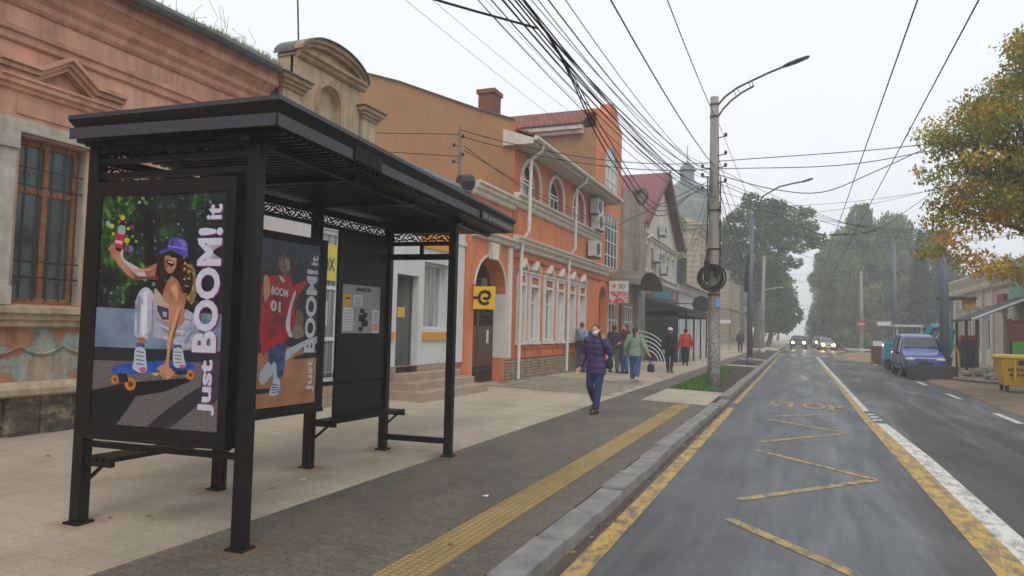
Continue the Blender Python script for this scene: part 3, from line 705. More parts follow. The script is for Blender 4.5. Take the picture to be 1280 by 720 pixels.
for (x, y, r) in ((152, 385, 19), (530, 352, 21), (458, 347, 13), (232, 405, 29)):
    A1.ell(110+x/4, 380+y/4, r/4, r/3.6, og); A1.ell(110+x/4+.8, 380+y/4, r/9, r/8, ba)
A1.poly(c2((165, 350), (215, 350), (225, 395), (180, 400)), dk); A1.poly(c2((455, 330), (520, 330), (515, 350), (465, 352)), dk)
A1.poly(c2((137, 335), (180, 312), (300, 292), (480, 284), (545, 296), (556, 312), (540, 326), (440, 338), (330, 352), (150, 352)), pcol((0, 0, 1), 'deck'), True)
A1.poly(c2((335, 350), (420, 335), (450, 345), (360, 362)), pcol((230, 190, 90)))
cl_ = pcol((1, 1, 0), 'cloth'); sk = pcol((2, 0, 0), 'skin')
A1.poly(c2((330, -10), (440, 20), (520, 30), (570, 90), (560, 190), (500, 232), (450, 200), (400, 175), (340, 150)), cl_, True)
A1.poly(c1((258, 720), (262, 640), (285, 580), (322, 565), (358, 605), (385, 680), (392, 740), (385, 800), (335, 800), (325, 810), (315, 820), (258, 805)), cl_, True)
A1.poly(c2((258, -10), (390, -10), (345, 90), (320, 178), (260, 168)), cl_)
fold = pcol((150, 142, 170)); fold2 = pcol((236, 232, 242))
for q in (((275, 610), (285, 600), (280, 780), (268, 800)), ((345, 620), (352, 640), (350, 790), (340, 800))): A1.poly(c1(*q), fold)
A1.poly(c1((300, 590), (322, 580), (318, 790), (302, 800)), fold2)
for q in (((270, 20), (278, 20), (276, 160), (268, 160)), ((345, 60), (420, 90), (470, 120), (430, 105)), ((380, 120), (450, 150), (520, 160), (450, 165)), ((470, 60), (540, 80), (545, 90), (480, 75)), ((500, 190), (540, 130), (548, 140), (510, 205))): A1.poly(c2(*q), fold)
A1.poly(c2((290, 10), (312, 10), (305, 165), (290, 165)), fold2); A1.poly(c2((350, 90), (440, 130), (520, 140), (440, 140)), fold2)
A1.poly(c2((268, 172), (312, 176), (304, 205), (272, 203)), sk); A1.poly(c2((266, 200), (306, 204), (308, 240), (262, 238)), pcol((58, 84, 150))); A1.poly(c2((452, 205), (490, 205), (495, 240), (455, 240)), pcol((58, 84, 150)))
shoe = pcol((206, 208, 218)); ln = pcol((70, 80, 104)); pk = pcol((214, 96, 140))
A1.poly(c2((262, 225), (306, 228), (314, 280), (318, 335), (290, 350), (246, 328), (252, 290)), shoe, True); A1.poly(c2((452, 228), (490, 222), (502, 270), (508, 312), (470, 318), (450, 300)), shoe, True)
for i in range(4):
    A1.poly(c2((266, 240+i*20), (304, 246+i*20), (304, 250+i*20), (266, 246+i*20)), ln); A1.poly(c2((456, 238+i*17), (490, 240+i*17), (490, 244+i*17), (456, 243+i*17)), ln)
A1.poly(c2((275, 325), (312, 318), (314, 345), (290, 350)), pk); A1.poly(c2((478, 305), (506, 302), (506, 318), (480, 320)), pk)
A1.poly(c1((358, 570), (385, 590), (420, 640), (462, 628), (470, 700), (455, 730), (380, 720), (362, 650)), pcol((206, 178, 160)), True)
A1.poly(c2((370, 10), (440, 30), (436, 82), (395, 82), (372, 40)), pcol((70, 52, 90))); A1.poly(c2((398, 40), (420, 46), (416, 70), (400, 66)), pcol((190, 180, 196)))
A1.poly(c1((375, 445), (380, 520), (330, 522), (255, 526), (195, 480), (150, 420), (132, 390), (128, 365), (150, 350), (186, 395), (215, 450), (262, 470), (320, 462)), sk, True)
A1.poly(c1((185, 380), (200, 380), (205, 425), (300, 480), (318, 520), (300, 525), (200, 440)), pcol((206, 198, 214)), True)
A1.poly(c1((178, 262), (208, 262), (212, 285), (190, 385), (150, 378), (150, 350)), pcol((196, 44, 84)), True); A1.poly(c1((178, 260), (206, 258), (210, 275), (206, 300), (172, 296)), pcol((168, 176, 190)), True)
A1.poly(c1((160, 330), (196, 336), (192, 352), (156, 346)), pcol((232, 190, 206))); A1.poly(c1((150, 366), (190, 372), (184, 392), (146, 384)), pcol((60, 20, 40)))
A1.poly(c1((135, 355), (160, 358), (160, 380), (180, 390), (178, 425), (150, 430), (132, 400)), sk, True)
A1.poly(c1((520, 440), (556, 470), (566, 560), (545, 640), (515, 610), (500, 520)), pcol((2, 1, 0), 'blonde'), True)
A1.poly(c1((400, 380), (375, 430), (362, 500), (368, 565), (398, 590), (410, 520), (440, 500), (474, 540), (500, 600), (530, 590), (548, 520), (532, 450), (505, 395), (450, 370)), pcol((2, 1, 1), 'hair'), True)
for i in range(110):                                      # separate curls
    a = prr.uniform(0, 2*PI); q = prr.uniform(.55, 1.0); x, y = 448+86*q*math.cos(a), 490+112*q*math.sin(a)
    if 400 < x < 482 and 385 < y < 525: continue
    bl = x > 505; A1.ell(110+x/4, 220+y/4, prr.uniform(1.2, 2.6), prr.uniform(.8, 1.6), pcol(prr.choice([(206, 170, 118), (176, 138, 92), (132, 98, 66)] if bl else [(30, 20, 18), (58, 38, 30), (88, 58, 44), (22, 15, 14)])), prr.uniform(0, 3), 8)
A1.poly(c1((430, 520), (470, 520), (500, 590), (512, 620), (500, 660), (455, 640), (420, 640), (400, 600)), sk, True)
A1.poly(c1((520, 590), (505, 660), (498, 740), (440, 740), (452, 640), (470, 600)), sk, True)
A1.poly(c2((505, -10), (490, 60), (460, 150), (438, 240), (430, 310), (448, 330), (442, 365), (415, 378), (396, 365), (395, 345), (368, 330), (384, 312), (412, 290), (425, 190), (430, 90), (436, -10)), sk, True)
skl = pcol((226, 166, 132)); skd = pcol((128, 72, 54))
A1.poly(c1((255, 512), (330, 508), (378, 505), (378, 520), (320, 524), (255, 526)), skd); A1.poly(c1((215, 455), (262, 475), (330, 470), (370, 455), (330, 482), (262, 488)), skl)
A1.poly(c2((470, 20), (485, 20), (440, 180), (425, 280), (420, 200)), skl); A1.poly(c2((500, 10), (486, 60), (452, 170), (446, 165), (470, 90)), skd)
for (xa_, ya_) in ((378, 360), (392, 368), (408, 374)): A1.poly(c2((xa_, ya_-28), (xa_+5, ya_-28), (xa_+4, ya_), (xa_, ya_)), skd)
A1.poly(c1((440, 560), (462, 545), (476, 575), (470, 625), (455, 600)), skl, True)
A1.poly(c1((412, 400), (432, 388), (465, 395), (470, 440), (455, 480), (430, 490), (412, 460)), sk, True)
A1.poly(c1((446, 400), (462, 405), (464, 440), (452, 470), (444, 440)), skl, True); A1.poly(c1((414, 420), (422, 420), (424, 470), (416, 462)), skd)
A1.poly(c1((424, 425), (460, 432), (450, 456), (430, 450)), pcol((70, 16, 22)), True); A1.poly(c1((428, 428), (456, 434), (452, 441), (430, 436)), wh)
A1.poly(c1((405, 378), (430, 380), (470, 392), (478, 408), (450, 412), (430, 400), (408, 402)), pcol((18, 16, 22)), True)
A1.poly(c1((388, 375), (420, 372), (430, 332), (452, 312), (490, 312), (520, 332), (524, 375), (522, 406), (490, 398), (440, 374), (415, 386), (388, 394)), pcol((92, 82, 176)), True)
A1.poly(c1((470, 318), (505, 325), (518, 350), (500, 360), (486, 335)), pcol((128, 120, 206)), True); A1.poly(c1((440, 335), (456, 320), (452, 350), (440, 360)), pcol((60, 52, 130)), True)
A1.poly(c1((430, 350), (480, 356), (520, 366), (522, 374), (478, 364), (430, 358)), pcol((150, 142, 214)))
for (x, y, r, c) in ((143, 262, 12, (206, 206, 40)), (198, 218, 13, (216, 190, 30)), (228, 272, 9, (200, 206, 50)), (220, 332, 14, (196, 206, 40)), (248, 262, 12, (140, 50, 110)), (222, 374, 14, (156, 60, 130)), (180, 240, 7, (190, 110, 40)), (150, 300, 8, (206, 190, 40)), (250, 310, 6, (180, 190, 60)), (215, 240, 6, (180, 70, 110)), (152, 225, 5, (150, 130, 40)), (268, 335, 6, (196, 190, 60))):
    A1.ell(110+x/4, 220+y/4, r/4, r/4, pcol(c))
tw = pcol((226, 220, 238)); tm = pcol((150, 40, 116)); tcn = pcol((70, 90, 150))
for (dx, dy, m_) in ((1.6, 1.2, tm), (0, 0, tw)):
    A1.text('Just', (271.5+dx, 517.5+dy), (274.8+dx, 449+dy), .125, m_, .035)
    A1.text('BOOM!', (274.0+dx, 440+dy), (283.2+dx, 283+dy),   .185, m_, .04)
    A1.text('it', (281.6+dx, 273+dy), (283.0+dx, 253.5+dy), .115, m_, .03)
A1.done('poster', case1)
m = MB(); m.box(-.0595, .20, .815, -.0575, 1.335, 2.515); LB(m, 'glass', M_glass, case1)
# second poster: player in a red jersey
def to2(a, b, z):
    u = 1.30+a*1.13; return (u, WR(u)-.1905-z, .755+b*1.655)
# grid: right edge as seen, left edge extrapolated along the case
A2 = Art([(300, 289), (393.6, 309), (286, 509.5), (385, 502.7)], to2)
def d1(*p): return [(310+x/5.14, 280+y/5.14) for x, y in p]
def d2(*p): return [(310+x/5.14, 400+y/5.14) for x, y in p]
A2.poly([(0, 0), (1, 0), (1, 1), (0, 1)], pcol((0, 0, 0), 'dusk'), raw=True)
A2.poly([(296, 345), (390, 340), (387, 450), (290, 450)], pcol((40, 40, 46)), True)
A2.poly([(288, 445), (350, 432), (388, 440), (385, 502.7), (286, 509.5)], pcol((0, 2, 0), 'court'))
A2.poly(d2((40, 340), (100, 250), (300, 140), (420, 110), (420, 150), (300, 180), (150, 300), (60, 400)), pcol((196, 198, 206)), True)
A2.poly(d2((240, 240), (330, 210), (420, 215), (420, 245), (260, 250)), pcol((34, 32, 36)))
A2.poly(d2((-60, 430), (110, 425), (100, 455), (-60, 465)), pcol((30, 28, 30)))
A2.poly(d1((175, 200), (215, 178), (245, 200), (250, 280), (260, 380), (235, 430), (180, 330), (165, 260)), pcol((60, 40, 32)), True)
A2.ell(310+195/5.14, 280+250/5.14, 6, 11, pcol((150, 104, 84))); A2.poly(d1((205, 215), (228, 225), (230, 285), (212, 290)), pcol((190, 140, 112)), True)
for i in range(40):
    x, y = prr.uniform(168, 258), prr.uniform(180, 380)
    if 176 < x < 232 and 215 < y < 300: continue
    A2.ell(310+x/5.14, 280+y/5.14, prr.uniform(.6, 1.5), prr.uniform(.5, 2.0), pcol(prr.choice([(46, 30, 24), (88, 60, 44), (122, 88, 62)])), prr.uniform(0, 3), 7)
for i in range(60): A2.ell(310+prr.uniform(-40, 430)/5.14, 280+prr.uniform(70, 420)/5.14, prr.uniform(.5, 2.2), prr.uniform(.5, 1.8), pcol(prr.choice([(40, 52, 74), (62, 78, 104), (30, 36, 44), (84, 98, 118)])), 0, 7) if prr.random() < .5 else None; A2.poly(d1((190, 300), (225, 310), (220, 360), (180, 350)), pcol((126, 88, 72)))
A2.poly(d1((95, 330), (180, 320), (235, 350), (250, 450), (255, 600), (230, 720), (60, 720), (55, 560), (60, 400)), pcol((0, 3, 0), 'jersey'), True)
A2.poly(d2((60, -20), (240, -20), (200, 120), (90, 190), (55, 200)), pcol((0, 3, 0), 'jersey'), True)
A2.poly(d1((250, 400), (340, 370), (270, 470), (240, 560), (215, 660), (205, 600)), pcol((196, 40, 46)), True)
A2.poly(d1((250, 440), (262, 445), (235, 540), (225, 660), (240, 715), (215, 715), (200, 620)), pcol((220, 218, 224)), True)
A2.poly(d1((180, 330), (160, 320), (180, 370), (200, 360)), pcol((206, 204, 210)))
A2.poly(d1((265, 555), (300, 565), (310, 640), (290, 690), (255, 660)), pcol((132, 90, 72)), True)
A2.poly(d1((250, 650), (300, 660), (310, 720), (240, 730)), pcol((150, 128, 112)), True)
A2.poly(d1((75, 330), (100, 325), (110, 420), (95, 470), (75, 480)), pcol((214, 160, 120)), True)
A2.poly(d2((95, 180), (190, 140), (195, 210), (175, 350), (135, 350), (130, 270), (100, 270)), pcol((0, 0, 4), 'jeans'), True)
A2.poly(d2((115, 270), (135, 272), (140, 350), (158, 385), (150, 455), (125, 475), (92, 470), (98, 430), (118, 370)), pcol((196, 208, 224)), True)
for i in range(4): A2.poly(d2((108, 400+i*17), (152, 405+i*14), (152, 410+i*14), (106, 408+i*17)), pcol((60, 84, 140)))
twh = pcol((214, 212, 218))
A2.k += 1
def htext(A, s_, p0, p1, h, m_, bold):
    V, F, x0, x1, y0, y1 = text_geo(s_, bold); a0, b0 = A.st(*p0); a1, b1 = A.st(*p1); n = len(A.mb.v); A.k += 1; z = .0002+.00003*A.k
    for (x, y) in V: A.mb.v.append(A.to3(a0+(a1-a0)*(x-x0)/(x1-x0), b0+(b1-b0)*(x-x0)/(x1-x0)+h*(y-y0)/(y1-y0), z))
    for f in F: A.mb.f.append(tuple(n+q for q in f)); A.mb.mi.append(A.mi(m_))
htext(A2, 'BOOM', (332.5, 366), (351.5, 371), .05, twh, .03); htext(A2, '01', (331, 386), (342.5, 389.5), .065, twh, .04)
for (dx, dy, m_) in ((.8, .8, pcol((90, 70, 100))), (0, 0, twh)):
    A2.text('Just', (383+dx, 490+dy), (384.5+dx, 449+dy), .10, m_, .035)
    A2.text('BOOM!', (384.5+dx, 441+dy), (389.3+dx, 338+dy), .145, m_, .04)
    A2.text('it', (389.5+dx, 333+dy), (390.4+dx, 320+dy), .09, m_, .03)
A2.done('poster', case2)
m = MB(); slab(m, 1.30, 2.43, .2035, .2048, .755, 2.41); LB(m, 'glass', M_glass, case2)
t = NT('rust_stain'); g = t.N('ShaderNodeTexCoord'); gr = t.N('ShaderNodeTexGradient', gradient_type='SPHERICAL'); uvn = t.N('ShaderNodeVertexColor'); uvn.layer_name = 'fade'
tr = t.N('ShaderNodeBsdfTransparent'); mxs = t.N('ShaderNodeMixShader'); t.col(lin((150, 108, 62))); t.rough(.9)
t.L(t.math('MULTIPLY', uvn.outputs['Color'], t.ramp(t.noise(t.pos(), 12, 6, .75), [(.35, .1), (.65, .75)])), mxs.inputs[0]); t.L(tr.outputs[0], mxs.inputs[1]); t.L(t.b.outputs[0], mxs.inputs[2]); t.L(mxs.outputs[0], t.out.inputs['Surface'])
m = MB(); FA = []
for (u, v) in ((.047, .047), (LL+.047, .047), (.047, 1.5), (LL+.047, .93), (1.35, 1.30), (2.55, 1.12)):
    wx = SHELTER[0]+u*math.sin(SA)-v*math.cos(SA); wy = SHELTER[1]+u*math.cos(SA)+v*math.sin(SA); n = len(m.v); r_ = prr.uniform(.2, .32)
    m.v.append((wx, wy, sz(wx)+.004)); FA.append(1)
    for i in range(20): a = 2*PI*i/20; x = wx+r_*math.cos(a)*prr.uniform(.8, 1.2); y = wy+1.3*r_*math.sin(a); m.v.append((x, y, sz(x)+.004)); FA.append(0)
    for i in range(20): m.f.append((n, n+1+i, n+1+(i+1) % 20)); m.mi.append(0)
o = m.build('rust_stains', t.m, fixn=False); struct(o); at_ = o.data.color_attributes.new('fade', 'FLOAT_COLOR', 'POINT')
for i, f in enumerate(FA): at_.data[i].color = (f, f, f, 1)
# ================================================================ LEFT-HAND HOUSES
M_pink = mat('pink_plaster', (204, 154, 132), .9, .24, 1.3, .35, 30, streak=.4)
M_pinkd = mat('pink_moulding', (198, 147, 124), .9, .24, 2.0, .35, 30, streak=.35)
M_surround = mat('weathered_white_paint', (176, 168, 154), .9, .22, 5, .3, 50, streak=.3)
M_oldwood = mat('old_brown_window_wood', (150, 98, 58), .75, .35, 9, .3, 40)
M_pane = glass_dark('dusty_window_glass', (70, 82, 80), .12)
M_pane2 = glass_dark('dark_window_glass', (34, 38, 42), .08)
t = NT('curtained_window_glass'); t.col(t.mix(1.0, t.ramp(t.noise(t.pos((9, 9, .25)), 1.6, 4, .6), [(.35, lin((104, 110, 112))), (.6, lin((176, 178, 174)))]), t.ramp(t.noise(t.pos((1, .8, .5)), .9, 2, .5), [(.35, .45), (.6, 1.0)]), 'MULTIPLY')); t.rough(.12); M_pane3 = t.m
M_iron = mat('wrought_iron', (36, 33, 32), .6, .2, 5, 0)
M_zinc = mat('zinc_gutter', (88, 86, 84), .5, .3, 4, .1, 30, metal=.3)
M_tileold = brickmat('old_roof_tiles', (118, 74, 56), (96, 66, 52), (60, 44, 36), .25, .3, .02, 'yx', bump=.8)
M_orange = mat('orange_plaster', (204, 122, 80), .9, .14, .9, .3, 30, streak=.28)
M_oranged = mat('deep_orange_plaster', (188, 104, 68), .9, .16, 1.5, .3, 30, streak=.25)
M_brown = mat('ochre_brown_plaster', (156, 116, 80), .92, .12, .8, .3, 30, streak=.12)
M_trim = mat('cream_stucco_trim', (196, 188, 172), .85, .14, 4, .2, 50, streak=.22)
M_wtrim = mat('white_stucco_trim', (206, 202, 194), .85, .1, 4, .15, 50, streak=.12)
M_upvc = mat('white_window_frame', (206, 208, 208), .4, .05, 3, 0)
M_white = mat('white_plaster', (202, 202, 200), .9, .07, 1.2, .2, 45, streak=.1)
M_beigetile = brickmat('beige_tile', (172, 150, 130), (160, 138, 120), (120, 104, 92), .42, .3, .008, 'yz', rough=.5, bump=.2, off=0, wear=.15)
M_step = mat('beige_step_tile', (160, 140, 122), .6, .18, 3, .1, 30)
M_brickbase = brickmat('rough_brick_base', (176, 154, 120), (148, 128, 100), (108, 96, 80), .24, .085, .014, 'yz', bump=1.0, wear=.4, wscale=2.5)
M_redbrick = brickmat('red_brick', (150, 84, 60), (128, 70, 52), (110, 90, 78), .22, .075, .012, 'yz', bump=.7)
M_tile = brickmat('red_clay_roof_tile', (150, 80, 58), (128, 66, 50), (78, 44, 36), .22, .26, .03, 'xy', bump=1.0)
M_yband = mat('yellow_band', (206, 142, 62), .8, .1, 3, .1, 40)
M_acw = mat('air_conditioner_white', (190, 190, 186), .5, .1, 3, 0); M_acd = mat('dark_fan_grille', (48, 50, 52), .5, .1, 3, 0)
def ac(x, y, z, label, s=1, grp='air conditioners on the orange house'):
    a = thing('air_conditioner', label, 'air conditioner', (x, y, z), 0, grp)
    m = MB(); m.box(x, y-.42, z, x+s*.32, y+.42, z+.58); c = m.build('casing', M_acw, a, bevel=.015)
    m = MB(); m.disc((x+s*.321, y-.1, z+.29), (s, 0, 0), .24, .012, 18); m.build('fan_grille', M_acd, c)
    for sy in (-.33, .33): m = MB(); m.box(x-s*.02, y+sy-.02, z-.05, x+s*.3, y+sy+.02, z-.002); m.build('bracket', M_zinc, a)
    return a
# ---- old pink house
xp = -8.9; pink = thing('old_house', 'old pink plastered house with crumbling painted base and weedy gutter at the left edge', 'house', (xp, 2, 0))
t = NT('crumbling_painted_plaster'); f = t.noise(t.pos((1, 1.0, 1.6)), 1.5, 5, .62, .5)
c = t.ramp(f, [(.36, lin((190, 122, 84))), (.44, lin((178, 104, 74))), (.47, lin((148, 172, 162))), (.54, lin((164, 180, 166))), (.57, lin((186, 152, 130))), (.63, lin((176, 166, 140)))], 'CONSTANT')
c = t.mix(.45, c, t.ramp(f, [(.36, lin((186, 124, 88))), (.5, lin((152, 168, 156))), (.63, lin((178, 160, 136)))]))
c = t.mix(1.0, c, t.ramp(t.noise(t.pos((3, 3, .8)), 2.2, 9, .75), [(.32, .5), (.55, 1.0), (.75, 1.1)]), 'MULTIPLY'); t.col(c); t.rough(.95); t.bump(t.noise(t.pos(), 6, 8, .75), .8, .03); M_crumb = t.m
t = NT('crumbling_stone_plinth'); f = t.noise(t.pos((1, 1, 2.2)), 2.6, 8, .7, .5)
t.col(t.ramp(f, [(.34, lin((52, 46, 40))), (.5, lin((92, 82, 68))), (.58, lin((150, 130, 100))), (.68, lin((112, 104, 92)))])); t.rough(.95); t.bump(f, 1.0, .06); M_plinth = t.m
M_worn = mat('worn_sill_stone', (176, 156, 130), .9, .3, 5, .7, 14, streak=.35)
wins = [(-3.55, -2.65), (-.45, .45), (2.62, 3.50), (5.72, 6.60), (8.30, 9.18)]
m = MB(); facade(m, 1, xp, -7, 9.9, 1.45, 6.0, [(a, b, 1.74, 3.82) for a, b in wins], .26, 0, 1)
m.quad((xp, 9.9, 0), (xp-8, 9.9, 0), (xp-8, 9.9, 6), (xp, 9.9, 6)); m.build('wall', [M_pink, M_surround], pink)
m = MB(); m.box(xp-.3, -7, .72, xp-.002, 9.9, 1.45); m.build('lower_wall', M_crumb, pink)
m = MB()
for i in range(40):
    y = -7+i*.4225; h = .60+.05*math.sin(i*2.3); m.box(xp-.3, y+.002, -.1, xp+.10+.03*math.sin(i*1.7), y+.42, h)
m.build('plinth', M_plinth, pink, bevel=.03)
m = MB(); mould(m, 1, xp, -7, 9.9, [(.13, .60), (.17, .63), (.17, .70), (.10, .73), (.06, .78)]); m.build('base_moulding', M_worn, pink)
m = MB()
mould(m, 1, xp, -7, 9.9, [(.03, 4.93), (.05, 4.95), (.05, 5.03), (.09, 5.05), (.09, 5.11), (.02, 5.13)])
mould(m, 1, xp, -7, 9.9, [(.03, 5.38), (.07, 5.42), (.07, 5.50), (.14, 5.56), (.14, 5.64), (.26, 5.74), (.32, 5.76), (.32, 5.92), (.36, 5.99), (.0, 6.0)])
m.build('cornice', M_pinkd, pink)
for k, (a, b) in enumerate(wins):
    cy = (a+b)/2
    m = MB(); m.box(xp+.002, a-.37, 1.72, xp+.07, a-.07, 3.62); m.box(xp+.002, a-.40, 3.62, xp+.11, a-.06, 3.84); m.box(xp+.002, a-.40, 1.72, xp+.10, a-.05, 1.95)
    m.box(xp+.002, b+.05, 1.72, xp+.07, b+.22, 3.62); m.box(xp+.002, b+.04, 3.62, xp+.11, b+.25, 3.84)
    m.box(xp+.002, a-.42, 3.842, xp+.08, b+.28, 3.99); su = m.build('window_surround', M_surround, pink, bevel=.01)
    m = MB(); m.box(xp+.002, a-.38, 3.992, xp+.045, b+.30, 4.32); m.box(xp+.045, a-.1, 4.06, xp+.062, b+.08, 4.24)
    P0, P1 = cy-.84, cy+.84
    mould(m, 1, xp, P0+.04, P1-.04, [(.05, 4.32), (.09, 4.34), (.09, 4.38), (.14, 4.40), (.14, 4.45), (.17, 4.47), (.17, 4.50), (.03, 4.50)])
    for (dz, o, th_) in ((0, .13, .06), (.065, .18, .055), (.125, .23, .05)):          # stepped bands that rise to a small gable
        top = [(P0, 4.50+dz), (cy-.36, 4.50+dz), (cy+.02, 4.76+dz), (cy+.40, 4.50+dz), (P1, 4.50+dz)]
        for (ya, za), (yb, zb) in zip(top, top[1:]): m.prism([(xp, ya, za), (xp, yb, zb), (xp, yb, zb+th_), (xp, ya, za+th_)], (o, 0, 0))
    m.build('window_hood', M_pinkd, pink)
    m = MB(); mould(m, 1, xp, a-.45, b+.4, [(.05, 1.45), (.09, 1.47), (.09, 1.52), (.13, 1.55), (.13, 1.60), (.18, 1.63), (.18, 1.70), (.0, 1.72)])
    n = 44; pr = [(a-.42+(b-a+.8)*i/n, 1.22-.10*abs(math.sin(i*PI/14.67))) for i in range(n+1)]
    m.build('window_sill', M_worn, pink); m = MB(); m.tube([(xp+.008, y, z) for y, z in pr], .022, 6); m.build('apron_scallop', M_crumb, pink)
    w_ = window(pink, 1, xp, a, b, 1.74, 3.82, M_oldwood, M_pane, 1, (.69,), .075, setb=.13)
    m = MB(); xg = xp-.02
    ys = [a+.1+(b-a-.2)*i/4 for i in range(5)]
    for y in ys:
        m.tube([(xg, y, 1.78), (xg, y, 3.78)], .011, 5)
        for z in (2.02, 2.34, 3.34):
            for sg in (1, -1): m.tube([(xg, y, z-.04), (xg+.01, y+sg*.045, z-.01), (xg, y+sg*.03, z+.04), (xg, y, z+.06)], .005, 4)
    for z in (2.08, 2.28, 3.22, 3.44): m.tube([(xg, a+.02, z), (xg, b-.02, z)], .010, 5)
    m.build('window_grille', M_iron, w_)
m = MB(); pts = [(xp+.46+.02*math.sin(i), -7+i*1.0, 5.98+.03*math.sin(i*1.3)) for i in range(17)]+[(xp+.46, 9.75, 6.0)]
m.tube(pts, .085, 8); m.build('gutter', M_zinc, pink)
m = MB(); m.prism([(xp+.42, -7, 6.02), (xp+.42, -7, 6.10), (xp-4.5, -7, 8.3), (xp-8, -7, 6.4), (xp-8, -7, 6.1)], (0, 16.85, 0)); m.build('roof', M_tileold, pink)
m = MB(); m.tube([(xp-.8, 6.75, 6.3), (xp-.78, 6.78, 7.2)], .02, 6); m.build('vent_pipe', M_iron, pink)
M_weed = mat('dry_weed', (136, 140, 70), .8, .4, 9, 0); M_weed2 = mat('green_weed', (84, 116, 44), .8, .4, 9, 0)
def wp():
    y = random.uniform(4.5, 9.7); 
    if mnoise.noise((y*1.4, 0, 0)) < random.uniform(-.5, .6): y = random.uniform(8.2, 9.8)
    return xp+.40+random.uniform(-.12, .06), y, 6.04
grass_patch('roof_weeds', '', 1500, wp, .13, .012, [M_weed, M_weed2])
m = MB(); rr = random.Random(5)
V0 = []
for i in range(26):
    y = rr.uniform(5.5, 9.9); x = xp+.38+rr.uniform(-.1, .05); h = rr.uniform(.15, .5)
    m.tube([(x, y, 6.04), (x+rr.uniform(-.1, .1), y+rr.uniform(-.1, .1), 6.04+h*.6), (x+rr.uniform(-.2, .2), y+rr.uniform(-.25, .25), 6.04+h)], .004, 3)
o = m.build('dry_roof_stalks', M_weed); o['kind'] = 'stuff'
# ---- white shop under an old attic gable
xw = -7.75; ws = thing('shop', 'low white shop with tiled base, glass door and steps seen behind the bus shelter', 'shop', (xw, 13, 0))
DO = (12.76, 13.67, .62, 2.66); WI = (13.9, 15.08, 1.5, 3.02); OX = (10.0, 10.80, .55, 3.25); W0 = (11.2, 12.2, 1.5, 3.0)
m = MB(); facade(m, 1, xw, 9.9, 15.74, .72, 5.0, [DO[:2]+(.72, DO[3]), WI, OX[:2]+(.72, OX[3]), W0], .28)
m.quad((xw, 9.9, 0), (xw-8, 9.9, 0), (xw-8, 9.9, 5), (xw, 9.9, 5)); m.quad((xw, 15.74, 0), (xw-8, 15.74, 0), (xw-8, 15.74, 5), (xw, 15.74, 5)); m.build('wall', M_white, ws)
m = MB(); facade(m, 1, xw+.03, 9.9, 15.76, 0, .715, [(DO[0], DO[1], .5, .714), (OX[0], OX[1], .5, .714)], .3); m.build('tiled_base', M_beigetile, ws)
m = MB(); m.box(xw+.004, 12.3, 1.26, xw+.03, 12.68, 1.44); m.box(xw+.004, 13.86, 1.26, xw+.05, 15.1, 1.44); m.build('yellow_band', M_yband, ws)
m = MB(); m.box(xw+.004, 13.7, 3.32, xw+.04, 15.14, 4.55); m.build('yellow_fascia', M_yband, ws)
m = MB(); m.box(xw+.002, 15.2, .72, xw+.10, 15.72, 4.3); m.box(xw+.002, 15.16, 3.55, xw+.13, 15.75, 3.66); m.build('pilaster', M_white, ws)
m = MB(); m.box(xw-.1, 9.9, 4.6, xw+.08, 15.5, 4.78); m.box(xw-.1, 9.9, 4.78, xw+.14, 15.5, 4.9); m.build('cornice', M_white, ws)
M_sheet = mat('grey_roof_sheet', (132, 140, 146), .5, .2, 2, .2, 20, streak=.2)
m = MB(); m.prism([(xw+.22, 9.9, 4.9), (xw+.22, 9.9, 4.97), (xw-8, 9.9, 6.2), (xw-8, 9.9, 5.0)], (0, 5.84, 0))
for i in range(24): m.tube([(xw+.20, 10+i*.245, 4.99), (xw-2.5, 10+i*.245, 5.40)], .02, 5)
m.build('roof', M_sheet, ws)
m = MB(); a, b, c, d = DO; x = xw-.16; fr = .05; m.box(x, a, c, x-.06, a+fr, d); m.box(x, b-fr, c, x-.06, b, d); m.box(x, a+fr, d-fr, x-.06, b-fr, d); m.box(x, a+fr, c, x-.06, b-fr, c+.12)
M_greyal = mat('grey_aluminium', (92, 92, 92), .4, .1, 3, 0, metal=.3)
dr = m.build('door', M_greyal, ws); m = MB(); m.box(x-.02, a+fr, c+.12, x-.035, b-fr, d-fr); m.build('pane', glass_dark('door_glass', (84, 86, 82), .1, .4), dr)
m = MB(); m.tube([(x+.06, a+.14, 1.15), (x+.06, a+.14, 2.0)], .016, 6); m.build('handle', M_greyal, dr)
m = MB(); m.box(x-.01, a+.32, 1.75, x-.014, a+.62, 1.97); m.build('sticker', mat('yellow_sticker', (206, 176, 50), .6, .05, 3, 0), dr)
m = MB()
for i, (e0, zt) in enumerate(((.34, .59), (.62, .43), (.9, .27))): m.box(xw+.035+.001*i, DO[0]-.14-.14*i, 0, xw+.03+e0, 15.12+.16*i, zt)
m.build('steps', M_step, ws, bevel=.012)
m = MB(); window(ws, 1, xw, *WI, M_upvc, M_pane3, 0, (), .06, setb=.2); window(ws, 1, xw, *W0, M_upvc, M_pane3, 1, (), .06, setb=.2)
a, b, c, d = OX; f = window(ws, 1, xw, a, b, c, d, M_upvc, M_pane3, 0, (.28, .62), .07, name='glazed_door', setb=.04)
m = MB(); xs_ = xw-.02; m.box(xs_-.03, a+.05, 2.35, xs_, b-.12, 3.0); sg_ = m.build('shop_sign', mat('yellow_sign', (206, 190, 60), .6, .05, 3, 0), f)
m = MB(); add_text(m, 'OX', (xs_+.004, a+.27, 2.52), (0, 1, 0), (0, 0, 1), .36, .24, 0, .03); m.build('lettering', mat('dark_sign_letters', (70, 70, 50), .6, 0, 3, 0), sg_)
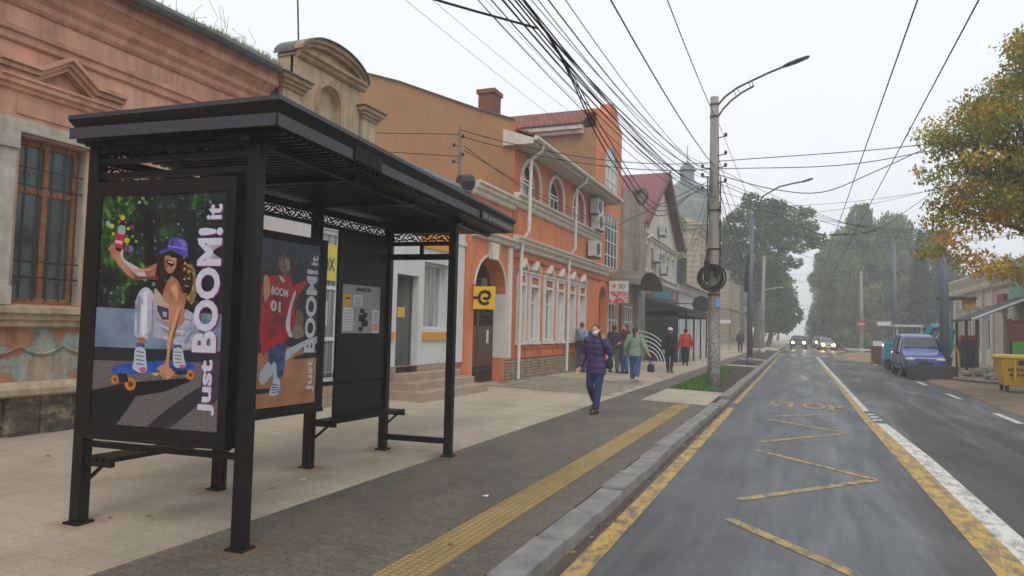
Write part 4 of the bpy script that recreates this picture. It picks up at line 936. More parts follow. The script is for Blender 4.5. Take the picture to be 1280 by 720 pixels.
m = MB(); m.quad((xs_-.028, a+.15, 1.55), (xs_-.028, a+.5, 1.55), (xs_-.028, a+.5, 1.98), (xs_-.028, a+.15, 1.98)); m.build('notice', mat('pale_notice', (196, 178, 170), .8, .2, 14, 0), f)
m = MB(); m.tube([(xw+.15, 15.86, -.0), (xw+.15, 15.86, 4.6)], .06, 8); m.tube([(xw+.15, 15.86, .25), (xw+.15, 15.86, .45)], .07, 8); tag(m.build('drainpipe', mat('galvanised_pipe', (150, 156, 160), .45, .2, 4, 0, metal=.3), origin=(xw+.15, 15.86, 0)), 'grey galvanised drainpipe between the white shop and the arched gateway', 'drainpipe')
m = MB(); m.tube([(xw+.1, 15.3, 5.0), (xw+.08, 15.28, 6.45)], [.05, .035], 8); rm = thing('roof_mast', 'short wooden cable mast with insulators on the white shop roof', 'mast', (xw+.1, 15.3, 4.97)); m.build('pole', mat('weathered_wood', (120, 112, 104), .9, .3, 8, .2, 30), rm)
for z, sg in ((6.15, 1), (5.95, -1), (5.7, 1), (5.55, -1)):
    m = MB(); m.tube([(xw+.09, 15.29, z), (xw+.09+.1*sg, 15.29-.08, z+.01)], .012, 5); m.ell((xw+.09+.12*sg, 15.29-.09, z+.02), .04, .04, .05, 8, 6); m.build('insulator', M_iron, rm)
m = MB(); m.tube([(xw+.15, 15.2, 5.06), (xw+.3, 15.5, 5.1)], [.16, .2], 8); m.build('rain_hopper', M_iron, ws)
# attic gable (old carved parapet)
M_stucco = mat('weathered_beige_stucco', (176, 154, 126), .95, .28, 2.4, .5, 18, streak=.4)
M_stucco2 = mat('stained_stucco_moulding', (162, 134, 106), .95, .3, 3.5, .4, 25, streak=.35)
xa = -8.6; at = thing('attic_gable', 'weathered beige stucco parapet gable with blind arch above the white shop roof', 'gable', (xa, 11.4, 4.9))
m = MB(); facade(m, 1, xa, 10.45, 12.42, 4.9, 6.56, [(11.02, 11.72, 4.9, 6.22, .32)], .14)
m.box(xa-.5, 10.45, 4.9, xa-.14, 12.42, 6.56); m.quad((xa, 10.45, 4.9), (xa-.2, 10.45, 4.9), (xa-.2, 10.45, 6.56), (xa, 10.45, 6.56)); m.quad((xa, 12.42, 4.9), (xa-.2, 12.42, 4.9), (xa-.2, 12.42, 6.56), (xa, 12.42, 6.56))
m.prism([(xa-.5, 10.42, 6.56)]+[(xa-.5, y, z) for y, z in arch_pts(10.42, 12.45, 6.56  , .36)]+[(xa-.5, 12.45, 6.56)], (.47, 0, 0)); m.build('wall', M_stucco, at)
m = MB(); arch_band(m, 1, xa, 11.02, 11.72, 5.9, .34, .09, .05); m.box(xa, 10.93, 4.9, xa+.05, 11.02, 5.9); m.box(xa, 11.72, 4.9, xa+.05, 11.81, 5.9); m.build('niche_surround', M_stucco2, at)
m = MB(); arch_band(m, 1, xa-.03, 10.42, 12.45, 6.62, .34, .09, .18, n=18); arch_band(m, 1, xa-.03, 10.52, 12.35, 6.62, .26, .08, .11, n=18); mould(m, 1, xa, 10.36, 12.51, [(.05, 6.48), (.09, 6.51), (.09, 6.56), (.15, 6.59), (.15, 6.64), (0, 6.65)]); m.build('arched_cornice', M_stucco2, at)
m = MB(); arch_band(m, 1, xa-.55, 10.40, 12.47, 6.62, .435, .02, .75, n=18); m.build('sheet_capping', M_zinc, at)
for (y0, y1, zt) in ((9.98, 10.47, 5.98), (12.46, 12.96, 6.12)):
    m = MB(); m.box(xa-.75, y0, 4.9, xa+.06, y1, zt-.2); pr = m.build('pier', M_stucco, at)
    m = MB()
    for o_, z0, z1 in ((.04, zt-.2, zt-.13), (.09, zt-.13, zt-.06), (.14, zt-.06, zt+.02)): m.box(xa-.75-.03, y0-o_, z0, xa+.06+o_, y1+o_, z1)
    m.build('cap', M_stucco2, pr); m = MB(); m.box(xa-.83, y0-.17, zt+.021, xa+.24, y1+.17, zt+.045); m.build('sheet_capping', M_zinc, pr)
m = MB(); m.box(xa-.7, 9.93, 4.9, xa-.05, 9.99, 5.9); m.build('rubble_flank', M_plinth, at)
m = MB(); m.tube([(xa-.4, 10.9, 6.9), (xa-.5, 10.9, 8.3)], .018, 5); m.build('rod', M_iron, at)
# ---- orange two-storey house
xo = -7.5; oh = thing('orange_house', 'orange two-storey house with white arched windows, brown gable wall and tower bay', 'house', (xo, 22, 0))
gw = [(18.80, 19.50), (19.74, 20.65), (21.06, 21.99), (22.32, 23.17), (23.58, 24.43), (24.83, 25.73)]
wo = [(a+.13, b-.12, 1.2, 2.8) for a, b in gw]
up = [(19.02, 20.50), (21.44, 22.86), (23.98, 25.40)]
tall = (28.66, 30.86)
m = MB()
facade(m, 1, xo, 18.4, 27.0, .70, 4.0, wo, .14, 0, 1); facade(m, 1, xo, 27.0, 31.3, -.05, 4.0, [(27.45, 28.65, .1, 3.35, .6), (29.0, 31.0, .1, 2.75)], .2)
facade(m, 1, xo, 18.4, 27.3, 4.0, 7.05, [(a, b, 5.42, 6.52, .62) for a, b in up], .22)
facade(m, 1, xo, 27.3, 31.3, 4.0, 10.2, [(28.6, 30.8, 4.15, 6.5), (28.5, 30.75, 7.3, 9.45, .9)], .25)
m.prism([(xo, 26.9, 10.2), (xo, 31.3, 10.2), (xo, 31.3, 10.55), (xo, 30.6, 10.75), (xo, 30.3, 11.3), (xo, 29.4, 11.3), (xo, 28.9, 10.6), (xo, 26.9, 10.35)], (-.5, 0, 0))
m.quad((xo, 26.9, 7.0), (xo, 27.3, 7.0), (xo, 27.3, 10.2), (xo, 26.9, 10.2))
m.build('wall', [M_orange, M_wtrim], oh)
m = MB(); m.poly([(xo, 18.4, 0), (xo, 18.4, 7.45), (-8.6, 18.4, 7.84), (-11.32, 18.4, 8.96), (-13.4, 18.4, 9.65), (-20, 18.4, 7.6), (-20, 18.4, 0)]); m.build('gable_wall', M_brown, oh)
m = MB(); m.quad((xo-.005, 26.9, 6.6), (-13, 26.9, 6.6), (-13, 26.9, 9.6), (xo-.005, 26.9, 9.6)); m.build('tower_flank', M_brown, oh)
m = MB(); m.quad((xo, 31.3, 0), (-13, 31.3, 0), (-13, 31.3, 10.2), (xo, 31.3, 10.2)); m.build('rear_flank', M_brown, oh)
m = MB(); m.box(xo-.02, 18.37, 0, xo+.02, 18.75, 7.4); m.build('corner_strip', M_oranged, oh)
m = MB(); m.box(xo-.3, 18.38, -.05, xo+.07, 27.1, .695); m.build('brick_base', M_brickbase, oh)
m = MB(); m.box(xo+.002, 18.7, .98, xo+.05, 26.9, 1.06); m.box(xo+.002, 18.7, .72, xo+.05, 26.9, .78)
for y in [18.7]+[(gw[i][1]+gw[i+1][0])/2-.06 for i in range(5)]+[26.5]: m.box(xo+.002, y, .78, xo+.04, y+.12, .98)
m.build('panel_band', M_oranged, oh)
m = MB(); mould(m, 1, xo, 18.4, 29.2, [(.03, 3.55), (.07, 3.58), (.07, 3.64), (.02, 3.66)]); m.build('string_course', M_oranged, oh)
m = MB(); mould(m, 1, xo, 18.4, 29.0, [(.06, 3.80), (.10, 3.84), (.10, 3.92), (.20, 4.0), (.20, 4.06), (.26, 4.12), (.26, 4.17), (0, 4.22)])
mould(m, 1, xo, 18.4, 27.4, [(.05, 5.02), (.09, 5.08), (.09, 5.16), (.16, 5.20), (.16, 5.28), (.24, 5.33), (.24, 5.39), (0, 5.41)]); m.build('cornice', M_trim, oh)
for (a, b), h in zip(gw, wo):
    m = MB(); ya, yb, za, zb = h; x = xo+.003
    m.box(x, ya-.12, za-.02, x+.07, ya-.005, 3.18); m.box(x, yb+.005, za-.02, x+.07, yb+.12, 3.18); m.box(x, ya-.005, zb+.01, x+.06, yb+.005, zb+.1); m.box(x, ya-.005, 3.1, x+.07, yb+.005, 3.18); m.box(x, ya-.14, za-.10, x+.11, yb+.14, za-.02)
    m.box(x, ya-.14, 3.185, x+.10, yb+.14, 3.25)
    cy = (ya+yb)/2
    for (o_, z0, hw, hh) in ((.09, 3.25, .46, .36), (.13, 3.29, .39, .32), (.17, 3.33, .31, .28)):
        q = [(x, cy-hw, z0), (x, cy-hw*.55, z0+.03), (x, cy, z0+hh), (x, cy+hw*.55, z0+.03), (x, cy+hw, z0), (x, cy+hw*.45, z0-.03), (x, cy, z0+hh-.14), (x, cy-hw*.45, z0-.03)]
        for i in range(4): m.prism([q[i], q[i+1], q[(7-i) if i < 3 else 5], q[(8-i) % 8 if i else 0]] if False else [q[i], q[i+1], q[[7, 6, 5, 4][i]], q[[0, 7, 6, 5][i]]], (o_, 0, 0))
    m.build('window_surround', M_wtrim, oh)
    window(oh, 1, xo, *h, M_upvc, M_pane3, 1, (.72,), .055, setb=.06)
    m = MB(); m.box(x, ya, zb+.12, x+.03, yb, 3.085); m.build('panel', M_oranged, oh)
for a, b in up:
    window(oh, 1, xo, a, b, 5.42, 6.52, M_upvc, M_pane2, 2, (.55,), .06, .62, setb=.14)
    m = MB(); x = xo+.003; arch_band(m, 1, x, a, b, 5.90, .62, .13, .05); m.box(x, b, 5.42, x+.05, b+.13, 5.9); m.box(x, a-.13, 5.42, x+.05, a, 5.9); m.build('arch_surround', M_wtrim, oh)
window(oh, 1, xo, 28.6, 30.8, 4.15, 6.5, M_upvc, M_pane2, 3, (.25, .5, .75), .05, setb=.02); window(oh, 1, xo, 28.5, 30.75, 7.3, 9.45, M_upvc, M_pane3, 2, (.3, .58), .05, .9, setb=.03)
m = MB(); arch_band(m, 1, xo+.002, 27.45, 28.65, 2.75, .6, .2, .10); m.box(xo+.002, 27.25, -.05, xo+.10, 27.45, 2.75); m.box(xo+.002, 28.65, -.05, xo+.10, 28.85, 2.75); m.build('door_surround', M_orange, oh)
m = MB(); m.box(xo-.17, 27.46, .1, xo-.22, 28.64, 3.3); m.build('door', mat('brown_door', (110, 56, 38), .6, .15, 3, 0), oh)
window(oh, 1, xo, 29.0, 31.0, .1, 2.75, M_upvc, M_pane3, 3, (.72,), .07, setb=.02, name='glazed_door')
# eaves, gutter and roofs
m = MB(); m.prism([(xo-.3, 18.25, 6.72), (xo+.62, 18.25, 6.72), (xo+.66, 18.25, 6.86), (xo-.3, 18.25, 7.2)], (0, 10.3, 0)); m.build('eaves', M_trim, oh)
m = MB(); m.tube([(xo+.72, 18.2, 6.86), (xo+.72, 28.5, 6.86)], .07, 8); m.build('gutter', M_trim, oh)
m = MB(); m.prism([(xo+.72, 18.42, 6.93), (xo+.72, 18.42, 6.99), (-13.4, 18.42, 9.62), (-20, 18.42, 7.6), (-20, 18.42, 7.4), (-13.4, 18.42, 9.5)], (0, 8.7, 0)); m.build('roof', M_tile, oh)
m = MB(); m.prism([(xo, 18.34, 7.46), (-8.6, 18.34, 7.85), (-11.32, 18.34, 8.97), (-13.4, 18.34, 9.66), (-13.4, 18.34, 9.70), (-11.32, 18.34, 9.01), (-8.6, 18.34, 7.89), (xo, 18.34, 7.50)], (0, .14, 0)); m.build('verge_capping', M_zinc, oh)
m = MB(); m.prism([(xo-.5, 26.55, 9.5), (-13, 26.55, 9.5), (-13, 26.55, 9.66), (xo-.5, 26.55, 9.66)], (0, .4, 0)); m.box(xo-.5, 26.7, 9.35, -13, 26.9, 9.5); m.build('tower_eaves', M_trim, oh)
m = MB(); m.prism([(xo-.5, 26.5, 9.67), (xo-.5, 26.5, 9.72), (xo-.5, 29.1, 11.05), (xo-.5, 31.5, 9.72), (xo-.5, 31.5, 9.67)], (-6, 0, 0)); m.build('tower_roof', M_tile, oh)
m = MB(); m.box(-8.95, 19.0, 7.6, -8.45, 19.55, 8.55); ch = m.build('chimney', M_redbrick, oh); m = MB(); m.box(-9.0, 18.95, 8.55, -8.4, 19.6, 8.68); m.build('chimney_cap', M_redbrick, ch)
def downpipe(y, label):
    m = MB(); x = xo+.75
    m.tube([(x-.03, y, 6.84), (x-.08, y, 6.62), (xo+.36, y-.02, 6.4), (xo+.34, y-.02, 4.35), (xo+.16, y-.05, 4.05), (xo+.14, y-.05, 3.7), (xo+.12, y-.05, .15)], .05, 8); m.build('downpipe', M_wtrim, oh)
downpipe(18.85, ''); downpipe(23.35, '')
ac(xo+.08, 26.4, 6.0, 'upper white air conditioner of the stacked pair under the orange eaves'); ac(xo+.08, 26.55, 5.42, 'lower white air conditioner of the stacked pair under the orange eaves') ; ac(xo+.08, 26.2, 4.35, 'single white air conditioner just above the lower cornice of the orange house')
# gateway wing
gwg = thing('gateway_wing', 'orange gateway wing with a tall round arch between the white shop and the orange house', 'gateway', (xo, 17, 0))
AR = (15.98, 18.02, 0, 3.44, .95)
m = MB(); facade(m, 1, xo, 15.75, 18.365, -.05, 5.15, [AR], .45); m.quad((xo, 15.75, -.05), (xo-5, 15.75, -.05), (xo-5, 15.75, 5.15), (xo, 15.75, 5.15)); m.box(xo-.5, 15.76, 3.6, xo-5, 18.36, 5.1)
m.build('wall', M_orange, gwg)
m = MB(); m.quad((xo-3.5, 15.76, 0), (xo-3.5, 18.36, 0), (xo-3.5, 18.36, 3.6), (xo-3.5, 15.76, 3.6)); m.build('passage_wall', M_oranged, gwg)
m = MB(); mould(m, 1, xo, 15.7, 18.36, [(.06, 4.86), (.1, 4.9), (.1, 4.98), (.18, 5.03), (.18, 5.1), (.24, 5.14), (.24, 5.2), (0, 5.22)]); mould(m, 1, xo, 15.76, 18.36, [(.05, 3.82), (.10, 3.86), (.10, 3.92), (.18, 3.98), (.18, 4.04), (0, 4.08)]); m.build('cornice', M_trim, gwg)
m = MB(); m.prism([(xo+.004, 16.82, 3.35), (xo+.004, 17.18, 3.35), (xo+.004, 17.26, 3.78), (xo+.004, 16.74, 3.78)], (.12, 0, 0)); m.build('keystone', M_wtrim, gwg)
m = MB(); arch_band(m, 1, xo+.003, 15.98, 18.02, 2.49, .95, .05, .03); m.box(xo+.003, 18.02, .75, xo+.035, 18.1, 2.49); m.box(xo-.44, 18.0, .75, xo-.002, 18.025, 2.49); m.box(xo+.003, 18.13, .75, xo+.06, 18.35, 3.8); m.build('arch_trim', M_wtrim, gwg)
m = MB(); m.box(xo-.40, 18.03, 0, xo+.06, 18.36, .74); m.build('brick_base', M_brickbase, gwg)
M_gate = mat('brown_sheet_gate', (92, 64, 50), .6, .2, 2.5, .15, 30, streak=.25)
gt = thing('metal_gate', 'brown sheet metal double gate with a spiked scroll top in the orange archway', 'gate', (xo-.35, 17, 0))
for (a, b) in ((16.0, 16.99), (17.01, 18.0)):
    m = MB(); m.box(xo-.35, a, .12, xo-.40, b, 1.62); m.box(xo-.34, a, .1, xo-.41, a+.05, 2.05); m.box(xo-.34, b-.05, .1, xo-.41, b, 2.05); lf = m.build('leaf', M_gate, gt)
    m = MB()
    for i in range(9):
        y = a+.08+i*.105; m.tube([(xo-.37, y, 1.6), (xo-.37, y, 2.1)], .012, 5); m.tube([(xo-.37, y, 1.75), (xo-.37, y+.05, 1.82), (xo-.37, y, 1.9), (xo-.37, y+.06, 1.97)], .012, 4)
    m.build('scroll_bars', M_iron, lf); m = MB()
    for i in range(9):
        y = a+.08+i*.105; m.tube([(xo-.335, y, .14), (xo-.335, y, .55)], .012, 5); m.tube([(xo-.335, y, .2), (xo-.335, y+.06, .32), (xo-.335, y, .45)], .012, 4)
    m.build('foot_scroll_bars', M_iron, lf)
m = MB(); m.box(xo-.33, 17.55, 1.15, xo-.34, 17.68, 1.5); m.build('notice', M_wtrim, gt)
# yellow projecting sign
M_sy = mat('yellow_sign_face', (226, 176, 30), .45, .04, 3, 0); M_sb = mat('black_sign_mark', (30, 28, 24), .5, 0, 3, 0)
ys = thing('hanging_sign', 'square yellow sign with a black curled mark projecting beside the archway', 'sign', (xo+.3, 15.9, 2.3))
m = MB(); m.box(xo+.04, 15.85, 2.02, xo+.60, 15.95, 2.58); pnl = m.build('sign_panel', M_sy, ys, bevel=.008)
m = MB(); cx, cz = xo+.33, 2.30
def ringarc(cx, cz, r, w_, a0, a1, n=20):
    for i in range(n):
        t0, t1 = R(a0+(a1-a0)*i/n), R(a0+(a1-a0)*(i+1)/n)
        m.quad((cx+(r-w_)*math.cos(t0), 15.847, cz+(r-w_)*math.sin(t0)), (cx+r*math.cos(t0), 15.847, cz+r*math.sin(t0)), (cx+r*math.cos(t1), 15.847, cz+r*math.sin(t1)), (cx+(r-w_)*math.cos(t1), 15.847, cz+(r-w_)*math.sin(t1)))
ringarc(cx+.02, cz, .19, .08, 40, 318); ringarc(cx+.07, cz+.06, .125, .075, -150, 75)
m.quad((cx-.29, 15.8465, cz-.035), (cx-.08, 15.8465, cz-.035), (cx-.08, 15.8465, cz+.035), (cx-.29, 15.8465, cz+.035)); m.build('curled_mark', M_sb, pnl, fixn=False)
m = MB(); m.tube([(xo-.02, 15.9, 2.62), (xo+.35, 15.9, 2.62)], .018, 6); m.box(xo+.25, 15.86, 2.58, xo+.37, 15.94, 2.78); m.build('bracket', M_zinc, ys)
# ---- print-shop entrance bay with canopy and sign
M_beigewall = brickmat('grey_beige_block', (160, 144, 126), (148, 132, 114), (120, 108, 96), .5, .25, .01, 'yz', bump=.3)
M_conc = mat('stained_concrete', (142, 132, 120), .95, .2, 1.5, .4, 25, streak=.45)
pb = thing('shop_bay', 'narrow grey beige entrance bay with glazed doors between the orange and the red-roofed houses', 'shop', (xo, 33, 0))
m = MB(); facade(m, 1, xo+.1, 31.32, 35.3, -.05, 8.0, [(31.7, 33.6, .1, 2.7)], .3); m.quad((xo+.1, 31.32, 3), (xo-4, 31.32, 3), (xo-4, 31.32, 8), (xo+.1, 31.32, 8)); m.build('wall', M_beigewall, pb)
m = MB(); m.box(xo+.05, 33.75, -.05, xo+.35, 35.25, 8.3); m.box(xo+.0, 33.6, 8.3, xo+.40, 35.35, 8.45); m.build('concrete_pier', M_conc, pb)
window(pb, 1, xo+.1, 31.7, 33.6, .1, 2.7, M_upvc, M_pane3, 3, (.72,), .07, setb=.02)
m = MB()
n = 10
for i in range(n):
    a0, a1 = PI*i/n, PI*(i+1)/n; y0, y1 = 31.7-2.6*math.cos(a0), 31.7-2.6*math.cos(a1); z0, z1 = 3.55+.7*math.sin(a0), 3.55+.7*math.sin(a1)
    m.hexa([(xo+.1, y0, z0), (xo+1.4, y0, z0-.1), (xo+1.4, y1, z1-.1), (xo+.1, y1, z1), (xo+.1, y0, z0+.04), (xo+1.4, y0, z0-.06), (xo+1.4, y1, z1-.06), (xo+.1, y1, z1+.04)])
tag(m.build('canopy', mat('brown_tinted_canopy', (104, 92, 80), .35, .2, 3, 0), origin=(xo+.1, 32.6, 3.5)), 'curved brown translucent canopy over the entrance beside the orange house', 'canopy')
sg3 = thing('shop_sign', 'white box sign reading 3D with a red and white lower half under the curved canopy', 'sign', (xo+.5, 28.9, 2.6))
m = MB(); m.box(xo+.12, 28.92, 3.18, xo+.92, 29.06, 3.62); pa = m.build('sign_panel', M_upvc, sg3); m = MB(); add_text(m, '3D', (xo+.52, 28.915, 3.3), (1, 0, 0), (0, 0, 1), .30, .19, 0, .02); m.build('lettering', mat('grey_letters', (90, 84, 80), .6, 0, 3, 0), pa)
m = MB(); m.disc((xo+.34, 28.92, 3.4), (0, -1, 0), .09, .006, 14); m.build('round_mark', mat('orange_mark', (216, 140, 70), .6, 0, 3, 0), pa)
t = NT('red_white_print'); t.col(t.ramp(t.noise(t.pos(), 5, 3, .6, 1.5), [(.46, lin((206, 196, 190))), (.5, lin((196, 60, 56)))], 'CONSTANT'))
m = MB(); m.box(xo+.12, 28.93, 2.72, xo+.92, 29.05, 3.17); m.build('lower_panel', t.m, sg3)
# ---- white building with the red roof and black terrace
xb = -7.5; wb = thing('white_house', 'pale stucco house with a steep red metal roof and dark shop front', 'house', (xb, 41, 0))
M_pale = mat('pale_stucco', (190, 184, 168), .9, .14, 1.5, .3, 30, streak=.3)
holes = [(36.6+i*1.72, 37.5+i*1.72, 4.9, 6.1) for i in range(6)]
m = MB(); facade(m, 1, xb, 35.36, 47.0, 3.9, 7.1, holes, .25); m.poly([(xb, 35.6, 7.1), (xb, 46.8, 7.1), (xb, 41.2, 10.45)]); m.quad((xb, 35.36, 0), (xb-8, 35.36, 0), (xb-8, 35.36, 7.1), (xb, 35.36, 7.1)); m.quad((xb, 47, 0), (xb-8, 47, 0), (xb-8, 47, 7.1), (xb, 47, 7.1)); m.build('wall', M_pale, wb)
for h in holes: window(wb, 1, xb, *h, M_upvc, M_pane2, 1, (), .06, setb=.15)
m = MB(); mould(m, 1, xb, 35.4, 47, [(.05, 6.4), (.12, 6.46), (.12, 6.54), (.2, 6.6), (.2, 6.66), (0, 6.7)]); mould(m, 1, xb, 35.4, 47, [(.04, 4.55), (.1, 4.6), (.1, 4.68), (0, 4.7)])
for i in range(7): m.box(xb+.002, 36.3+i*1.72-.35, 4.7, xb+.08, 36.3+i*1.72-.1, 6.4)
m.build('moulding', M_pale, wb)
t = NT('red_metal_roof_tile'); br = t.N('ShaderNodeTexBrick'); gg = t.N('ShaderNodeNewGeometry'); t.L(gg.outputs['Position'], br.inputs['Vector']); br.inputs['Scale'].default_value = 1; br.inputs['Brick Width'].default_value = .9; br.inputs['Row Height'].default_value = .22; br.inputs['Mortar Size'].default_value = .018; br.offset = .0
br.inputs['Color1'].default_value = lin((124, 42, 46))+(1,); br.inputs['Color2'].default_value = lin((112, 36, 42))+(1,); br.inputs['Mortar'].default_value = lin((62, 24, 28))+(1,); t.col(br.outputs['Color']); t.rough(.5); t.bump(t.math('MULTIPLY', br.outputs['Fac'], -1.0), 1.0, .03)
m = MB(); m.prism([(xb+.45, 35.0, 6.85), (xb+.45, 41.2, 10.62), (xb+.45, 47.4, 6.85), (xb+.45, 47.4, 7.0), (xb+.45, 41.2, 10.78), (xb+.45, 35.0, 7.0)], (-9, 0, 0)); m.build('roof', t.m, wb)
M_barge = mat('brown_barge_board', (104, 62, 48), .7, .2, 3, 0)
m = MB(); 
for sg, ye in ((1, 47.45), (-1, 34.95)): m.prism([(xb+.455, 41.2, 10.45), (xb+.455, ye, 6.65), (xb+.455, ye, 7.05), (xb+.455, 41.2, 10.85)], (.08, 0, 0))
m.build('barge_board', M_barge, wb)
m = MB(); m.tube([(xb+.1, 35.5, .1), (xb+.1, 35.5, 6.1), (xb+.5, 36.2, 6.5)], .06, 6); m.build('downpipe', M_wtrim, wb)
M_fas = mat('charcoal_fascia', (56, 58, 62), .5, .12, 2, 0); m = MB(); m.box(xb+.02, 35.6, 3.25, xb+.22, 46.6, 4.2); fs = m.build('shop_fascia', M_fas, wb)
m = MB(); xs_ = xb+.224
rr = random.Random(11)
for i in range(7):
    y = 38.0+i*.8; m.box(xs_, y, 3.45, xs_+.02, y+.16, 4.05); m.box(xs_, y+.4, 3.45, xs_+.02, y+.56, 4.05); m.box(xs_, y+.16, [3.9, 3.45, 3.68][i % 3], xs_+.018, y+.4, [4.05, 3.58, 3.82][i % 3])
m.build('teal_letters', mat('teal_letters', (44, 140, 150), .5, 0, 3, 0), fs)
m = MB(); m.box(xs_, 36.2, 3.5, xs_+.015, 37.2, 3.98); m.box(xs_, 44.4, 3.5, xs_+.015, 45.4, 3.98); m.build('orange_plaques', mat('rusty_orange_plaque', (186, 92, 58), .6, .2, 6, 0), fs)
for i, (y, z, l) in enumerate(((39.0, 5.35, 'nearest air conditioner on the pale house under the red roof'), (41.2, 4.85, 'middle air conditioner on the pale house, lowest of the three'), (40.6, 7.0, 'topmost air conditioner in the gable of the pale red-roofed house'))): ac(xb+.1, y, z, l, grp='air conditioners on the red-roofed house')
M_blk = mat('black_canvas', (32, 32, 34), .8, .15, 3, .1, 30); M_blkp = mat('black_terrace_panel', (30, 30, 33), .5, .2, 1.5, 0)
aw = thing('terrace_awning', 'black canvas awning on thin posts over the terrace of the red-roofed house', 'awning', (-6.3, 40, 0))
m = MB(); m.prism([(xb+.24, 35.8, 3.22), (-5.2, 35.8, 2.75), (-5.2, 35.8, 2.38), (-5.25, 35.8, 2.38), (-5.25, 35.8, 2.70), (xb+.24, 35.8, 3.17)], (0, 8.6, 0)); m.poly([(xb+.24, 35.8, 3.17), (-5.2, 35.8, 2.7), (-5.2, 35.8, 2.35), (xb+.24, 35.8, 2.35)]); m.poly([(xb+.24, 44.4, 3.17), (-5.2, 44.4, 2.7), (-5.2, 44.4, 2.35), (xb+.24, 44.4, 2.35)]); m.build('canopy', M_blk, aw)
for y in (36.0, 38.8, 41.6, 44.3):
    m = MB(); m.box(-5.28, y-.04, -.05, -5.2, y+.04, 2.5); m.build('post', M_iron, aw)
m = MB()
for i in range(9): m.box(xb+.15, 35.8+i*1.2, 0, xb+.22, 35.8+i*1.2+1.1, 3.2)
m.build('back_panel', M_blkp, wb)
m = MB(); m.box(xb+.4, 35.8, 0, -5.6, 35.86, 2.6); m.box(-5.66, 35.8, 0, -5.6, 38.7, 1.1); m.build('side_screen', M_blkp, aw)
m = MB(); c = (-5.6, 44.6, 3.25); m.tube([(c[0], c[1]-.06, c[2]), (c[0], c[1]+.06, c[2])], .55, 8); m.tube([(xb, 44.6, 3.3), (c[0], 44.6, 3.3)], .03, 5); tag(m.build('hanging_sign', M_blk, origin=c), 'black rounded blank-looking sign hanging past the awning end', 'sign')
# curved white rack rail
br_ = thing('bicycle_rack', 'white curved tubular rack on the pavement by the terrace', 'rack', (-6.3, 31.5, 0)); g = sz(-6.3)
for k in range(5):
    m = MB(); r_ = 1.55-.22*k; m.tube([(-6.9+.28*k*.3+1.5*math.sin(a_)*r_/1.55, 32.5, g+r_*math.cos(a_)*.95+.02) for a_ in [PI/2*i/10 for i in range(11)]], .022, 6); m.build('hoop', M_upvc, br_)
m = MB(); m.tube([(-6.9, 32.5, g), (-6.9, 32.5, g+1.55)], .025, 6); m.tube([(-6.9, 32.5, g+.03), (-5.4, 32.5, g+.03)], .022, 6); m.build('frame', M_upvc, br_)
# ---- low grey-white building, ornate building, domed corner
M_far = brickmat('old_beige_stone', (188, 174, 148), (176, 162, 138), (112, 102, 88), 1.3, .5, .03, 'yz', bump=1.0, wear=.3, wscale=.5); M_far2 = mat('pale_grey_render', (176, 174, 168), .95, .12, 1, .2, 20, streak=.2)
lb = thing('low_building', 'low grey white building with a row of windows and gutter beyond the black terrace', 'building', (-7.6, 55, 0))
hs_ = [(48.3+i*2.2, 49.5+i*2.2, .9, 2.7) for i in range(7)]
m = MB(); facade(m, 1, -7.6, 47.02, 64, -.1, 4.6, hs_, .25); m.quad((-7.6, 64, 0), (-15, 64, 0), (-15, 64, 4.6), (-7.6, 64, 4.6)); m.build('wall', M_far2, lb)
for h in hs_: window(lb, 1, -7.6, *h, M_upvc, M_pane3, 1, (.7,), .07, setb=.1)
m = MB(); mould(m, 1, -7.6, 47.1, 64.1, [(.1, 4.2), (.25, 4.35), (.25, 4.5), (.4, 4.6), (.4, 4.7), (0, 4.75)]); m.build('cornice', M_far2, lb)
m = MB(); m.tube([(-7.15, 47, 4.78), (-7.15, 64.2, 4.78)], .09, 6); m.build('gutter', M_zinc, lb); m = MB(); m.prism([(-7.2, 47, 4.8), (-14, 47, 6.6), (-14, 47, 4.8)], (0, 17, 0)); m.build('roof', M_sheet, lb)
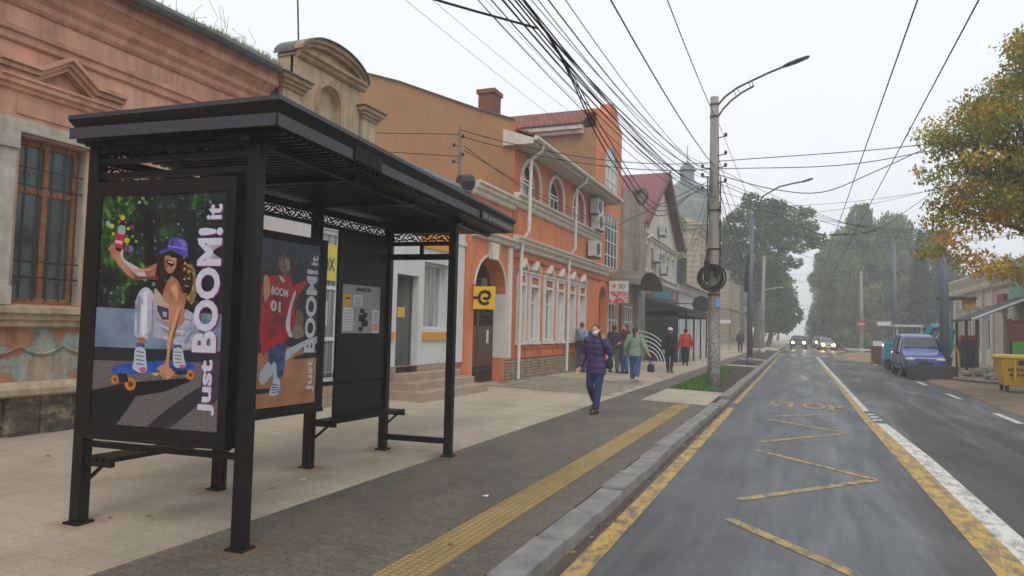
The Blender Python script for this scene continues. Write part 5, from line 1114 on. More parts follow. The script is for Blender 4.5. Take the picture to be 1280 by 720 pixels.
def stone_block(name, label, x, y0, y1, h, nb, depth=10, ped=None):
    o = thing(name, label, 'building', (x, (y0+y1)/2, 0)); st_ = (y1-y0)/nb
    hs_ = []
    for i in range(nb):
        cy = y0+st_*(i+.5); hs_ += [(cy-.55, cy+.55, 1.3, 3.9), (cy-.55, cy+.55, 5.6, 8.3)]+([(cy-.5, cy+.5, 9.3, 10.9)] if h > 11.8 else [])
    m = MB(); facade(m, 1, x, y0, y1, -.3, h, hs_, .3); m.quad((x, y0, 0), (x-depth, y0, 0), (x-depth, y0, h), (x, y0, h)); m.quad((x, y1, 0), (x-depth, y1, 0), (x-depth, y1, h), (x, y1, h)); m.quad((x, y0, h), (x, y1, h), (x-depth, y1, h), (x-depth, y0, h)); m.build('wall', M_far, o)
    for a_, b_, c_, d_ in hs_: window(o, 1, x, a_, b_, c_, d_, M_far2, M_pane2, 1, (.7,), .08, setb=.12)
    m = MB()
    for pr in ([(.1, .8), (.2, .9), (.2, 1.05), (0, 1.1)], [(.1, 4.5), (.25, 4.6), (.25, 4.8), (0, 4.9)], [(.1, 8.7), (.2, 8.8), (.2, 8.95), (0, 9.0)], [(.15, h-.6), (.3, h-.4), (.3, h-.25), (.55, h-.05), (.55, h+.05), (0, h+.1)]): mould(m, 1, x, y0-.02, y1+.02, pr)
    for i in range(nb+1):
        y = y0+st_*i; m.box(x+.002, max(y0, y-.3), 1.1, x+.16, min(y1, y+.3), h-.6)
    for i in range(nb*3):
        for z in (1.6, 2.2, 2.8, 3.4): pass
    for (a_, b_, c_, d_) in hs_: m.box(x+.004, a_-.2, d_+.06, x+.22, b_+.2, d_+.22)
    m.box(x-.02, y0-.16, -.1, x-depth, y0-.002, .8); m.box(x+.0, y0-.3, h-.25, x-depth, y0-.004, h+.04); m.box(x, y0-.14, 4.55, x-depth, y0-.003, 4.85)
    for z in (1.6, 2.3, 3.0, 3.7): m.box(x-.3, y0-.05, z, x-depth, y0-.002, z+.5)
    m.build('stone_trim', M_far, o)
    if ped:
        m = MB(); a_, b_ = ped; m.prism([(x+.3, a_, h+.1), (x+.3, b_, h+.1), (x+.3, (a_+b_)/2, h+1.7)], (-1.2, 0, 0)); m.build('pediment', M_far, o)
    return o
d1_ = stone_block('ornate_building', 'ornate beige stone building with pediment behind the concrete pole', -8.6, 66, 82, 11.2, 6, 10)
m = MB(); m.prism([(-14.6, 65.6, 11.3), (-8.2, 65.6, 11.3), (-11.4, 65.6, 12.9)], (0, 1.4, 0)); m.build('pediment', M_far, d1_)
for xx in (-13.6, -11.9, -10.2):
    m = MB(); m.box(xx-.55, 65.9, 5.8, xx+.55, 65.99, 8.3); wf_ = m.build('window', M_pane2, d1_)
for xx in (-14.4, -12.75, -11.05, -9.35): m = MB(); m.box(xx-.2, 65.75, 4.9, xx+.2, 65.998, 10.6); m.build('pilaster', M_far, d1_)
m = MB(); c = (-11.4, 78, 11.0); m.lathe([(3.1, 0), (3.1, 1.6), (3.4, 1.8), (3.1, 2.0), (3.1, 3.0), (2.95, 4.2), (2.5, 5.3), (1.8, 6.2), (1.0, 6.8), (.75, 7.0), (.75, 7.9), (.95, 8.05), (.7, 8.5), (.3, 8.9), (.06, 9.2), (.04, 10.8)], c, 10); m.build('dome', mat('grey_green_dome', (108, 118, 114), .6, .2, 1, .1, 10), d1_)
stone_block('ornate_building', 'long beige stone building with rusticated storeys at the far street corner', -8.3, 92, 128, 12.4, 11, 12)
m = MB(); c = (-26, 60, 0); m.lathe([(1.0, 8), (1.0, 17.5), (1.6, 17.8), (1.4, 18.8), (.9, 19.9), (.3, 20.5), (.05, 21.2), (.04, 22.6)], c, 14); tag(m.build('distant_cupola', mat('lead_grey', (120, 126, 130), .5, .1, 1, 0), origin=c), 'small grey cupola with a finial peeping over the tiled tower roof', 'cupola')
# ================================================================ POLES, LAMPS, CABLES
t = NT('concrete_pole'); v = t.pos()
g = t.N('ShaderNodeNewGeometry'); sx = t.N('ShaderNodeSeparateXYZ'); t.L(g.outputs['Position'], sx.inputs[0])
mr = t.N('ShaderNodeMapRange'); mr.inputs['From Min'].default_value = 2.7; mr.inputs['From Max'].default_value = 1.7; t.L(t.math('ADD', sx.outputs[2], t.math('MULTIPLY', t.noise(t.pos((2, 2, 1)), 2, 3), .8)), mr.inputs['Value'])
base = t.ramp(t.noise(t.pos((3, 3, .5)), 2.2, 6, .7), [(.3, lin((118, 113, 104))), (.7, lin((154, 148, 138)))])
spk = t.ramp(t.noise(v, 16, 6, .75), [(.36, lin((104, 100, 96))), (.46, lin((164, 162, 158))), (.56, lin((206, 204, 200)))])
t.col(t.mix(mr.outputs[0], base, spk)); t.rough(.9); t.bump(t.noise(v, 30, 4, .7), .4, .01); M_pole = t.m
M_gsteel = mat('grey_blue_steel_pole', (88, 98, 112), .55, .12, 2, .05, 30, streak=.15); M_arm = mat('dark_lamp_arm', (62, 64, 68), .5, .1, 3, 0); M_cable = mat('black_cable', (22, 22, 24), .6, .1, 3, 0); M_ins = mat('dark_insulator', (40, 34, 32), .4, .1, 3, 0)
def lamp_head(p, d, parent, L_=.75):
    m = MB(); p = Vector(p); d = Vector(d).normalized()
    m.tube([p-d*.08, p+d*.05, p+d*L_*.45, p+d*L_*.9, p+d*L_], [(.05, .04), (.12, .05), (.14, .055), (.10, .045), (.02, .02)], 10); return m.build('lamp_head', M_arm, parent, smooth=True)
pl = thing('utility_pole', 'tall concrete pole in the grass bed with a curved lamp arm and whitened flaking foot', 'pole', (-2.45, 22.4, -.03))
m = MB(); m.tube([(-2.42, 22.4, -.1), (-2.43, 22.4, 3), (-2.45, 22.4, 6), (-2.47, 22.4, 8.87)], [.19, .175, .15, .125], 14); m.build('pole', M_pole, pl, smooth=True)
m = MB(); up_ = [(-2.36, 22.4, 8.62), (-2.15, 22.38, 8.85), (-1.8, 22.36, 9.08), (-1.37, 22.34, 9.25), (-.9, 22.3, 9.42), (-.38, 22.26, 9.58)]
lo_ = [(-2.36, 22.4, 8.25), (-2.2, 22.39, 8.48), (-1.95, 22.37, 8.72), (-1.65, 22.35, 8.92), (-1.3, 22.33, 9.08)]
m.tube(up_, .032, 6); m.tube(lo_, .03, 6)
for a, b in (((-1.8, 22.36, 9.08), (-1.72, 22.355, 8.88)), ((-1.9, 22.365, 9.03), (-1.82, 22.36, 8.82)), ((-1.37, 22.34, 9.25), (-1.33, 22.33, 9.07)), ((-1.45, 22.34, 9.22), (-1.41, 22.335, 9.03))): m.tube([a, b], .012, 5)
m.tube([(-2.47, 22.4, 8.2), (-2.47, 22.4, 8.28)], .14, 12); m.tube([(-2.47, 22.4, 8.58), (-2.47, 22.4, 8.66)], .135, 12); m.build('lamp_arm', M_arm, pl)
lamp_head((-.40, 22.26, 9.58), (1, -.08, .28), pl, .68)
for z, sg in ((6.62, 1), (6.62, -1), (6.35, -1), (6.15, 1), (5.95, -1), (7.55, 1), (7.0, 1)):
    m = MB(); m.tube([(-2.45, 22.35, z), (-2.45+.32*sg, 22.25, z+.02)], .018, 5); m.ell((-2.45+.34*sg, 22.24, z+.07), .05, .05, .07, 8, 6); m.build('insulator', M_ins, pl)
m = MB()
for k in range(5):
    a = (0, .3, PI, PI-.35, .15)[k]; r_ = .2; m.tube([(-2.45+r_*math.cos(a+.4*math.sin(i*1.3+k)), 22.4-abs(r_*math.sin(a))-.02, 3.3+i*.34) for i in range(10)], .012, 5)
m.build('riser_cable', M_cable, pl)
for z in (2.7, 4.1, 5.3):
    m = MB(); m.tube([(-2.44, 22.4, z), (-2.44, 22.4, z+.05)], .19, 12); m.build('strap', M_ins, pl)
m = MB(); m.box(-2.36, 22.19, 2.35, -2.22, 22.21, 2.62); m.build('blue_notice', mat('blue_white_notice', (116, 150, 190), .6, .2, 20, 0), pl)
cc = thing('cable_coil', 'coil of black cable with a splice closure hung on the concrete pole', 'cable coil', (-2.47, 22.15, 3.3)); rr = random.Random(2)
m = MB()
for k in range(12):
    r_ = .33+rr.uniform(-.07, .06); ox, oz = rr.uniform(-.03, .03), rr.uniform(-.04, .04)
    m.tube([(-2.49+ox+r_*1.05*math.cos(2*PI*i/24), 22.15-.012*k+.01*math.sin(i), 3.25+oz+r_*math.sin(2*PI*i/24)) for i in range(25)], .018, 5, caps=False)
m.build('loop', M_cable, cc)
m = MB(); m.tube([(-2.62, 22.1, 3.1), (-2.62, 22.1, 3.2), (-2.62, 22.12, 3.75), (-2.62, 22.12, 3.8)], [.05, .085, .085, .03], 10); m.tube([(-2.62, 22.12, 3.8), (-2.6, 22.15, 4.1)], .04, 6); m.build('splice_closure', M_cable, cc)
m = MB(); m.box(-2.42, 22.08, 3.25, -2.28, 22.2, 3.6); m.build('splice_box', M_cable, cc)
def steel_lamp(name, label, x, y, h, mp, armdx, armz, r0=.11, arm2=False, grp=None):
    o = thing(name, label, 'street lamp', (x, y, sz(x) if x < 0 else -.05), 0, grp)
    m = MB(); m.tube([(x, y, -.15), (x, y, h*.5), (x+.1*(armdx > 0), y, h)], [r0, r0*.85, r0*.62], 12); m.tube([(x, y, -.12), (x, y, .35)], r0*1.25, 12); m.build('pole', mp, o, smooth=True)
    if armdx:
        m = MB(); pts = [(x+.1, y, h-.1), (x+.2*armdx+.05, y, h+.62*armz), (x+.5*armdx, y, h+.88*armz), (x+.78*armdx, y, h+.97*armz), (x+.92*armdx, y, h+armz)]; m.tube(pts, .04, 6); m.build('lamp_arm', M_arm, o)
        lamp_head((x+.92*armdx, y, h+armz), (1, 0, .3), o, .3*abs(armdx)**.5)
    return o
p2 = steel_lamp('street_lamp', 'blue grey steel street lamp in the soil bed, second pole along the kerb', -2.40, 38.7, 7.6, M_gsteel, 2.75, 1.75, .15)
m = MB(); m.tube([(-2.58, 38.6, 3.7), (-2.6, 38.6, 4.4), (-2.5, 38.6, 5.6)], [.10, .07, .025], 8); m.build('cable_bundle', M_cable, p2)
p3 = steel_lamp('street_lamp', 'pale concrete lamp pole farthest along the left kerb with a small second arm', -2.85, 62, 8.0, M_pole, 2.0, .75, .17)
m = MB(); m.tube([(-2.8, 62, 5.1), (-2.2, 62, 5.3), (-1.6, 62, 5.36)], .03, 5); m.ell((-1.5, 62, 5.36), .25, .08, .04, 8, 6); m.build('small_lamp_arm', M_wtrim, p3)
steel_lamp('steel_mast', 'thick blue grey steel mast rising from the rubble beside the blue van', 5.86, 36, 6.4, M_gsteel, 0, 0, .21)['category'] = 'pole'
steel_lamp('steel_mast', 'slim grey steel mast in front of the misty trees beyond the excavator', 6.55, 60, 8.6, M_gsteel, 0, 0, .17)['category'] = 'pole'
ne = steel_lamp('concrete_mast', 'pale concrete mast with a no entry sign across the junction', 5.45, 76, 7.8, M_pole, 0, 0, .19); ne['category'] = 'pole'
M_signred = mat('sign_red', (178, 40, 44), .5, .08, 3, 0)
def sign_no_entry(x, y, z, label, group=None):
    o = thing('no_entry_sign', label, 'traffic sign', (x, y, z)); m = MB(); m.disc((x, y, z), (0, -1, 0), .36, .02, 20); m.build('disc', M_signred, o); m = MB(); m.box(x-.25, y-.03, z-.05, x+.25, y-.021, z+.05); m.build('bar', M_upvc, o)
sign_no_entry(5.45, 75.75, 2.7, 'round red no entry sign with a white bar on the pale concrete mast')
def board(x, y, z, w_, h, label, mt, posts=True, name='street_sign'):
    o = thing(name, label, 'sign', (x, y, -.05)); m = MB(); m.box(x-w_/2, y-.03, z, x+w_/2, y, z+h); m.build('sign_panel', mt, o)
    if posts:
        for sx_ in (-w_*.4, w_*.4): m = MB(); m.tube([(x+sx_, y+.03, -.1), (x+sx_, y+.03, z+h)], .03, 6); m.build('post', M_gsteel, o)
    return o
board(6.35, 65, 2.45, 1.0, .32, 'small white direction board on two posts beyond the excavator', M_upvc)
board(5.45, 60, .42, .72, .8, 'square white blank board standing at the edge of the dug-up verge', M_upvc, name='white_board')
board(-5.9, 62, 2.35, 1.1, .28, 'narrow white name board on posts on the far left pavement', M_upvc)
steel_lamp('traffic_post', 'thin grey post with a dark round-headed signal on the far left pavement', -3.6, 72, 2.6, M_gsteel, 0, 0, .05)['category'] = 'post'
# overhead wires: every wire is an object of its own
NW = [0]
def wire(pts, r, label, name='overhead_cable', group=None, sag=0, n=16, cat='cable'):
    if len(pts) == 2:
        a, b = Vector(pts[0]), Vector(pts[1]); P = [a.lerp(b, i/n)-Vector((0, 0, 4*sag*(i/n)*(1-i/n))) for i in range(n+1)]
    else:
        P = []; V = [Vector(p) for p in pts]; V = [V[0]*2-V[1]]+V+[V[-1]*2-V[-2]]
        for i in range(1, len(V)-2):
            a, b, c, d = V[i-1], V[i], V[i+1], V[i+2]
            for k in range(5):
                t = k/5; P.append(.5*((2*b)+(c-a)*t+(2*a-5*b+4*c-d)*t*t+(3*b-a-3*c+d)*t**3))
        P.append(V[-2])
    m = MB(); m.tube(P, r, 5); return tag(m.build(name, M_cable, origin=P[0]), label, cat, group)
rr = random.Random(9); BG = 'black cables sweeping overhead to the concrete pole'
BL = 'one of the many black cables in the tangled bundle sweeping down to the concrete pole'
for i in range(15):
    x0 = -2.55+rr.uniform(-.22, .22); z0 = 7.1+rr.uniform(-.35, .5); s_ = 1.78+rr.uniform(-.26, .26)
    wire([(x0, -13, z0), (-2.47+rr.uniform(-.12, .12), 22.3, 6.05+rr.uniform(-.35, .65))], rr.choice([.005, .006, .007, .009]), BL, group=BG, sag=s_, n=26)
for i in range(3):                                       # sag lower, strapped to the bundle overhead
    wire([(-2.9, -6, 5.7), (-2.6, 2, 5.05), (-2.5, 6.8, 4.75), (-2.5, 9.5, 4.3-.12*i), (-2.52, 13.5, 3.98-.1*i), (-2.5, 18, 5.05), (-2.47, 22.3, 5.95+.1*i)], (.007, .008, .009)[i], 'one of the slack black cables drooping below the main bundle towards the concrete pole', group='slack cables under the bundle')
wire([(-4.6, 3.6, 4.65), (-3.3, 5.6, 4.66), (-2.55, 6.8, 4.72)], .013, 'short thick black cable joining the bundle from the left at the top of the picture')
wire([(-2.2, -13, 7.6), (-2.45, 22.35, 6.7)], .012, 'heavier black cable running alone just right of the bundle to the pole', sag=1.1, n=24)
wire([(-1.9, -13, 9.2), (-2.45, 22.35, 8.25)], .011, 'black cable reaching the lamp arm at the top of the concrete pole', sag=.95, n=24)
for i, (ya, za, yb, xb_, zb) in enumerate(((-12, 9.3, 29.0, -7.6, 10.3), (-12, 9.9, 28.4, -7.6, 10.0), (-12, 8.6, 27.2, -7.7, 9.6), (-12, 8.8, 30.4, -7.5, 8.9))):
    wire([(-5.2-.5*i, ya, za-1.0), (xb_, yb, zb)], .005, 'thin grey wire slanting across the sky to the orange tower bay', group='thin wires to the orange tower', sag=.5)
wire([(-2.4, 22.35, 8.2), (-2.0, 30, 7.2), (-1.55, 60, 6.5)], .008, 'thin black wire dropping from the lamp arm and running on down the street')
RM = (xw+.1, 15.3, 6.3)
for z, y2, z2, l in ((6.35, 22.4, 6.82, 'upper black cable crossing from the roof mast to the concrete pole'), (6.2, 22.4, 6.62, 'lower black cable crossing from the roof mast to the concrete pole')):
    wire([(RM[0], RM[1], z), (-2.47, y2, z2)], .012, l, sag=.32)
for z, y2, z2, l in ((5.95, 27, 5.6, 'cable from the roof mast along the front of the orange house'), (5.85, 36, 6.2, 'cable from the roof mast drooping past the orange house to the red-roofed house')):
    wire([(RM[0]+.1, RM[1], z), (-6.7, y2, z2)], .010, l, sag=.35)
wire([(RM[0], RM[1], 6.25), (-8.6, 13.0, 5.75)], .01, 'cable from the roof mast back towards the attic gable'); wire([(RM[0], RM[1], 5.7), (-8.2, 13.0, 5.3)], .01, 'lowest cable from the roof mast back over the shop roof')
wire([(-6.7, 27, 5.6), (-4.6, 24.5, 5.9), (-2.5, 22.4, 6.3)], .011, 'cable looping from the orange house eaves up to the concrete pole')
wire([(-2.4, 22.4, 6.85), (3.2, 22.8, 7.05), (5.6, 22.4, 7.5)], .013, 'upper black cable crossing the road from the concrete pole to the yellow tree')
wire([(-2.4, 22.4, 6.62), (1.0, 22.6, 6.55), (3.3, 22.8, 6.85), (5.6, 22.4, 7.2)], .013, 'second black cable crossing the road just under the upper one to the yellow tree')
wire([(-2.4, 22.4, 6.45), (-.8, 22.6, 5.95), (.6, 22.8, 5.82), (2.0, 22.8, 6.35), (3.2, 22.8, 6.9)], .014, 'thick black cable sagging lowest across the road towards the yellow tree')
k = 0
for (ya, xa_, za, xb_, yb, zb, sg, l) in ((34, -2.3, 7.4, 6, 34, 7.9, .25, 'fine span wire high across the road between the steel masts'), (38, -2.3, 7.5, 6, 36, 8.3, .3, 'fine span wire sloping up to the thick steel mast'), (38.7, -2.35, 7.2, 10, 50, 7.0, .5, 'fine wire dipping across the road to the right-hand houses'), (22.4, -2.4, 6.2, 10, 46, 7.2, .9, 'long slack wire from the concrete pole over the road to the right-hand houses'), (38.7, -2.4, 6.6, 6.5, 60, 6.4, .4, 'wire from the steel lamp across to the slim far mast'), (62, -2.8, 6.6, 9, 62, 6.6, .3, 'upper far wire crossing the misty street'), (62, -2.8, 6.0, 6.5, 60, 6.1, .3, 'lower far wire crossing the misty street'), (74, -3, 4.4, 5.4, 76, 4.6, .1, 'far low wire crossing in front of the misty trees'), (22.4, -2.35, 7.0, -2.3, 38.6, 6.9, .5, 'cable from the concrete pole on to the steel street lamp'), (22.4, -2.35, 6.1, -2.8, 62, 6.2, 1.4, 'slack cable from the concrete pole on to the farthest lamp pole'), (22.4, -2.6, 6.3, -8.4, 68, 7.5, 1.2, 'cable from the concrete pole to the ornate building')):
    wire([(xa_, ya, za), (xb_, yb, zb)], .009, l, sag=sg)
for i in range(9):
    y2 = rr.choice([38.6, 38.6, 62, 44, 50]); xe = {38.6: -2.35, 62: -2.8, 44: -7.4, 50: -7.5}[y2]; wire([(-2.46+rr.uniform(-.15, .15), 22.4, rr.uniform(5.4, 7.2)), (xe, y2, rr.uniform(5.2, 7.0))], .007, 'one of the thin slack cables fanning out beyond the concrete pole', group='thin cables beyond the concrete pole', sag=rr.uniform(.3, 1.3))
for i in range(4): wire([(-2.4, 22.4, 5.6+.35*i), (9.8, 33+3*i, 5.9+.3*i)], .007, 'one of the thin cables crossing the road from the concrete pole to the right-hand houses', group='thin cables crossing the road', sag=.5+.2*i)
TG = 'trolley wires along the road'
wire([(1.38, -10, 5.86), (1.33, 120, 5.86)], .011, 'left one of the two trolley wires running straight down the road', 'trolley_wire', TG, sag=.0, n=8, cat='wire'); wire([(2.06, -10, 5.86), (2.2, 120, 5.86)], .011, 'right one of the two trolley wires running straight down the road', 'trolley_wire', TG, sag=.0, n=8, cat='wire')
wire([(-2.3, 38, 8.2), (.2, 36, 6.6), (.9, 36, 6.25), (2.5, 36, 6.25), (3.4, 36, 6.5), (5.8, 36, 8.3)], .012, 'span wire with a dark insulated middle carrying the trolley wires')
si = thing('span_insulator', 'dark insulated bars strung on the span wire over the trolley wires', 'insulator', (1.7, 36, 6.25))
for q_ in (((.3, 36, 6.52), (.9, 36, 6.27)), ((1.25, 36, 6.25), (2.1, 36, 6.25)), ((2.6, 36, 6.28), (3.2, 36, 6.42))): m = MB(); m.tube(q_, .032, 6); m.build('bar', M_ins, si)
m = MB(); rr = random.Random(4)
c0 = Vector((-5.5, 26.2, 6.5))
for k in range(4): m.tube([c0+Vector((.16*math.cos(a)*(1+.2*k), 0, .26*math.sin(a)+.05*k)) for a in [2*PI*i/12 for i in range(13)]], .012, 4, caps=False)
tag(m.build('cable_loop', M_cable, origin=c0), 'small loop of spare cable hanging among the wires by the red roof', 'cable loop')
# ================================================================ RIGHT-HAND SIDE
M_cream = mat('peeling_cream_render', (190, 178, 158), .95, .18, 1.6, .4, 18, streak=.3); M_rwhite = mat('pale_blue_white_render', (204, 194, 176), .9, .16, 1.4, .2, 30, streak=.15); M_olive = mat('yellow_green_render', (176, 170, 120), .9, .12, 1, .2, 30, streak=.2)
xr = 10.6
r1 = thing('house', 'pale house with white pilasters and a cornice behind the blue grey mast', 'house', (xr, 56, 0))
hs_ = [(50.5+i*2.6, 51.7+i*2.6, .9, 3.6) for i in range(4)]
m = MB(); facade(m, -1, xr, 48.8, 61.5, -.1, 5.4, hs_, .3); m.quad((xr, 48.8, 0), (xr+8, 48.8, 0), (xr+8, 48.8, 5.4), (xr, 48.8, 5.4)); m.quad((xr, 61.5, 0), (xr+8, 61.5, 0), (xr+8, 61.5, 5.4), (xr, 61.5, 5.4)); m.build('wall', M_rwhite, r1)
for h in hs_: window(r1, -1, xr, *h, M_upvc, M_pane2, 1, (.7,), .07, setb=.12)
for i in range(5): m = MB(); m.box(xr-.16, 49.2+i*2.6, 0, xr-.002, 49.5+i*2.6, 4.6); m.build('pilaster', M_rwhite, r1)
m = MB(); mould(m, -1, xr, 48.6, 61.7, [(.32, 4.6), (.4, 4.75), (.4, 4.95), (.6, 5.2), (.75, 5.4), (.75, 5.55), (0, 5.6)]); m.build('cornice', M_rwhite, r1)
m = MB(); m.prism([(xr-.8, 48.5, 5.6), (xr+4, 48.5, 7.4), (xr+9, 48.5, 5.6)], (0, 13.2, 0)); m.build('roof', M_sheet, r1)
r2 = thing('house', 'peeling cream house with a low lean-to roof and a green arched gable sign', 'house', (xr, 44, 0))
hs_ = [(46.6, 47.5, .1, 2.9), (42.0, 43.2, .1, 2.8), (39.6, 41, .8, 2.9)]
m = MB(); facade(m, -1, xr, 38.5, 48.7, -.1, 5.1, hs_, .3); m.quad((xr, 38.5, 0), (xr+8, 38.5, 0), (xr+8, 38.5, 5.1), (xr, 38.5, 5.1)); m.quad((xr, 48.7, 0), (xr+8, 48.7, 0), (xr+8, 48.7, 5.1), (xr, 48.7, 5.1)); m.build('wall', M_cream, r2)
for h in hs_: window(r2, -1, xr, *h, M_oldwood, M_pane2, 1, (.7,), .08, setb=.15)
m = MB(); mould(m, -1, xr, 38.4, 48.75, [(.1, 4.5), (.22, 4.62), (.22, 4.8), (.45, 5.0), (.5, 5.12), (0, 5.2)]); m.build('cornice', M_cream, r2)
m = MB(); m.prism([(xr-.55, 38.4, 5.2), (xr+4, 38.4, 7.0), (xr+9, 38.4, 5.2)], (0, 10.3, 0)); m.build('roof', M_sheet, r2)
M_dkroof = mat('dark_felt_roof', (52, 56, 58), .8, .2, 3, .2, 20)
m = MB(); m.prism([(xr-.02, 40.0, 3.7), (xr-2.9, 40.0, 2.45), (xr-2.9, 40.0, 2.55), (xr-.02, 40.0, 3.82)], (0, 5.2, 0)); lt = m.build('lean_to_roof', M_dkroof, r2)
for y in (40.2, 42.6, 45.0): m = MB(); m.box(xr-2.75, y, -.05, xr-2.63, y+.12, 2.5); m.build('post', M_iron, lt)
m = MB(); m.tube([(xr-.2, 39.93, 3.75), (xr-2.95, 39.93, 2.5)], .07, 6); m.build('white_gutter', M_upvc, lt)
m = MB(); m.prism([(xr-.06, 40.2, 3.55)]+[(xr-.06, y, z) for y, z in arch_pts(40.2, 45.4, 3.55, 1.9)]+[(xr-.06, 45.4, 3.55)], (-.15, 0, 0))
t = NT('green_patterned_sign'); t.col(t.ramp(t.noise(t.pos(), 4, 4, .7, 1.2), [(.44, lin((70, 130, 98))), (.5, lin((150, 190, 162))), (.56, lin((88, 150, 112)))])); ga = m.build('green_gable_sign', t.m, r2)
m = MB(); m.box(xr-.03, 46.5, 3.1, xr-.25, 47.8, 4.1); m.build('red_sign', mat('dull_red_sign', (150, 62, 60), .7, .15, 5, 0), r2)
r3 = thing('house', 'yellow green house wall at the right edge behind the yellow tree', 'house', (xr-.6, 33, 0))
m = MB(); facade(m, -1, xr-.6, 24, 38.4, -.1, 6.2, [(26+i*3.1, 27.3+i*3.1, 1.0, 3.0) for i in range(4)], .3); m.quad((xr-.6, 38.4, 0), (xr+8, 38.4, 0), (xr+8, 38.4, 6.2), (xr-.6, 38.4, 6.2)); m.build('wall', M_olive, r3)
for i in range(4): window(r3, -1, xr-.6, 26+i*3.1, 27.3+i*3.1, 1.0, 3.0, M_upvc, M_pane2, 1, (.7,), .08, setb=.12)
m = MB(); m.prism([(xr-1.1, 23.8, 6.2), (xr+4, 23.8, 8), (xr+9, 23.8, 6.2)], (0, 14.5, 0)); m.build('roof', M_sheet, r3)
M_rwood = mat('red_brown_boards', (106, 56, 42), .75, .25, 5, .3, 30, streak=.2)
tf = thing('board_fence', 'red brown boarded terrace fence behind the yellow waste bin', 'fence', (7.4, 33, 0))
for i in range(4): m = MB(); m.box(7.1, 31.2, 1.52+i*.2, 9.8, 31.26, 1.70+i*.2); m.build('board', M_rwood, tf)
for x in (7.2, 8.4, 9.7): m = MB(); m.box(x-.05, 31.27, -.1, x+.05, 31.37, 2.35); m.build('post', M_iron, tf)
m = MB()
for i in range(10): m.tube([(7.2+i*.27, 31.32, .1), (7.2+i*.27, 31.32, 1.0)], .015, 4)
m.tube([(7.15, 31.32, 1.0), (9.8, 31.32, 1.0)], .02, 5); m.build('railing', M_iron, tf)
m = MB(); m.box(8.3, 36, .2, 9.4, 36.1, 1.7); tag(m.build('green_banner', mat('bright_green_banner', (86, 176, 72), .6, .2, 4, 0), origin=(8.8, 36, .9)), 'bright green banner hanging under the board fence terrace', 'banner')
M_yp = mat('yellow_scaffold_paint', (206, 160, 40), .6, .15, 4, 0); yg = thing('yellow_frame', 'yellow painted steel frame with a flat dark top beside the pale house', 'frame', (6.85, 41, 0))
m = MB(); m.box(6.75, 40.95, -.05, 6.9, 41.1, 3.5); m.build('post', M_yp, yg); m = MB(); m.tube([(6.85, 41, 1.6), (7.25, 41, .9), (7.3, 41, -.05)], .06, 6); m.build('brace', M_yp, yg); m = MB(); m.box(6.4, 40.6, 3.5, 8.0, 41.6, 3.62); m.build('top_plate', M_iron, yg)
m = MB(); m.box(7.5, 40.8, 3.0, 8.0, 41.3, 3.499); m.build('lamp_box', mat('ochre_box', (176, 130, 50), .7, .2, 4, 0), yg)
# waste bin
M_bin = mat('yellow_bin_plastic', (206, 164, 16), .45, .08, 2, 0, obj=True); M_rub = mat('black_rubber', (26, 26, 27), .8, .1, 3, 0)
bn = thing('waste_bin', 'large yellow wheeled waste container with a flat lid at the right edge', 'waste bin', (6.6, 27.4, -.06))
m = MB(); bx, by = 6.6, 27.4
def ringb(w0, d0, z): return [(bx-w0, by-d0, z), (bx+w0, by-d0, z), (bx+w0, by+d0, z), (bx-w0, by+d0, z)]
m.loft([ringb(.56, .36, .12), ringb(.60, .40, .35), ringb(.68, .48, .92), ringb(.70, .50, .98)]); body = m.build('body', M_bin, bn, bevel=.03)
m = MB(); m.loft([ringb(.74, .54, .985), ringb(.74, .54, 1.03), ringb(.70, .5, 1.08), ringb(.55, .36, 1.11)]); m.build('lid', M_bin, bn, bevel=.012)
for sx_ in (-.3, .0, .3): m = MB(); m.box(bx+sx_-.03, by-.505, .3, bx+sx_+.03, by-.42, .95); m.build('rib', M_bin, body)
m = MB(); m.box(bx-.2, by-.53, .78, bx+.1, by-.5, .93); m.build('handle_recess', M_rub, body)
m = MB(); rr = random.Random(3)
for i in range(9): m.box(bx-.48+i*.085, by-.487, .60, bx-.43+i*.085, by-.475, .66+.02*(i % 3))
for i in range(5): m.box(bx-.42+i*.10, by-.462, .44, bx-.36+i*.10, by-.447, .50)
m.build('dark_print', M_rub, body)
for sx_ in (-.48, .48):
    for sy in (-.32, .32):
        m = MB(); m.tube([(bx+sx_-.03, by+sy, .03), (bx+sx_+.03, by+sy, .03)], .10, 12); m.box(bx+sx_-.05, by+sy-.03, .03, bx+sx_+.05, by+sy+.03, .15); m.build('wheel', M_rub, bn)
# concrete trough, crates, rubble, mound
M_trough = mat('dirty_dark_concrete', (72, 68, 64), .95, .3, 3, .5, 25, streak=.3)
tr_ = thing('concrete_trough', 'long dark concrete planter trough lying in front of the blue van', 'trough', (5.05, 33.9, RZ)); m = MB(); x0, x1, y0, y1 = 4.12, 5.98, 33.6, 34.2
m.hexa([(x0+.06, y0+.05, RZ), (x1-.06, y0+.05, RZ), (x1-.06, y1-.05, RZ), (x0+.06, y1-.05, RZ), (x0, y0, .42), (x1, y0, .42), (x1, y1, .42), (x0, y1, .42)]); m.build('trough', M_trough, tr_, bevel=.03)
m = MB(); m.box(x0+.08, y0+.08, .40, x1-.08, y1-.08, .435); m.build('earth_fill', M_soil, tr_)
M_cr = mat('dark_red_crate_wood', (94, 62, 50), .85, .2, 5, .3, 30); M_cg = mat('grey_crate', (112, 110, 106), .8, .15, 4, .1, 30)
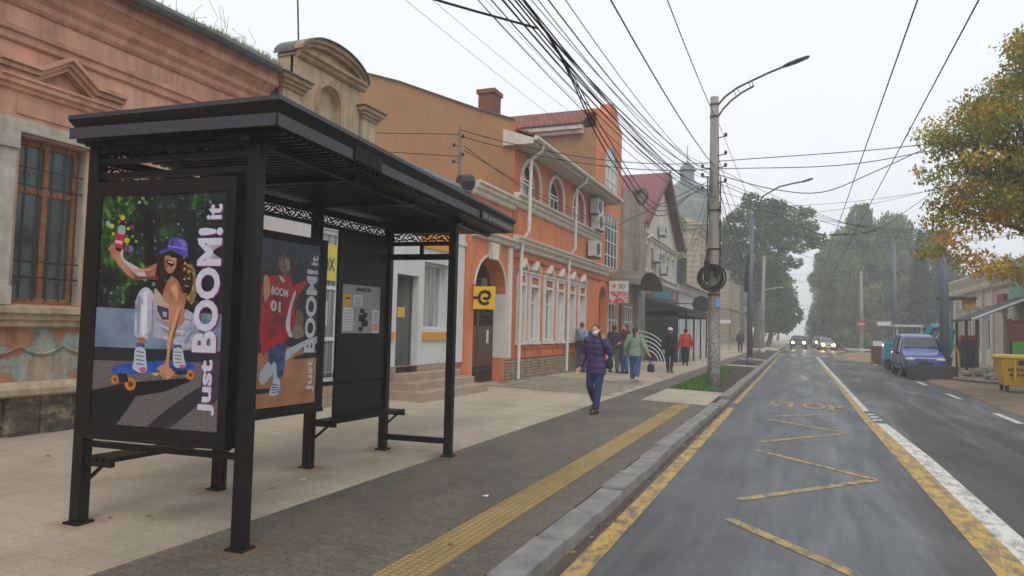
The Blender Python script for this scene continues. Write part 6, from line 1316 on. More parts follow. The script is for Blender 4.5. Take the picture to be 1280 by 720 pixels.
for i, (x, y, w_, h, mm, l) in enumerate(((4.55, 50.5, .7, .95, M_cr, 'tall red brown barrier box at the edge of the dug-up verge'), (4.9, 47.8, .7, .7, M_cg, 'grey planter box just in front of the red brown barrier box'), (4.75, 44.6, .65, .7, M_cg, 'grey planter box nearest the excavator tracks'))):
    o = thing('barrier_box', l, 'box', (x, y, RZ)); m = MB(); m.hexa([(x-w_*.45, y-.45, RZ), (x+w_*.45, y-.45, RZ), (x+w_*.45, y+.45, RZ), (x-w_*.45, y+.45, RZ), (x-w_/2, y-.5, h), (x+w_/2, y-.5, h), (x+w_/2, y+.5, h), (x-w_/2, y+.5, h)]); m.build('box', mm, o, bevel=.02); m = MB(); m.box(x-w_*.42, y-.42, h-.02, x+w_*.42, y+.42, h+.015); m.build('earth_fill', M_soil, o)
M_sand = mat('orange_sand', (140, 114, 86), .95, .25, 3, .8, 20); m = MB(); n = 18
for (cx_, cy_, rx_, ry_, h) in ((4.2, 58.5, 1.9, 4.2, .5),):
    G_ = [[(cx_+rx_*(i/n*2-1), cy_+ry_*(j/n*2-1), RZ-.02+max(0, (1-((i/n*2-1)**2+(j/n*2-1)**2)))**.8*h*(1+.35*mnoise.noise((i*.5, j*.5, 0)))) for j in range(n+1)] for i in range(n+1)]
    for i in range(n):
        for j in range(n): m.quad(G_[i][j], G_[i+1][j], G_[i+1][j+1], G_[i][j+1])
tag(m.build('sand_mound', M_sand, origin=(4.2, 58.5, RZ), smooth=True), 'low heap of orange sand at the far end of the dug-up verge', 'sand heap')
rr = random.Random(8); M_stone = mat('rubble_stone', (128, 118, 104), .95, .25, 4, .6, 25)
for i in range(16):
    x, y = rr.uniform(6.3, 8.2), rr.uniform(31.5, 39); s_ = rr.uniform(.10, .26); m = MB(); z = .02+.02*(x-6)
    M_ = Matrix.Rotation(rr.uniform(0, 3), 3, 'Z'); m.ell((x, y, z+s_*.3), s_*rr.uniform(.8, 1.4), s_, s_*.7, 7, 5, rot=M_)
    m.v = [(a+s_*.3*mnoise.noise((a*7, b*7, c*7)), b+s_*.3*mnoise.noise((a*7+9, b*7, c*7)), c+s_*.25*mnoise.noise((a*7, b*7+5, c*7))) for a, b, c in m.v]
    tag(m.build('rubble_stone', M_stone, origin=(x, y, z)), 'rough grey stone among the loose rubble by the steel mast', 'stone', 'loose rubble stones')
m = MB(); m.tube([(5.7, 33.0, -.02), (6.2, 31.6, .0), (6.9, 30.6, .02)], .07, 7); tag(m.build('loose_kerb', M_kerb, origin=(6.2, 31.6, 0)), 'loose kerb length lying across the rubble by the trough', 'kerbstone')
o = thing('red_post_box', 'dark red and black street cabinet by the pale house', 'cabinet', (8.6, 46, 0)); m = MB(); m.box(8.2, 45.7, -.05, 9.0, 46.3, 1.5); m.build('cabinet', M_iron, o); m = MB(); m.box(8.22, 45.68, 1.5, 8.98, 46.32, 1.75); m.build('red_top', M_signred, o)
# litter
for i, (x, y) in enumerate(((-3.05, 3.55), (-2.78, 6.3), (-4.6, 5.9))):
    m = MB(); m.poly([(x-.03, y-.015, sz(x)+.008), (x+.03, y-.01, sz(x)+.006), (x+.025, y+.02, sz(x)+.02), (x-.02, y+.018, sz(x)+.006)]); m.prism([(x-.03, y-.015, sz(x)+.004), (x+.03, y-.01, sz(x)+.004), (x+.025, y+.02, sz(x)+.012)], (0, 0, .002)); tag(m.build('litter', M_upvc, origin=(x, y, sz(x))), ('scrap of white paper on the dark paving in front of the near shelter post', 'scrap of white paper on the dark paving beside the yellow tactile strip', 'scrap of white paper on the light paving under the shelter bench')[i], 'litter')
# ================================================================ VEHICLES
M_tyre = mat('tyre_rubber', (24, 24, 25), .9, .1, 4, 0, obj=True); M_rim = mat('wheel_rim', (120, 122, 126), .35, .1, 4, 0, metal=.6, obj=True)
M_cglass = glass_dark('car_glass', (52, 60, 62), .06, .25); M_trimk = mat('black_plastic_trim', (38, 38, 40), .6, .1, 3, 0, obj=True)
M_lamp = mat('headlamp_glass', (200, 198, 190), .15, .1, 6, 0, obj=True); M_lit = emis('lit_headlamp', (255, 214, 150), 60); M_lit2 = emis('bright_headlamp', (255, 196, 110), 160)
M_amber = emis('amber_lamp', (255, 150, 60), 6); M_plate = mat('number_plate', (200, 200, 196), .5, .05, 6, 0, obj=True); M_silver = mat('silver_badge', (170, 172, 176), .25, .05, 4, 0, metal=.8, obj=True)
def paint(name, rgb, rough=.3):
    t = NT(name); t.col(lin(rgb)); t.rough(rough); t.b.inputs['Coat Weight'].default_value = .6; t.b.inputs['Coat Roughness'].default_value = .08; f = t.noise(t.objc(), 3, 5, .7)
    t.col(t.ramp(f, [(.35, tuple(v*.82 for v in lin(rgb))), (.65, lin(rgb))])); return t.m
def cring(st):
    y, z0, zb, zt, w, wt = st
    return [(-w*.9, y, z0), (-w, y, z0+.12), (-w*1.0, y, zb-.12), (-w*.985, y, zb), (-wt, y, zt-.07), (-wt+.10, y, zt), (wt-.10, y, zt), (wt, y, zt-.07), (w*.985, y, zb), (w*1.0, y, zb-.12), (w, y, z0+.12), (w*.9, y, z0)]
def car(name, label, cat, loc, rz, st, pt, wheels, wr=.31, lit=None, group=None, detail=True, iws=None, sidewin=(), rearw=None, lampz=.62, lampw=.36, lampx=.52):
    o = thing(name, label, cat, loc, rz, group); R_ = [cring(s) for s in st]
    m = MB(); m.loft(R_); b = m.build('body', pt, o, local=True, smooth=True)
    md = b.modifiers.new('s', 'SUBSURF'); md.levels = md.render_levels = 2
    me = evalmesh(b); b.modifiers.clear(); b.data = me; me.polygons.foreach_set('use_smooth', [True]*len(me.polygons))
    def glass(pts, nm, par=b, push=.0):
        P = [Vector(p) for p in pts]; n = (P[1]-P[0]).cross(P[2]-P[0]).normalized(); c = sum(P, Vector())/len(P)
        if n.dot(c-Vector((0, (st[0][0]+st[-1][0])/2, .8))) < 0: n = -n
        m = MB(); m.prism([p-n*.03+n*push for p in P], n*.034); return m.build(nm, M_cglass, par, local=True)
    i = iws; a, c = R_[i], R_[i+1]
    def lp(p, q, t): return Vector(p).lerp(Vector(q), t)
    glass([lp(lp(a[4], a[5], .5), lp(c[4], c[5], .5), .10)+Vector((.03, 0, 0)), lp(lp(a[7], a[6], .5), lp(c[7], c[6], .5), .10)-Vector((.03, 0, 0)), lp(lp(a[7], a[6], .7), lp(c[7], c[6], .7), .88)-Vector((.03, 0, 0)), lp(lp(a[4], a[5], .7), lp(c[4], c[5], .7), .88)+Vector((.03, 0, 0))], 'windscreen', push=.045)
    for (ya, yb, za, zb_, xa_, xb2) in sidewin:
        for sg in (-1, 1): glass([(sg*xa_, ya, za), (sg*xa_, yb, za), (sg*xb2, yb-.06, zb_), (sg*xb2, ya+.28 if ya == sidewin[0][0] else ya+.04, zb_)], 'side_window')
    for y in wheels:
        for sg in (-1, 1):
            m = MB(); m.tube([(sg*(st[2][4]-.20), y, wr), (sg*(st[2][4]+.015), y, wr)], wr, 16); w_ = m.build('wheel', M_tyre, o, local=True); m = MB(); m.tube([(sg*(st[2][4]-.1), y, wr), (sg*(st[2][4]+.022), y, wr)], wr*.6, 12); m.build('rim', M_rim, w_, local=True)
    yf = st[0][0]
    for sg in (-1, 1):
        m = MB(); m.ell((sg*lampx*st[2][4]/.8, yf+.10, lampz), lampw*.5, .12, .085, 12, 8); m.build('headlight', M_lamp, o, local=True)
        if lit: m = MB(); m.ell((sg*lampx*st[2][4]/.8, yf-.03, lampz), .13, .04, .10, 10, 6); m.build('lit_bulb', lit, o, local=True)
        m = MB(); m.ell((sg*(st[2][4]+.09), wheels[0]+.55, 1.0 if detail != 2 else 1.05), .09, .06, .075, 8, 6); m.tube([(sg*(st[2][4]-.05), wheels[0]+.58, .95), (sg*(st[2][4]+.06), wheels[0]+.57, .98)], .02, 5); m.build('mirror', M_trimk, o, local=True)
    m = MB(); m.box(-.62, yf-.035, .24, .62, yf+.15, .44); m.build('bumper', M_trimk, o, local=True, bevel=.03)
    m = MB(); m.box(-.26, yf-.05, .36, .26, yf-.036, .46); m.build('number_plate', M_plate, o, local=True)
    m = MB(); m.box(-.30, yf-.0, .56, .30, yf+.06, .68); m.build('grille', M_trimk, o, local=True)
    return o
# blue van: front -Y
VS = [(-1.9, .30, .58, .80, .72, .68), (-1.8, .22, .70, .95, .80, .75), (-1.5, .2, .86, 1.06, .83, .76), (-1.02, .2, .96, 1.19, .84, .74), (-.95, .2, .98, 1.23, .84, .73), (-.35, .2, 1.04, 1.78, .84, .67), (.0, .2, 1.06, 1.88, .84, .68), (1.1, .2, 1.06, 1.92, .84, .69), (1.6, .22, 1.06, 1.88, .83, .69), (1.78, .3, 1.06, 1.72, .80, .67)]
van = car('van', 'small blue van parked on the dug-up verge behind the concrete trough', 'van', (4.93, 36.9, RZ+.01), R(2), VS, paint('blue_van_paint', (46, 74, 150)), (-1.2, 1.12), .30, iws=4, sidewin=((-.72, .02, 1.08, 1.64, .845, .72), (.1, .9, 1.1, 1.66, .846, .715)), lampz=.78, lampw=.42, lampx=.55, detail=2)
m = MB(); y = -1.93; m.prism([(0, y, .72), (.07, y, .81), (0, y, .90), (-.07, y, .81)], (0, .03, 0)); m.build('diamond_badge', M_silver, van, local=True)
m = MB(); m.tube([(-.5, -.93, 1.25), (.05, -.9, 1.29)], .012, 5); m.tube([(.05, -.93, 1.25), (.55, -.88, 1.31)], .012, 5); m.build('wiper', M_trimk, van, local=True)
m = MB()
for sg in (-1, 1):
    for pts in ([(sg*.846, -.86, .45), (sg*.85, -.86, 1.02)], [(sg*.846, .06, .45), (sg*.852, .06, 1.05), (sg*.735, .03, 1.7)], [(sg*.846, .95, .45), (sg*.852, .95, 1.05)], [(sg*.852, -.86, 1.02), (sg*.852, .95, 1.06)]): m.tube(pts, .006, 4)
    m.tube([(sg*.862, -.12, .98), (sg*.862, .02, .985)], .016, 5)
m.tube([(-.7, -1.76, .90), (0, -1.86, .92), (.7, -1.76, .90)], .006, 4); m.build('panel_seam', M_trimk, van, local=True)
for sg in (-1, 1): m = MB(); m.tube([(sg*.855, -1.1, .55), (sg*.86, 0, .52), (sg*.855, 1.0, .55)], .03, 6); m.build('side_moulding', M_trimk, van, local=True)
SUV = [(-2.2, .32, .62, .78, .72, .68), (-2.08, .24, .74, .92, .84, .78), (-1.5, .22, .86, 1.02, .9, .82), (-.95, .22, .92, 1.08, .91, .80), (-.9, .22, .93, 1.11, .91, .79), (-.15, .22, .98, 1.56, .91, .68), (.2, .22, 1.0, 1.62, .91, .68), (1.5, .22, 1.0, 1.60, .91, .68), (2.1, .24, 1.0, 1.42, .88, .66), (2.3, .34, .9, 1.1, .82, .7)]
CAR = [(-2.15, .30, .55, .68, .70, .66), (-2.0, .22, .64, .80, .80, .75), (-1.4, .2, .76, .90, .85, .78), (-.85, .2, .82, .95, .86, .76), (-.8, .2, .83, .97, .86, .75), (.0, .2, .86, 1.36, .86, .62), (.35, .2, .88, 1.42, .86, .62), (1.2, .2, .88, 1.36, .86, .62), (1.75, .22, .86, 1.02, .84, .68), (2.15, .3, .7, .92, .76, .68)]
SW = ((-.5, .3, .96, 1.36, .915, .78), (.38, 1.3, .97, 1.37, .916, .775))
SWc = ((-.4, .45, .86, 1.2, .865, .70), (.5, 1.3, .87, 1.2, .866, .69))
car('car', 'dark off-road car coming up the left lane with its headlights on', 'car', (-.15, 88, RZ), 0, SUV, paint('dark_grey_paint', (44, 42, 44)), (-1.4, 1.4), .36, M_lit, iws=4, sidewin=SW, lampz=.82)
car('car', 'silver car with dazzling yellow headlights at the junction', 'car', (2.75, 88, RZ), R(4), CAR, paint('silver_paint', (150, 150, 150)), (-1.35, 1.3), .31, M_lit2, iws=4, sidewin=SWc, lampz=.66)
car('car', 'brown estate car directly behind the silver car in the mist', 'car', (2.45, 100, RZ), R(2), SUV, paint('brown_paint', (84, 70, 60)), (-1.4, 1.4), .34, M_lit, iws=4, sidewin=SW, lampz=.8)
car('car', 'dark car far down the street behind the brown estate car', 'car', (1.4, 124, RZ), 0, CAR, paint('black_paint', (36, 38, 42)), (-1.35, 1.3), .31, M_lit, iws=4, sidewin=SWc, lampz=.66)
car('car', 'farthest grey car in the mist just right of the dark off-road car', 'car', (.4, 160, RZ), 0, CAR, paint('grey_paint', (110, 112, 116)), (-1.35, 1.3), .31, M_lit, iws=4, sidewin=SWc, lampz=.66)
# mini excavator
M_teal = paint('teal_machine_paint', (24, 140, 152), .4); M_cabw = mat('off_white_cab', (200, 200, 192), .5, .1, 3, 0)
ex = thing('excavator', 'teal mini excavator with an off white cab frame behind the blue van', 'excavator', (5.2, 42.4, RZ))
z = RZ
for x in (4.45, 5.75):
    m = MB(); m.tube([(x-.2, 41.4, z+.27), (x+.2, 41.4, z+.27)], .27, 12); m.tube([(x-.2, 43.4, z+.27), (x+.2, 43.4, z+.27)], .27, 12); m.box(x-.2, 41.4, z, x+.2, 43.4, z+.54); m.build('track', M_rub, ex)
m = MB(); m.box(4.35, 41.6, z+.6, 5.9, 43.6, z+1.05); m.box(4.2, 42.9, z+1.0, 5.95, 43.9, z+1.55); m.box(4.02, 41.3, z+.55, 4.5, 42.4, z+1.45); m.build('house', M_teal, ex, bevel=.05)
cb = MB()
for x in (4.65, 5.75):
    for y in (41.75, 43.05): cb.tube([(x, y, z+1.05), (x+.03, y+.02, z+2.28)], .045, 6)
cb.box(4.55, 41.6, z+2.26, 5.85, 43.2, z+2.38); cb.tube([(4.65, 41.75, z+1.6), (5.75, 41.75, z+1.6)], .03, 5); cf = cb.build('cab_frame', M_cabw, ex)
m = MB(); m.box(4.67, 41.77, z+1.06, 5.73, 41.79, z+2.25); m.build('cab_glass', M_glass, cf)
m = MB(); m.box(5.0, 42.2, z+1.05, 5.5, 42.7, z+1.25); m.box(5.0, 42.65, z+1.2, 5.5, 42.8, z+1.85); m.build('seat', M_rub, ex)
m = MB(); b_ = [(5.85, 41.6, z+1.15), (5.95, 41.3, z+1.85), (6.2, 41.2, z+2.3), (6.7, 41.1, z+2.38), (6.95, 41.05, z+2.2)]; m.tube(b_, [.17, .18, .2, .17, .12], 4); m.build('boom', M_teal, ex)
m = MB(); m.tube([(6.75, 41.0, z+2.45), (6.97, 41.0, z+2.1), (6.85, 40.9, z+1.1), (6.75, 40.9, z+.75)], [.1, .17, .14, .1], 4); ar = m.build('arm', M_teal, ex)
m = MB(); m.prism([(6.5, 40.6, z+.75), (6.95, 40.6, z+.8), (6.9, 40.6, z+.25), (6.55, 40.6, z+.15), (6.3, 40.6, z+.35)], (0, .6, 0)); m.build('bucket', M_iron, ar)
m = MB(); m.tube([(6.05, 41.2, z+1.3), (6.5, 41.1, z+1.95)], .045, 6); m.build('hydraulic_ram', M_silver, ex)
m = MB(); m.box(4.35, 40.9, z+.2, 5.85, 41.0, z+.55); m.tube([(4.6, 41, z+.4), (4.6, 41.7, z+.6)], .05, 5); m.tube([(5.6, 41, z+.4), (5.6, 41.7, z+.6)], .05, 5); m.build('dozer_blade', M_teal, ex)
# ================================================================ PEOPLE (each figure faces its own -Y; its left is +X)
M_skin = mat('skin', (196, 140, 112), .6, .1, 8, 0, obj=True); M_eye = mat('dark_eye', (40, 32, 30), .4, 0, 3, 0)
def V3(*a): return Vector(a)
def person(label, loc, rz, h, J, cloth):
    """J: joint positions for a 1.70 m figure; cloth: list of garments"""
    o = thing('person', label, 'person', loc, rz); k = h/1.70
    def build(mb, name, m, parent, vox, it=4):
        mb.v = [(a*k, b*k, c*k) for a, b, c in mb.v]; return remesh(mb, name, m, parent, vox)
    hip = V3(*J.get('hip', (0, 0, .90))); che = V3(*J.get('chest', (0, 0, 1.25))); nk = V3(*J.get('neck', (0, 0, 1.44))); hd = V3(*J.get('head', (0, -.02, 1.585)))
    sh = {s: V3(*J.get('sh'+s, ((.175 if s == 'L' else -.175), 0, 1.385))) for s in 'LR'}
    el = {s: V3(*J['el'+s]) for s in 'LR'}; wr = {s: V3(*J['wr'+s]) for s in 'LR'}; kn = {s: V3(*J['kn'+s]) for s in 'LR'}; an = {s: V3(*J['an'+s]) for s in 'LR'}
    hj = {s: hip+V3((.09 if s == 'L' else -.09), 0, 0) for s in 'LR'}
    def torso(mb, g, zlo=None, wide=1.0):
        def rg(c, rx, ry): return [(c.x+rx*math.cos(2*PI*i/14), c.y+ry*math.sin(2*PI*i/14), c.z) for i in range(14)]
        wst = hip.lerp(che, .45)
        L_ = [(hip+V3(0, 0, -.10 if zlo is None else zlo), .155*wide, .115*wide), (hip, .165*wide, .12*wide), (wst, .14*wide, .105), (che, .165, .12), (che.lerp(nk, .62), .175, .10), (nk+V3(0, 0, -.015), .075, .07)]
        mb.loft([rg(c, rx+g, ry+g) for c, rx, ry in L_])
    def arm(mb, s, g, upto=1.0):
        w_ = el[s].lerp(wr[s], upto); mb.ell(sh[s], .062+g, .062+g, .062+g, 10, 8); mb.tube([sh[s], sh[s].lerp(el[s], .5), el[s], el[s].lerp(w_, .5), w_], [.058+g, .052+g, .043+g, .038+g, .030+g*1.0], 10)
    def leg(mb, s, g, upto=1.0, flare=0):
        a = kn[s].lerp(an[s], upto); mb.tube([hj[s]+V3(0, 0, .04), hj[s].lerp(kn[s], .45), kn[s], kn[s].lerp(a, .4), a], [.095+g, .080+g, .058+g, .054+g+flare*.5, .040+g+flare], 10)
    def toe(s): 
        d = V3(*J.get('toe'+s, (0, -1, 0))).normalized(); return d
    b = MB(); torso(b, 0)
    for s in 'LR':
        arm(b, s, 0); leg(b, s, 0); b.tube([an[s]+V3(0, .03, -.03), an[s]+toe(s)*.08+V3(0, 0, -.045), an[s]+toe(s)*.17+V3(0, 0, -.055)], [.04, .036, .025], 8)
        d = (wr[s]-el[s]).normalized(); hdv = V3(*J['hd'+s]).normalized() if 'hd'+s in J else d
        side = hdv.cross(V3(0, 1, 0)); side = side.normalized() if side.length > .2 else V3(1, 0, 0)
        pm = wr[s]+hdv*.045; b.tube([wr[s], pm, wr[s]+hdv*.09], [(.026, .018), (.040, .020), (.040, .017)], 8)
        for f, (ln, off) in enumerate(((.070, -.030), (.080, -.010), (.075, .010), (.058, .030))):
            q = wr[s]+hdv*.085+side*off; cv = V3(0, -1, 0) if abs(hdv.y) < .8 else V3(0, 0, -1); b.tube([q-hdv*.02, q+hdv*ln*.55, q+hdv*ln*.85+cv*.02, q+hdv*ln*.95+cv*.035], [.0095, .0095, .0085, .007], 6)
        b.tube([wr[s]+hdv*.03+side*-.028, wr[s]+hdv*.06+side*-.055, wr[s]+hdv*.085+side*-.058+V3(0, -.012, 0)], [.012, .011, .009], 6)
    b.tube([nk+V3(0, 0, -.04), hd+V3(0, .015, -.08)], [.055, .05], 10)
    hr = Matrix.Rotation(J.get('turn', 0), 3, 'Z') @ Matrix.Rotation(J.get('tilt', 0), 3, 'Y')
    H_ = lambda x, y, z: hd+hr @ V3(x, y, z)
    b.ell(hd, .076, .095, .112, 14, 10, rot=hr); b.ell(H_(0, -.045, -.055), .05, .048, .055, 10, 8, rot=hr)
    b.tube([H_(0, -.085, .015), H_(0, -.112, -.022), H_(0, -.09, -.03)], [.010, .015, .010], 6); b.ell(H_(0, -.088, -.062), .024, .010, .007, 8, 6, rot=hr); b.ell(H_(0, -.088, -.078), .021, .010, .007, 8, 6, rot=hr)
    for sg in (-1, 1): b.ell(H_(sg*.077, .0, -.012), .012, .022, .032, 8, 6, rot=hr); b.ell(H_(sg*.03, -.082, .032), .022, .010, .006, 8, 6, rot=hr)
    body = build(b, 'body', M_skin, o, .0085)
    for sg in (-1, 1): m = MB(); m.ell(H_(sg*.031, -.088, .016)*k, .011, .007, .007, 8, 6); m.build('eye', M_eye, body, local=True)
    def part(name, mb, m, vox=.011): return build(mb, name, m, o, vox)
    for c in cloth:
        t = c[0]
        if t == 'trousers':
            m = MB(); m.loft([[(hip.x+(.162+a)*math.cos(2*PI*i/14), hip.y+(.122+a)*math.sin(2*PI*i/14), z) for i in range(14)] for z, a in ((hip.z-.11, .0), (hip.z+.0, .012), (hip.z+.10, .0))])
            for s in 'LR': leg(m, s, c[2] if len(c) > 2 else .014, .94, c[3] if len(c) > 3 else .004)
            part('trousers', m, c[1])
        elif t == 'jacket':
            m = MB(); torso(m, c[2], c[3], 1.06); m.tube([nk+V3(0, .0, -.05), nk+V3(0, .005, .035)], [.092, .075], 12)
            for s in 'LR': arm(m, s, c[2], .97)
            if len(c) > 4:                                   # hood / thick collar lying on the back
                m.ell(nk+V3(0, .075, .0), .12, .065, .075, 12, 8)
            j_ = part('jacket', m, c[1])
        elif t == 'shoes':
            for s in 'LR':
                m = MB(); d = toe(s); hh = c[2] if len(c) > 2 else .05; m.tube([an[s]+V3(0, 0, hh), an[s]+V3(0, 0, -.02)], [.050, .050], 10); m.tube([an[s]-d*.07+V3(0, 0, -.045), an[s]+d*.02+V3(0, 0, -.038), an[s]+d*.12+V3(0, 0, -.052), an[s]+d*.20+V3(0, 0, -.062)], [(.042, .038), (.045, .046), (.046, .032), (.032, .022)], 10); part('shoe', m, c[1])
        elif t == 'hair':
            m = MB(); m.ell(H_(0, .022, .03), .085, .092, .10, 14, 10, rot=hr)
            m.v = [p for p in m.v]; 
            if c[2] == 'long': m.tube([H_(0, .08, .0), H_(0, .10, -.10), H_(0, .08, -.2)], [.07, .07, .03], 10)
            if c[2] == 'tail': m.tube([H_(0, .09, .03), H_(0, .135, -.03), H_(0, .13, -.14), H_(0, .11, -.26), H_(0, .11, -.32)], [.03, .04, .042, .032, .01], 10)
            if c[2] == 'bun': m.ell(H_(0, .11, .03), .045, .045, .045, 10, 8)
            part('hair', m, c[1])
        elif t == 'hat': m = MB(); m.ell(H_(0, .005, .06), .102, .115, .09, 14, 10, rot=hr); m.tube([H_(0, .005, .03), H_(0, .005, .07)], [.1, .098], 14); part('hat', m, c[1])
        elif t == 'beard': m = MB(); m.ell(H_(0, -.05, -.075), .056, .052, .055, 10, 8, rot=hr); part('beard', m, c[1])
        elif t == 'mask':
            m = MB(); m.ell(H_(0, -.062, -.04), .060, .056, .055, 12, 8, rot=hr); q = part('face_mask', m, c[1])
            m = MB()
            for sg in (-1, 1): m.tube([H_(sg*.055, -.07, -.02)*k, H_(sg*.085, .0, .0)*k], .004, 4)
            m.build('ear_loop', c[1], q, local=True)
    return o, k, H_
def bag(owner, label, c, sx_, sy, sz_, m_, strap):
    """a bag and its strap, worn or carried by the owner; kept as a thing of its own in world space"""
    M = Matrix.Translation(owner.location) @ Matrix.Rotation(owner.rotation_euler[2], 4, 'Z'); cw = M @ Vector(c)
    o = thing('bag', label, 'bag', cw, owner.rotation_euler[2]); m = MB()
    m.loft([[(a*sx_*w_, b*sy*w_, z) for a, b in ((-.5, -.5), (.5, -.5), (.5, .5), (-.5, .5))] for z, w_ in ((-sz_/2, .85), (-sz_*.3, 1.05), (sz_*.2, 1.0), (sz_/2, .75))]); m.build('pouch', m_, o, local=True, bevel=.02, smooth=True)
    m = MB(); m.tube([Vector(p)-Vector(c) for p in strap], .012, 6); m.build('strap', m_, o, local=True)
def cmat(name, rgb, rough=.85, sc=8, quilt=False):
    t = NT(name); c = lin(rgb); v = t.objc(); f = t.noise(v, sc, 6, .65); t.col(t.ramp(f, [(.3, tuple(x*.68 for x in c)), (.7, tuple(x*1.22 for x in c))])); t.rough(rough)
    if quilt:
        w_ = t.N('ShaderNodeTexWave', bands_direction='Z'); w_.inputs['Scale'].default_value = 2.6; w_.inputs['Distortion'].default_value = 2.5; t.L(v, w_.inputs['Vector']); t.bump(w_.outputs['Fac'], .35, .02)
    else: t.bump(t.noise(v, 7, 4, .6, .8), .6, .03)
    return t.m
C_purple = cmat('purple_quilted_fabric', (58, 40, 84), .6, 6, True); C_denim = cmat('dark_blue_denim', (38, 54, 98)); C_denim2 = cmat('mid_blue_denim', (58, 88, 136)); C_black = cmat('black_fabric', (32, 32, 36)); C_boot = mat('dark_boot_leather', (40, 36, 36), .5, .2, 6, 0, obj=True)
C_lblue = cmat('pale_blue_shirt', (128, 152, 176)); C_navy = cmat('navy_fabric', (48, 54, 100)); C_char = cmat('charcoal_fabric', (48, 52, 62), .8, 6, True); C_olive = cmat('olive_trousers', (92, 92, 78)); C_maroon = cmat('maroon_fabric', (96, 36, 46)); C_green = cmat('grey_green_hoodie', (126, 148, 126)); C_red = cmat('red_padded_jacket', (190, 36, 44), .6, 6, True)
H_dark = mat('dark_brown_hair', (44, 34, 30), .6, .3, 14, 0, obj=True); H_grey = mat('greying_hair', (84, 76, 70), .6, .3, 14, 0, obj=True); C_white = cmat('white_knit', (214, 208, 204)); C_pink = mat('pink_trainers', (206, 170, 168), .6, .15, 6, 0, obj=True); C_mask = mat('white_face_mask', (214, 216, 220), .8, .05, 6, 0, obj=True)
stand = dict(elL=(.25, .03, 1.12), wrL=(.25, -.05, .88), elR=(-.25, .03, 1.12), wrR=(-.25, -.05, .88), knL=(.10, -.01, .49), anL=(.10, .02, .085), knR=(-.10, -.01, .49), anR=(-.10, .02, .085))
def pz(x): return sz(x)
def walk(a): return dict(stand, knL=(.10, -.14*a, .50), anL=(.09, -.20*a, .09), knR=(-.10, .02*a, .48), anR=(-.09, .27*a, .15), toeR=(0, -.85, -.5), elL=(.25, .12*a, 1.13), wrL=(.25, .12*a, .88), elR=(-.25, -.06*a, 1.12), wrR=(-.25, -.18*a, .90))
# purple coat woman on the phone
J = walk(1.0); J.update(knL=(.08, -.06, .49), anL=(.07, -.12, .085), knR=(-.11, -.04, .51), anR=(-.115, .20, .19), elL=(.30, -.02, 1.17), wrL=(.185, -.06, 1.40), hdL=(-.35, 0, .95), elR=(-.27, .03, 1.12), wrR=(-.31, -.08, .88), tilt=-.24, turn=.15, head=(-.005, -.03, 1.585))
px, py = -3.62, 13.3
o, k, H_ = person('woman in a purple quilted coat and white face mask holding a phone to her ear', (px, py, pz(px)), R(-12), 1.68, J, [('trousers', C_denim, .016, .006), ('jacket', C_purple, .036, -.16, 1), ('shoes', C_boot, .10), ('hair', H_dark, 'long'), ('mask', C_mask)])
M_ = Matrix.Translation(o.location) @ Matrix.Rotation(o.rotation_euler[2], 4, 'Z'); c = M_ @ (Vector((.118, -.065, 1.50))*k)
m = MB(); m.obox(c, .018, .07, .14, o.rotation_euler[2], 0, .3, -.15); tag(m.build('phone', C_black, origin=c), 'black phone held to the ear of the woman in the purple coat', 'phone')
bag(o, 'dark bag hanging at the hip of the woman in the purple coat', (.235*k, .10*k, .96*k), .08, .18, .20, C_black, [(.235*k, .08*k, 1.05*k), (.225*k, .05*k, 1.25*k), (.19*k, .02*k, 1.47*k), (.20*k, .10*k, 1.25*k), (.24*k, .16*k, 1.05*k)])
# group by the orange house
px, py = -7.1, 24.1
J = dict(stand); J.update(elR=(-.22, .06, 1.12), wrR=(-.12, -.18, 1.05), elL=(.33, -.22, 1.25), wrL=(.42, -.44, 1.22), turn=.5)
o, k, H_ = person('man in a pale blue shirt with a black shoulder bag standing by the orange wall', (px, py, pz(px)), R(160), 1.74, J, [('trousers', C_denim2, .02, .012), ('jacket', C_lblue, .022, -.09), ('shoes', C_boot), ('hair', H_grey, 'short')])
bag(o, 'black shoulder bag on the man in the pale blue shirt', (-.06*k, .215*k, .96*k), .30, .12, .26, C_black, [(-.2*k, .17*k, 1.05*k), (-.03*k, .155*k, 1.22*k), (.12*k, .12*k, 1.42*k), (.13*k, .03*k, 1.47*k)])
px, py = -6.9, 25.2
person('man in a navy top half hidden behind the woman in the purple coat', (px, py, pz(px)), R(200), 1.70, dict(stand), [('trousers', C_navy), ('jacket', C_navy, .022, -.1), ('shoes', C_boot), ('hair', H_dark, 'short')])
px, py = -6.15, 25.0
J = dict(stand); J.update(elR=(-.26, -.02, 1.13), wrR=(-.15, -.20, 1.12), elL=(.26, -.02, 1.13), wrL=(.14, -.20, 1.10), knL=(.13, 0, .49), anL=(.15, .02, .085), knR=(-.12, 0, .49), anR=(-.13, .02, .085))
person('man in a charcoal padded jacket and olive trousers seen from behind', (px, py, pz(px)), R(170), 1.68, J, [('trousers', C_olive, .022, .012), ('jacket', C_char, .034, -.06, 1), ('shoes', C_boot), ('hair', H_dark, 'short')])
px, py = -5.75, 25.0
J = dict(stand); J.update(elR=(-.25, .02, 1.14), wrR=(-.18, -.20, 1.18), elL=(.25, .0, 1.13), wrL=(.16, -.2, 1.06), knR=(-.1, -.06, .49), anR=(-.12, -.04, .085))
person('bearded man in a maroon jacket and blue jeans facing the group', (px, py, pz(px)), R(-55), 1.74, J, [('trousers', C_denim2, .018, .01), ('jacket', C_maroon, .03, -.06, 1), ('shoes', C_boot), ('hair', H_dark, 'short'), ('beard', H_dark)])
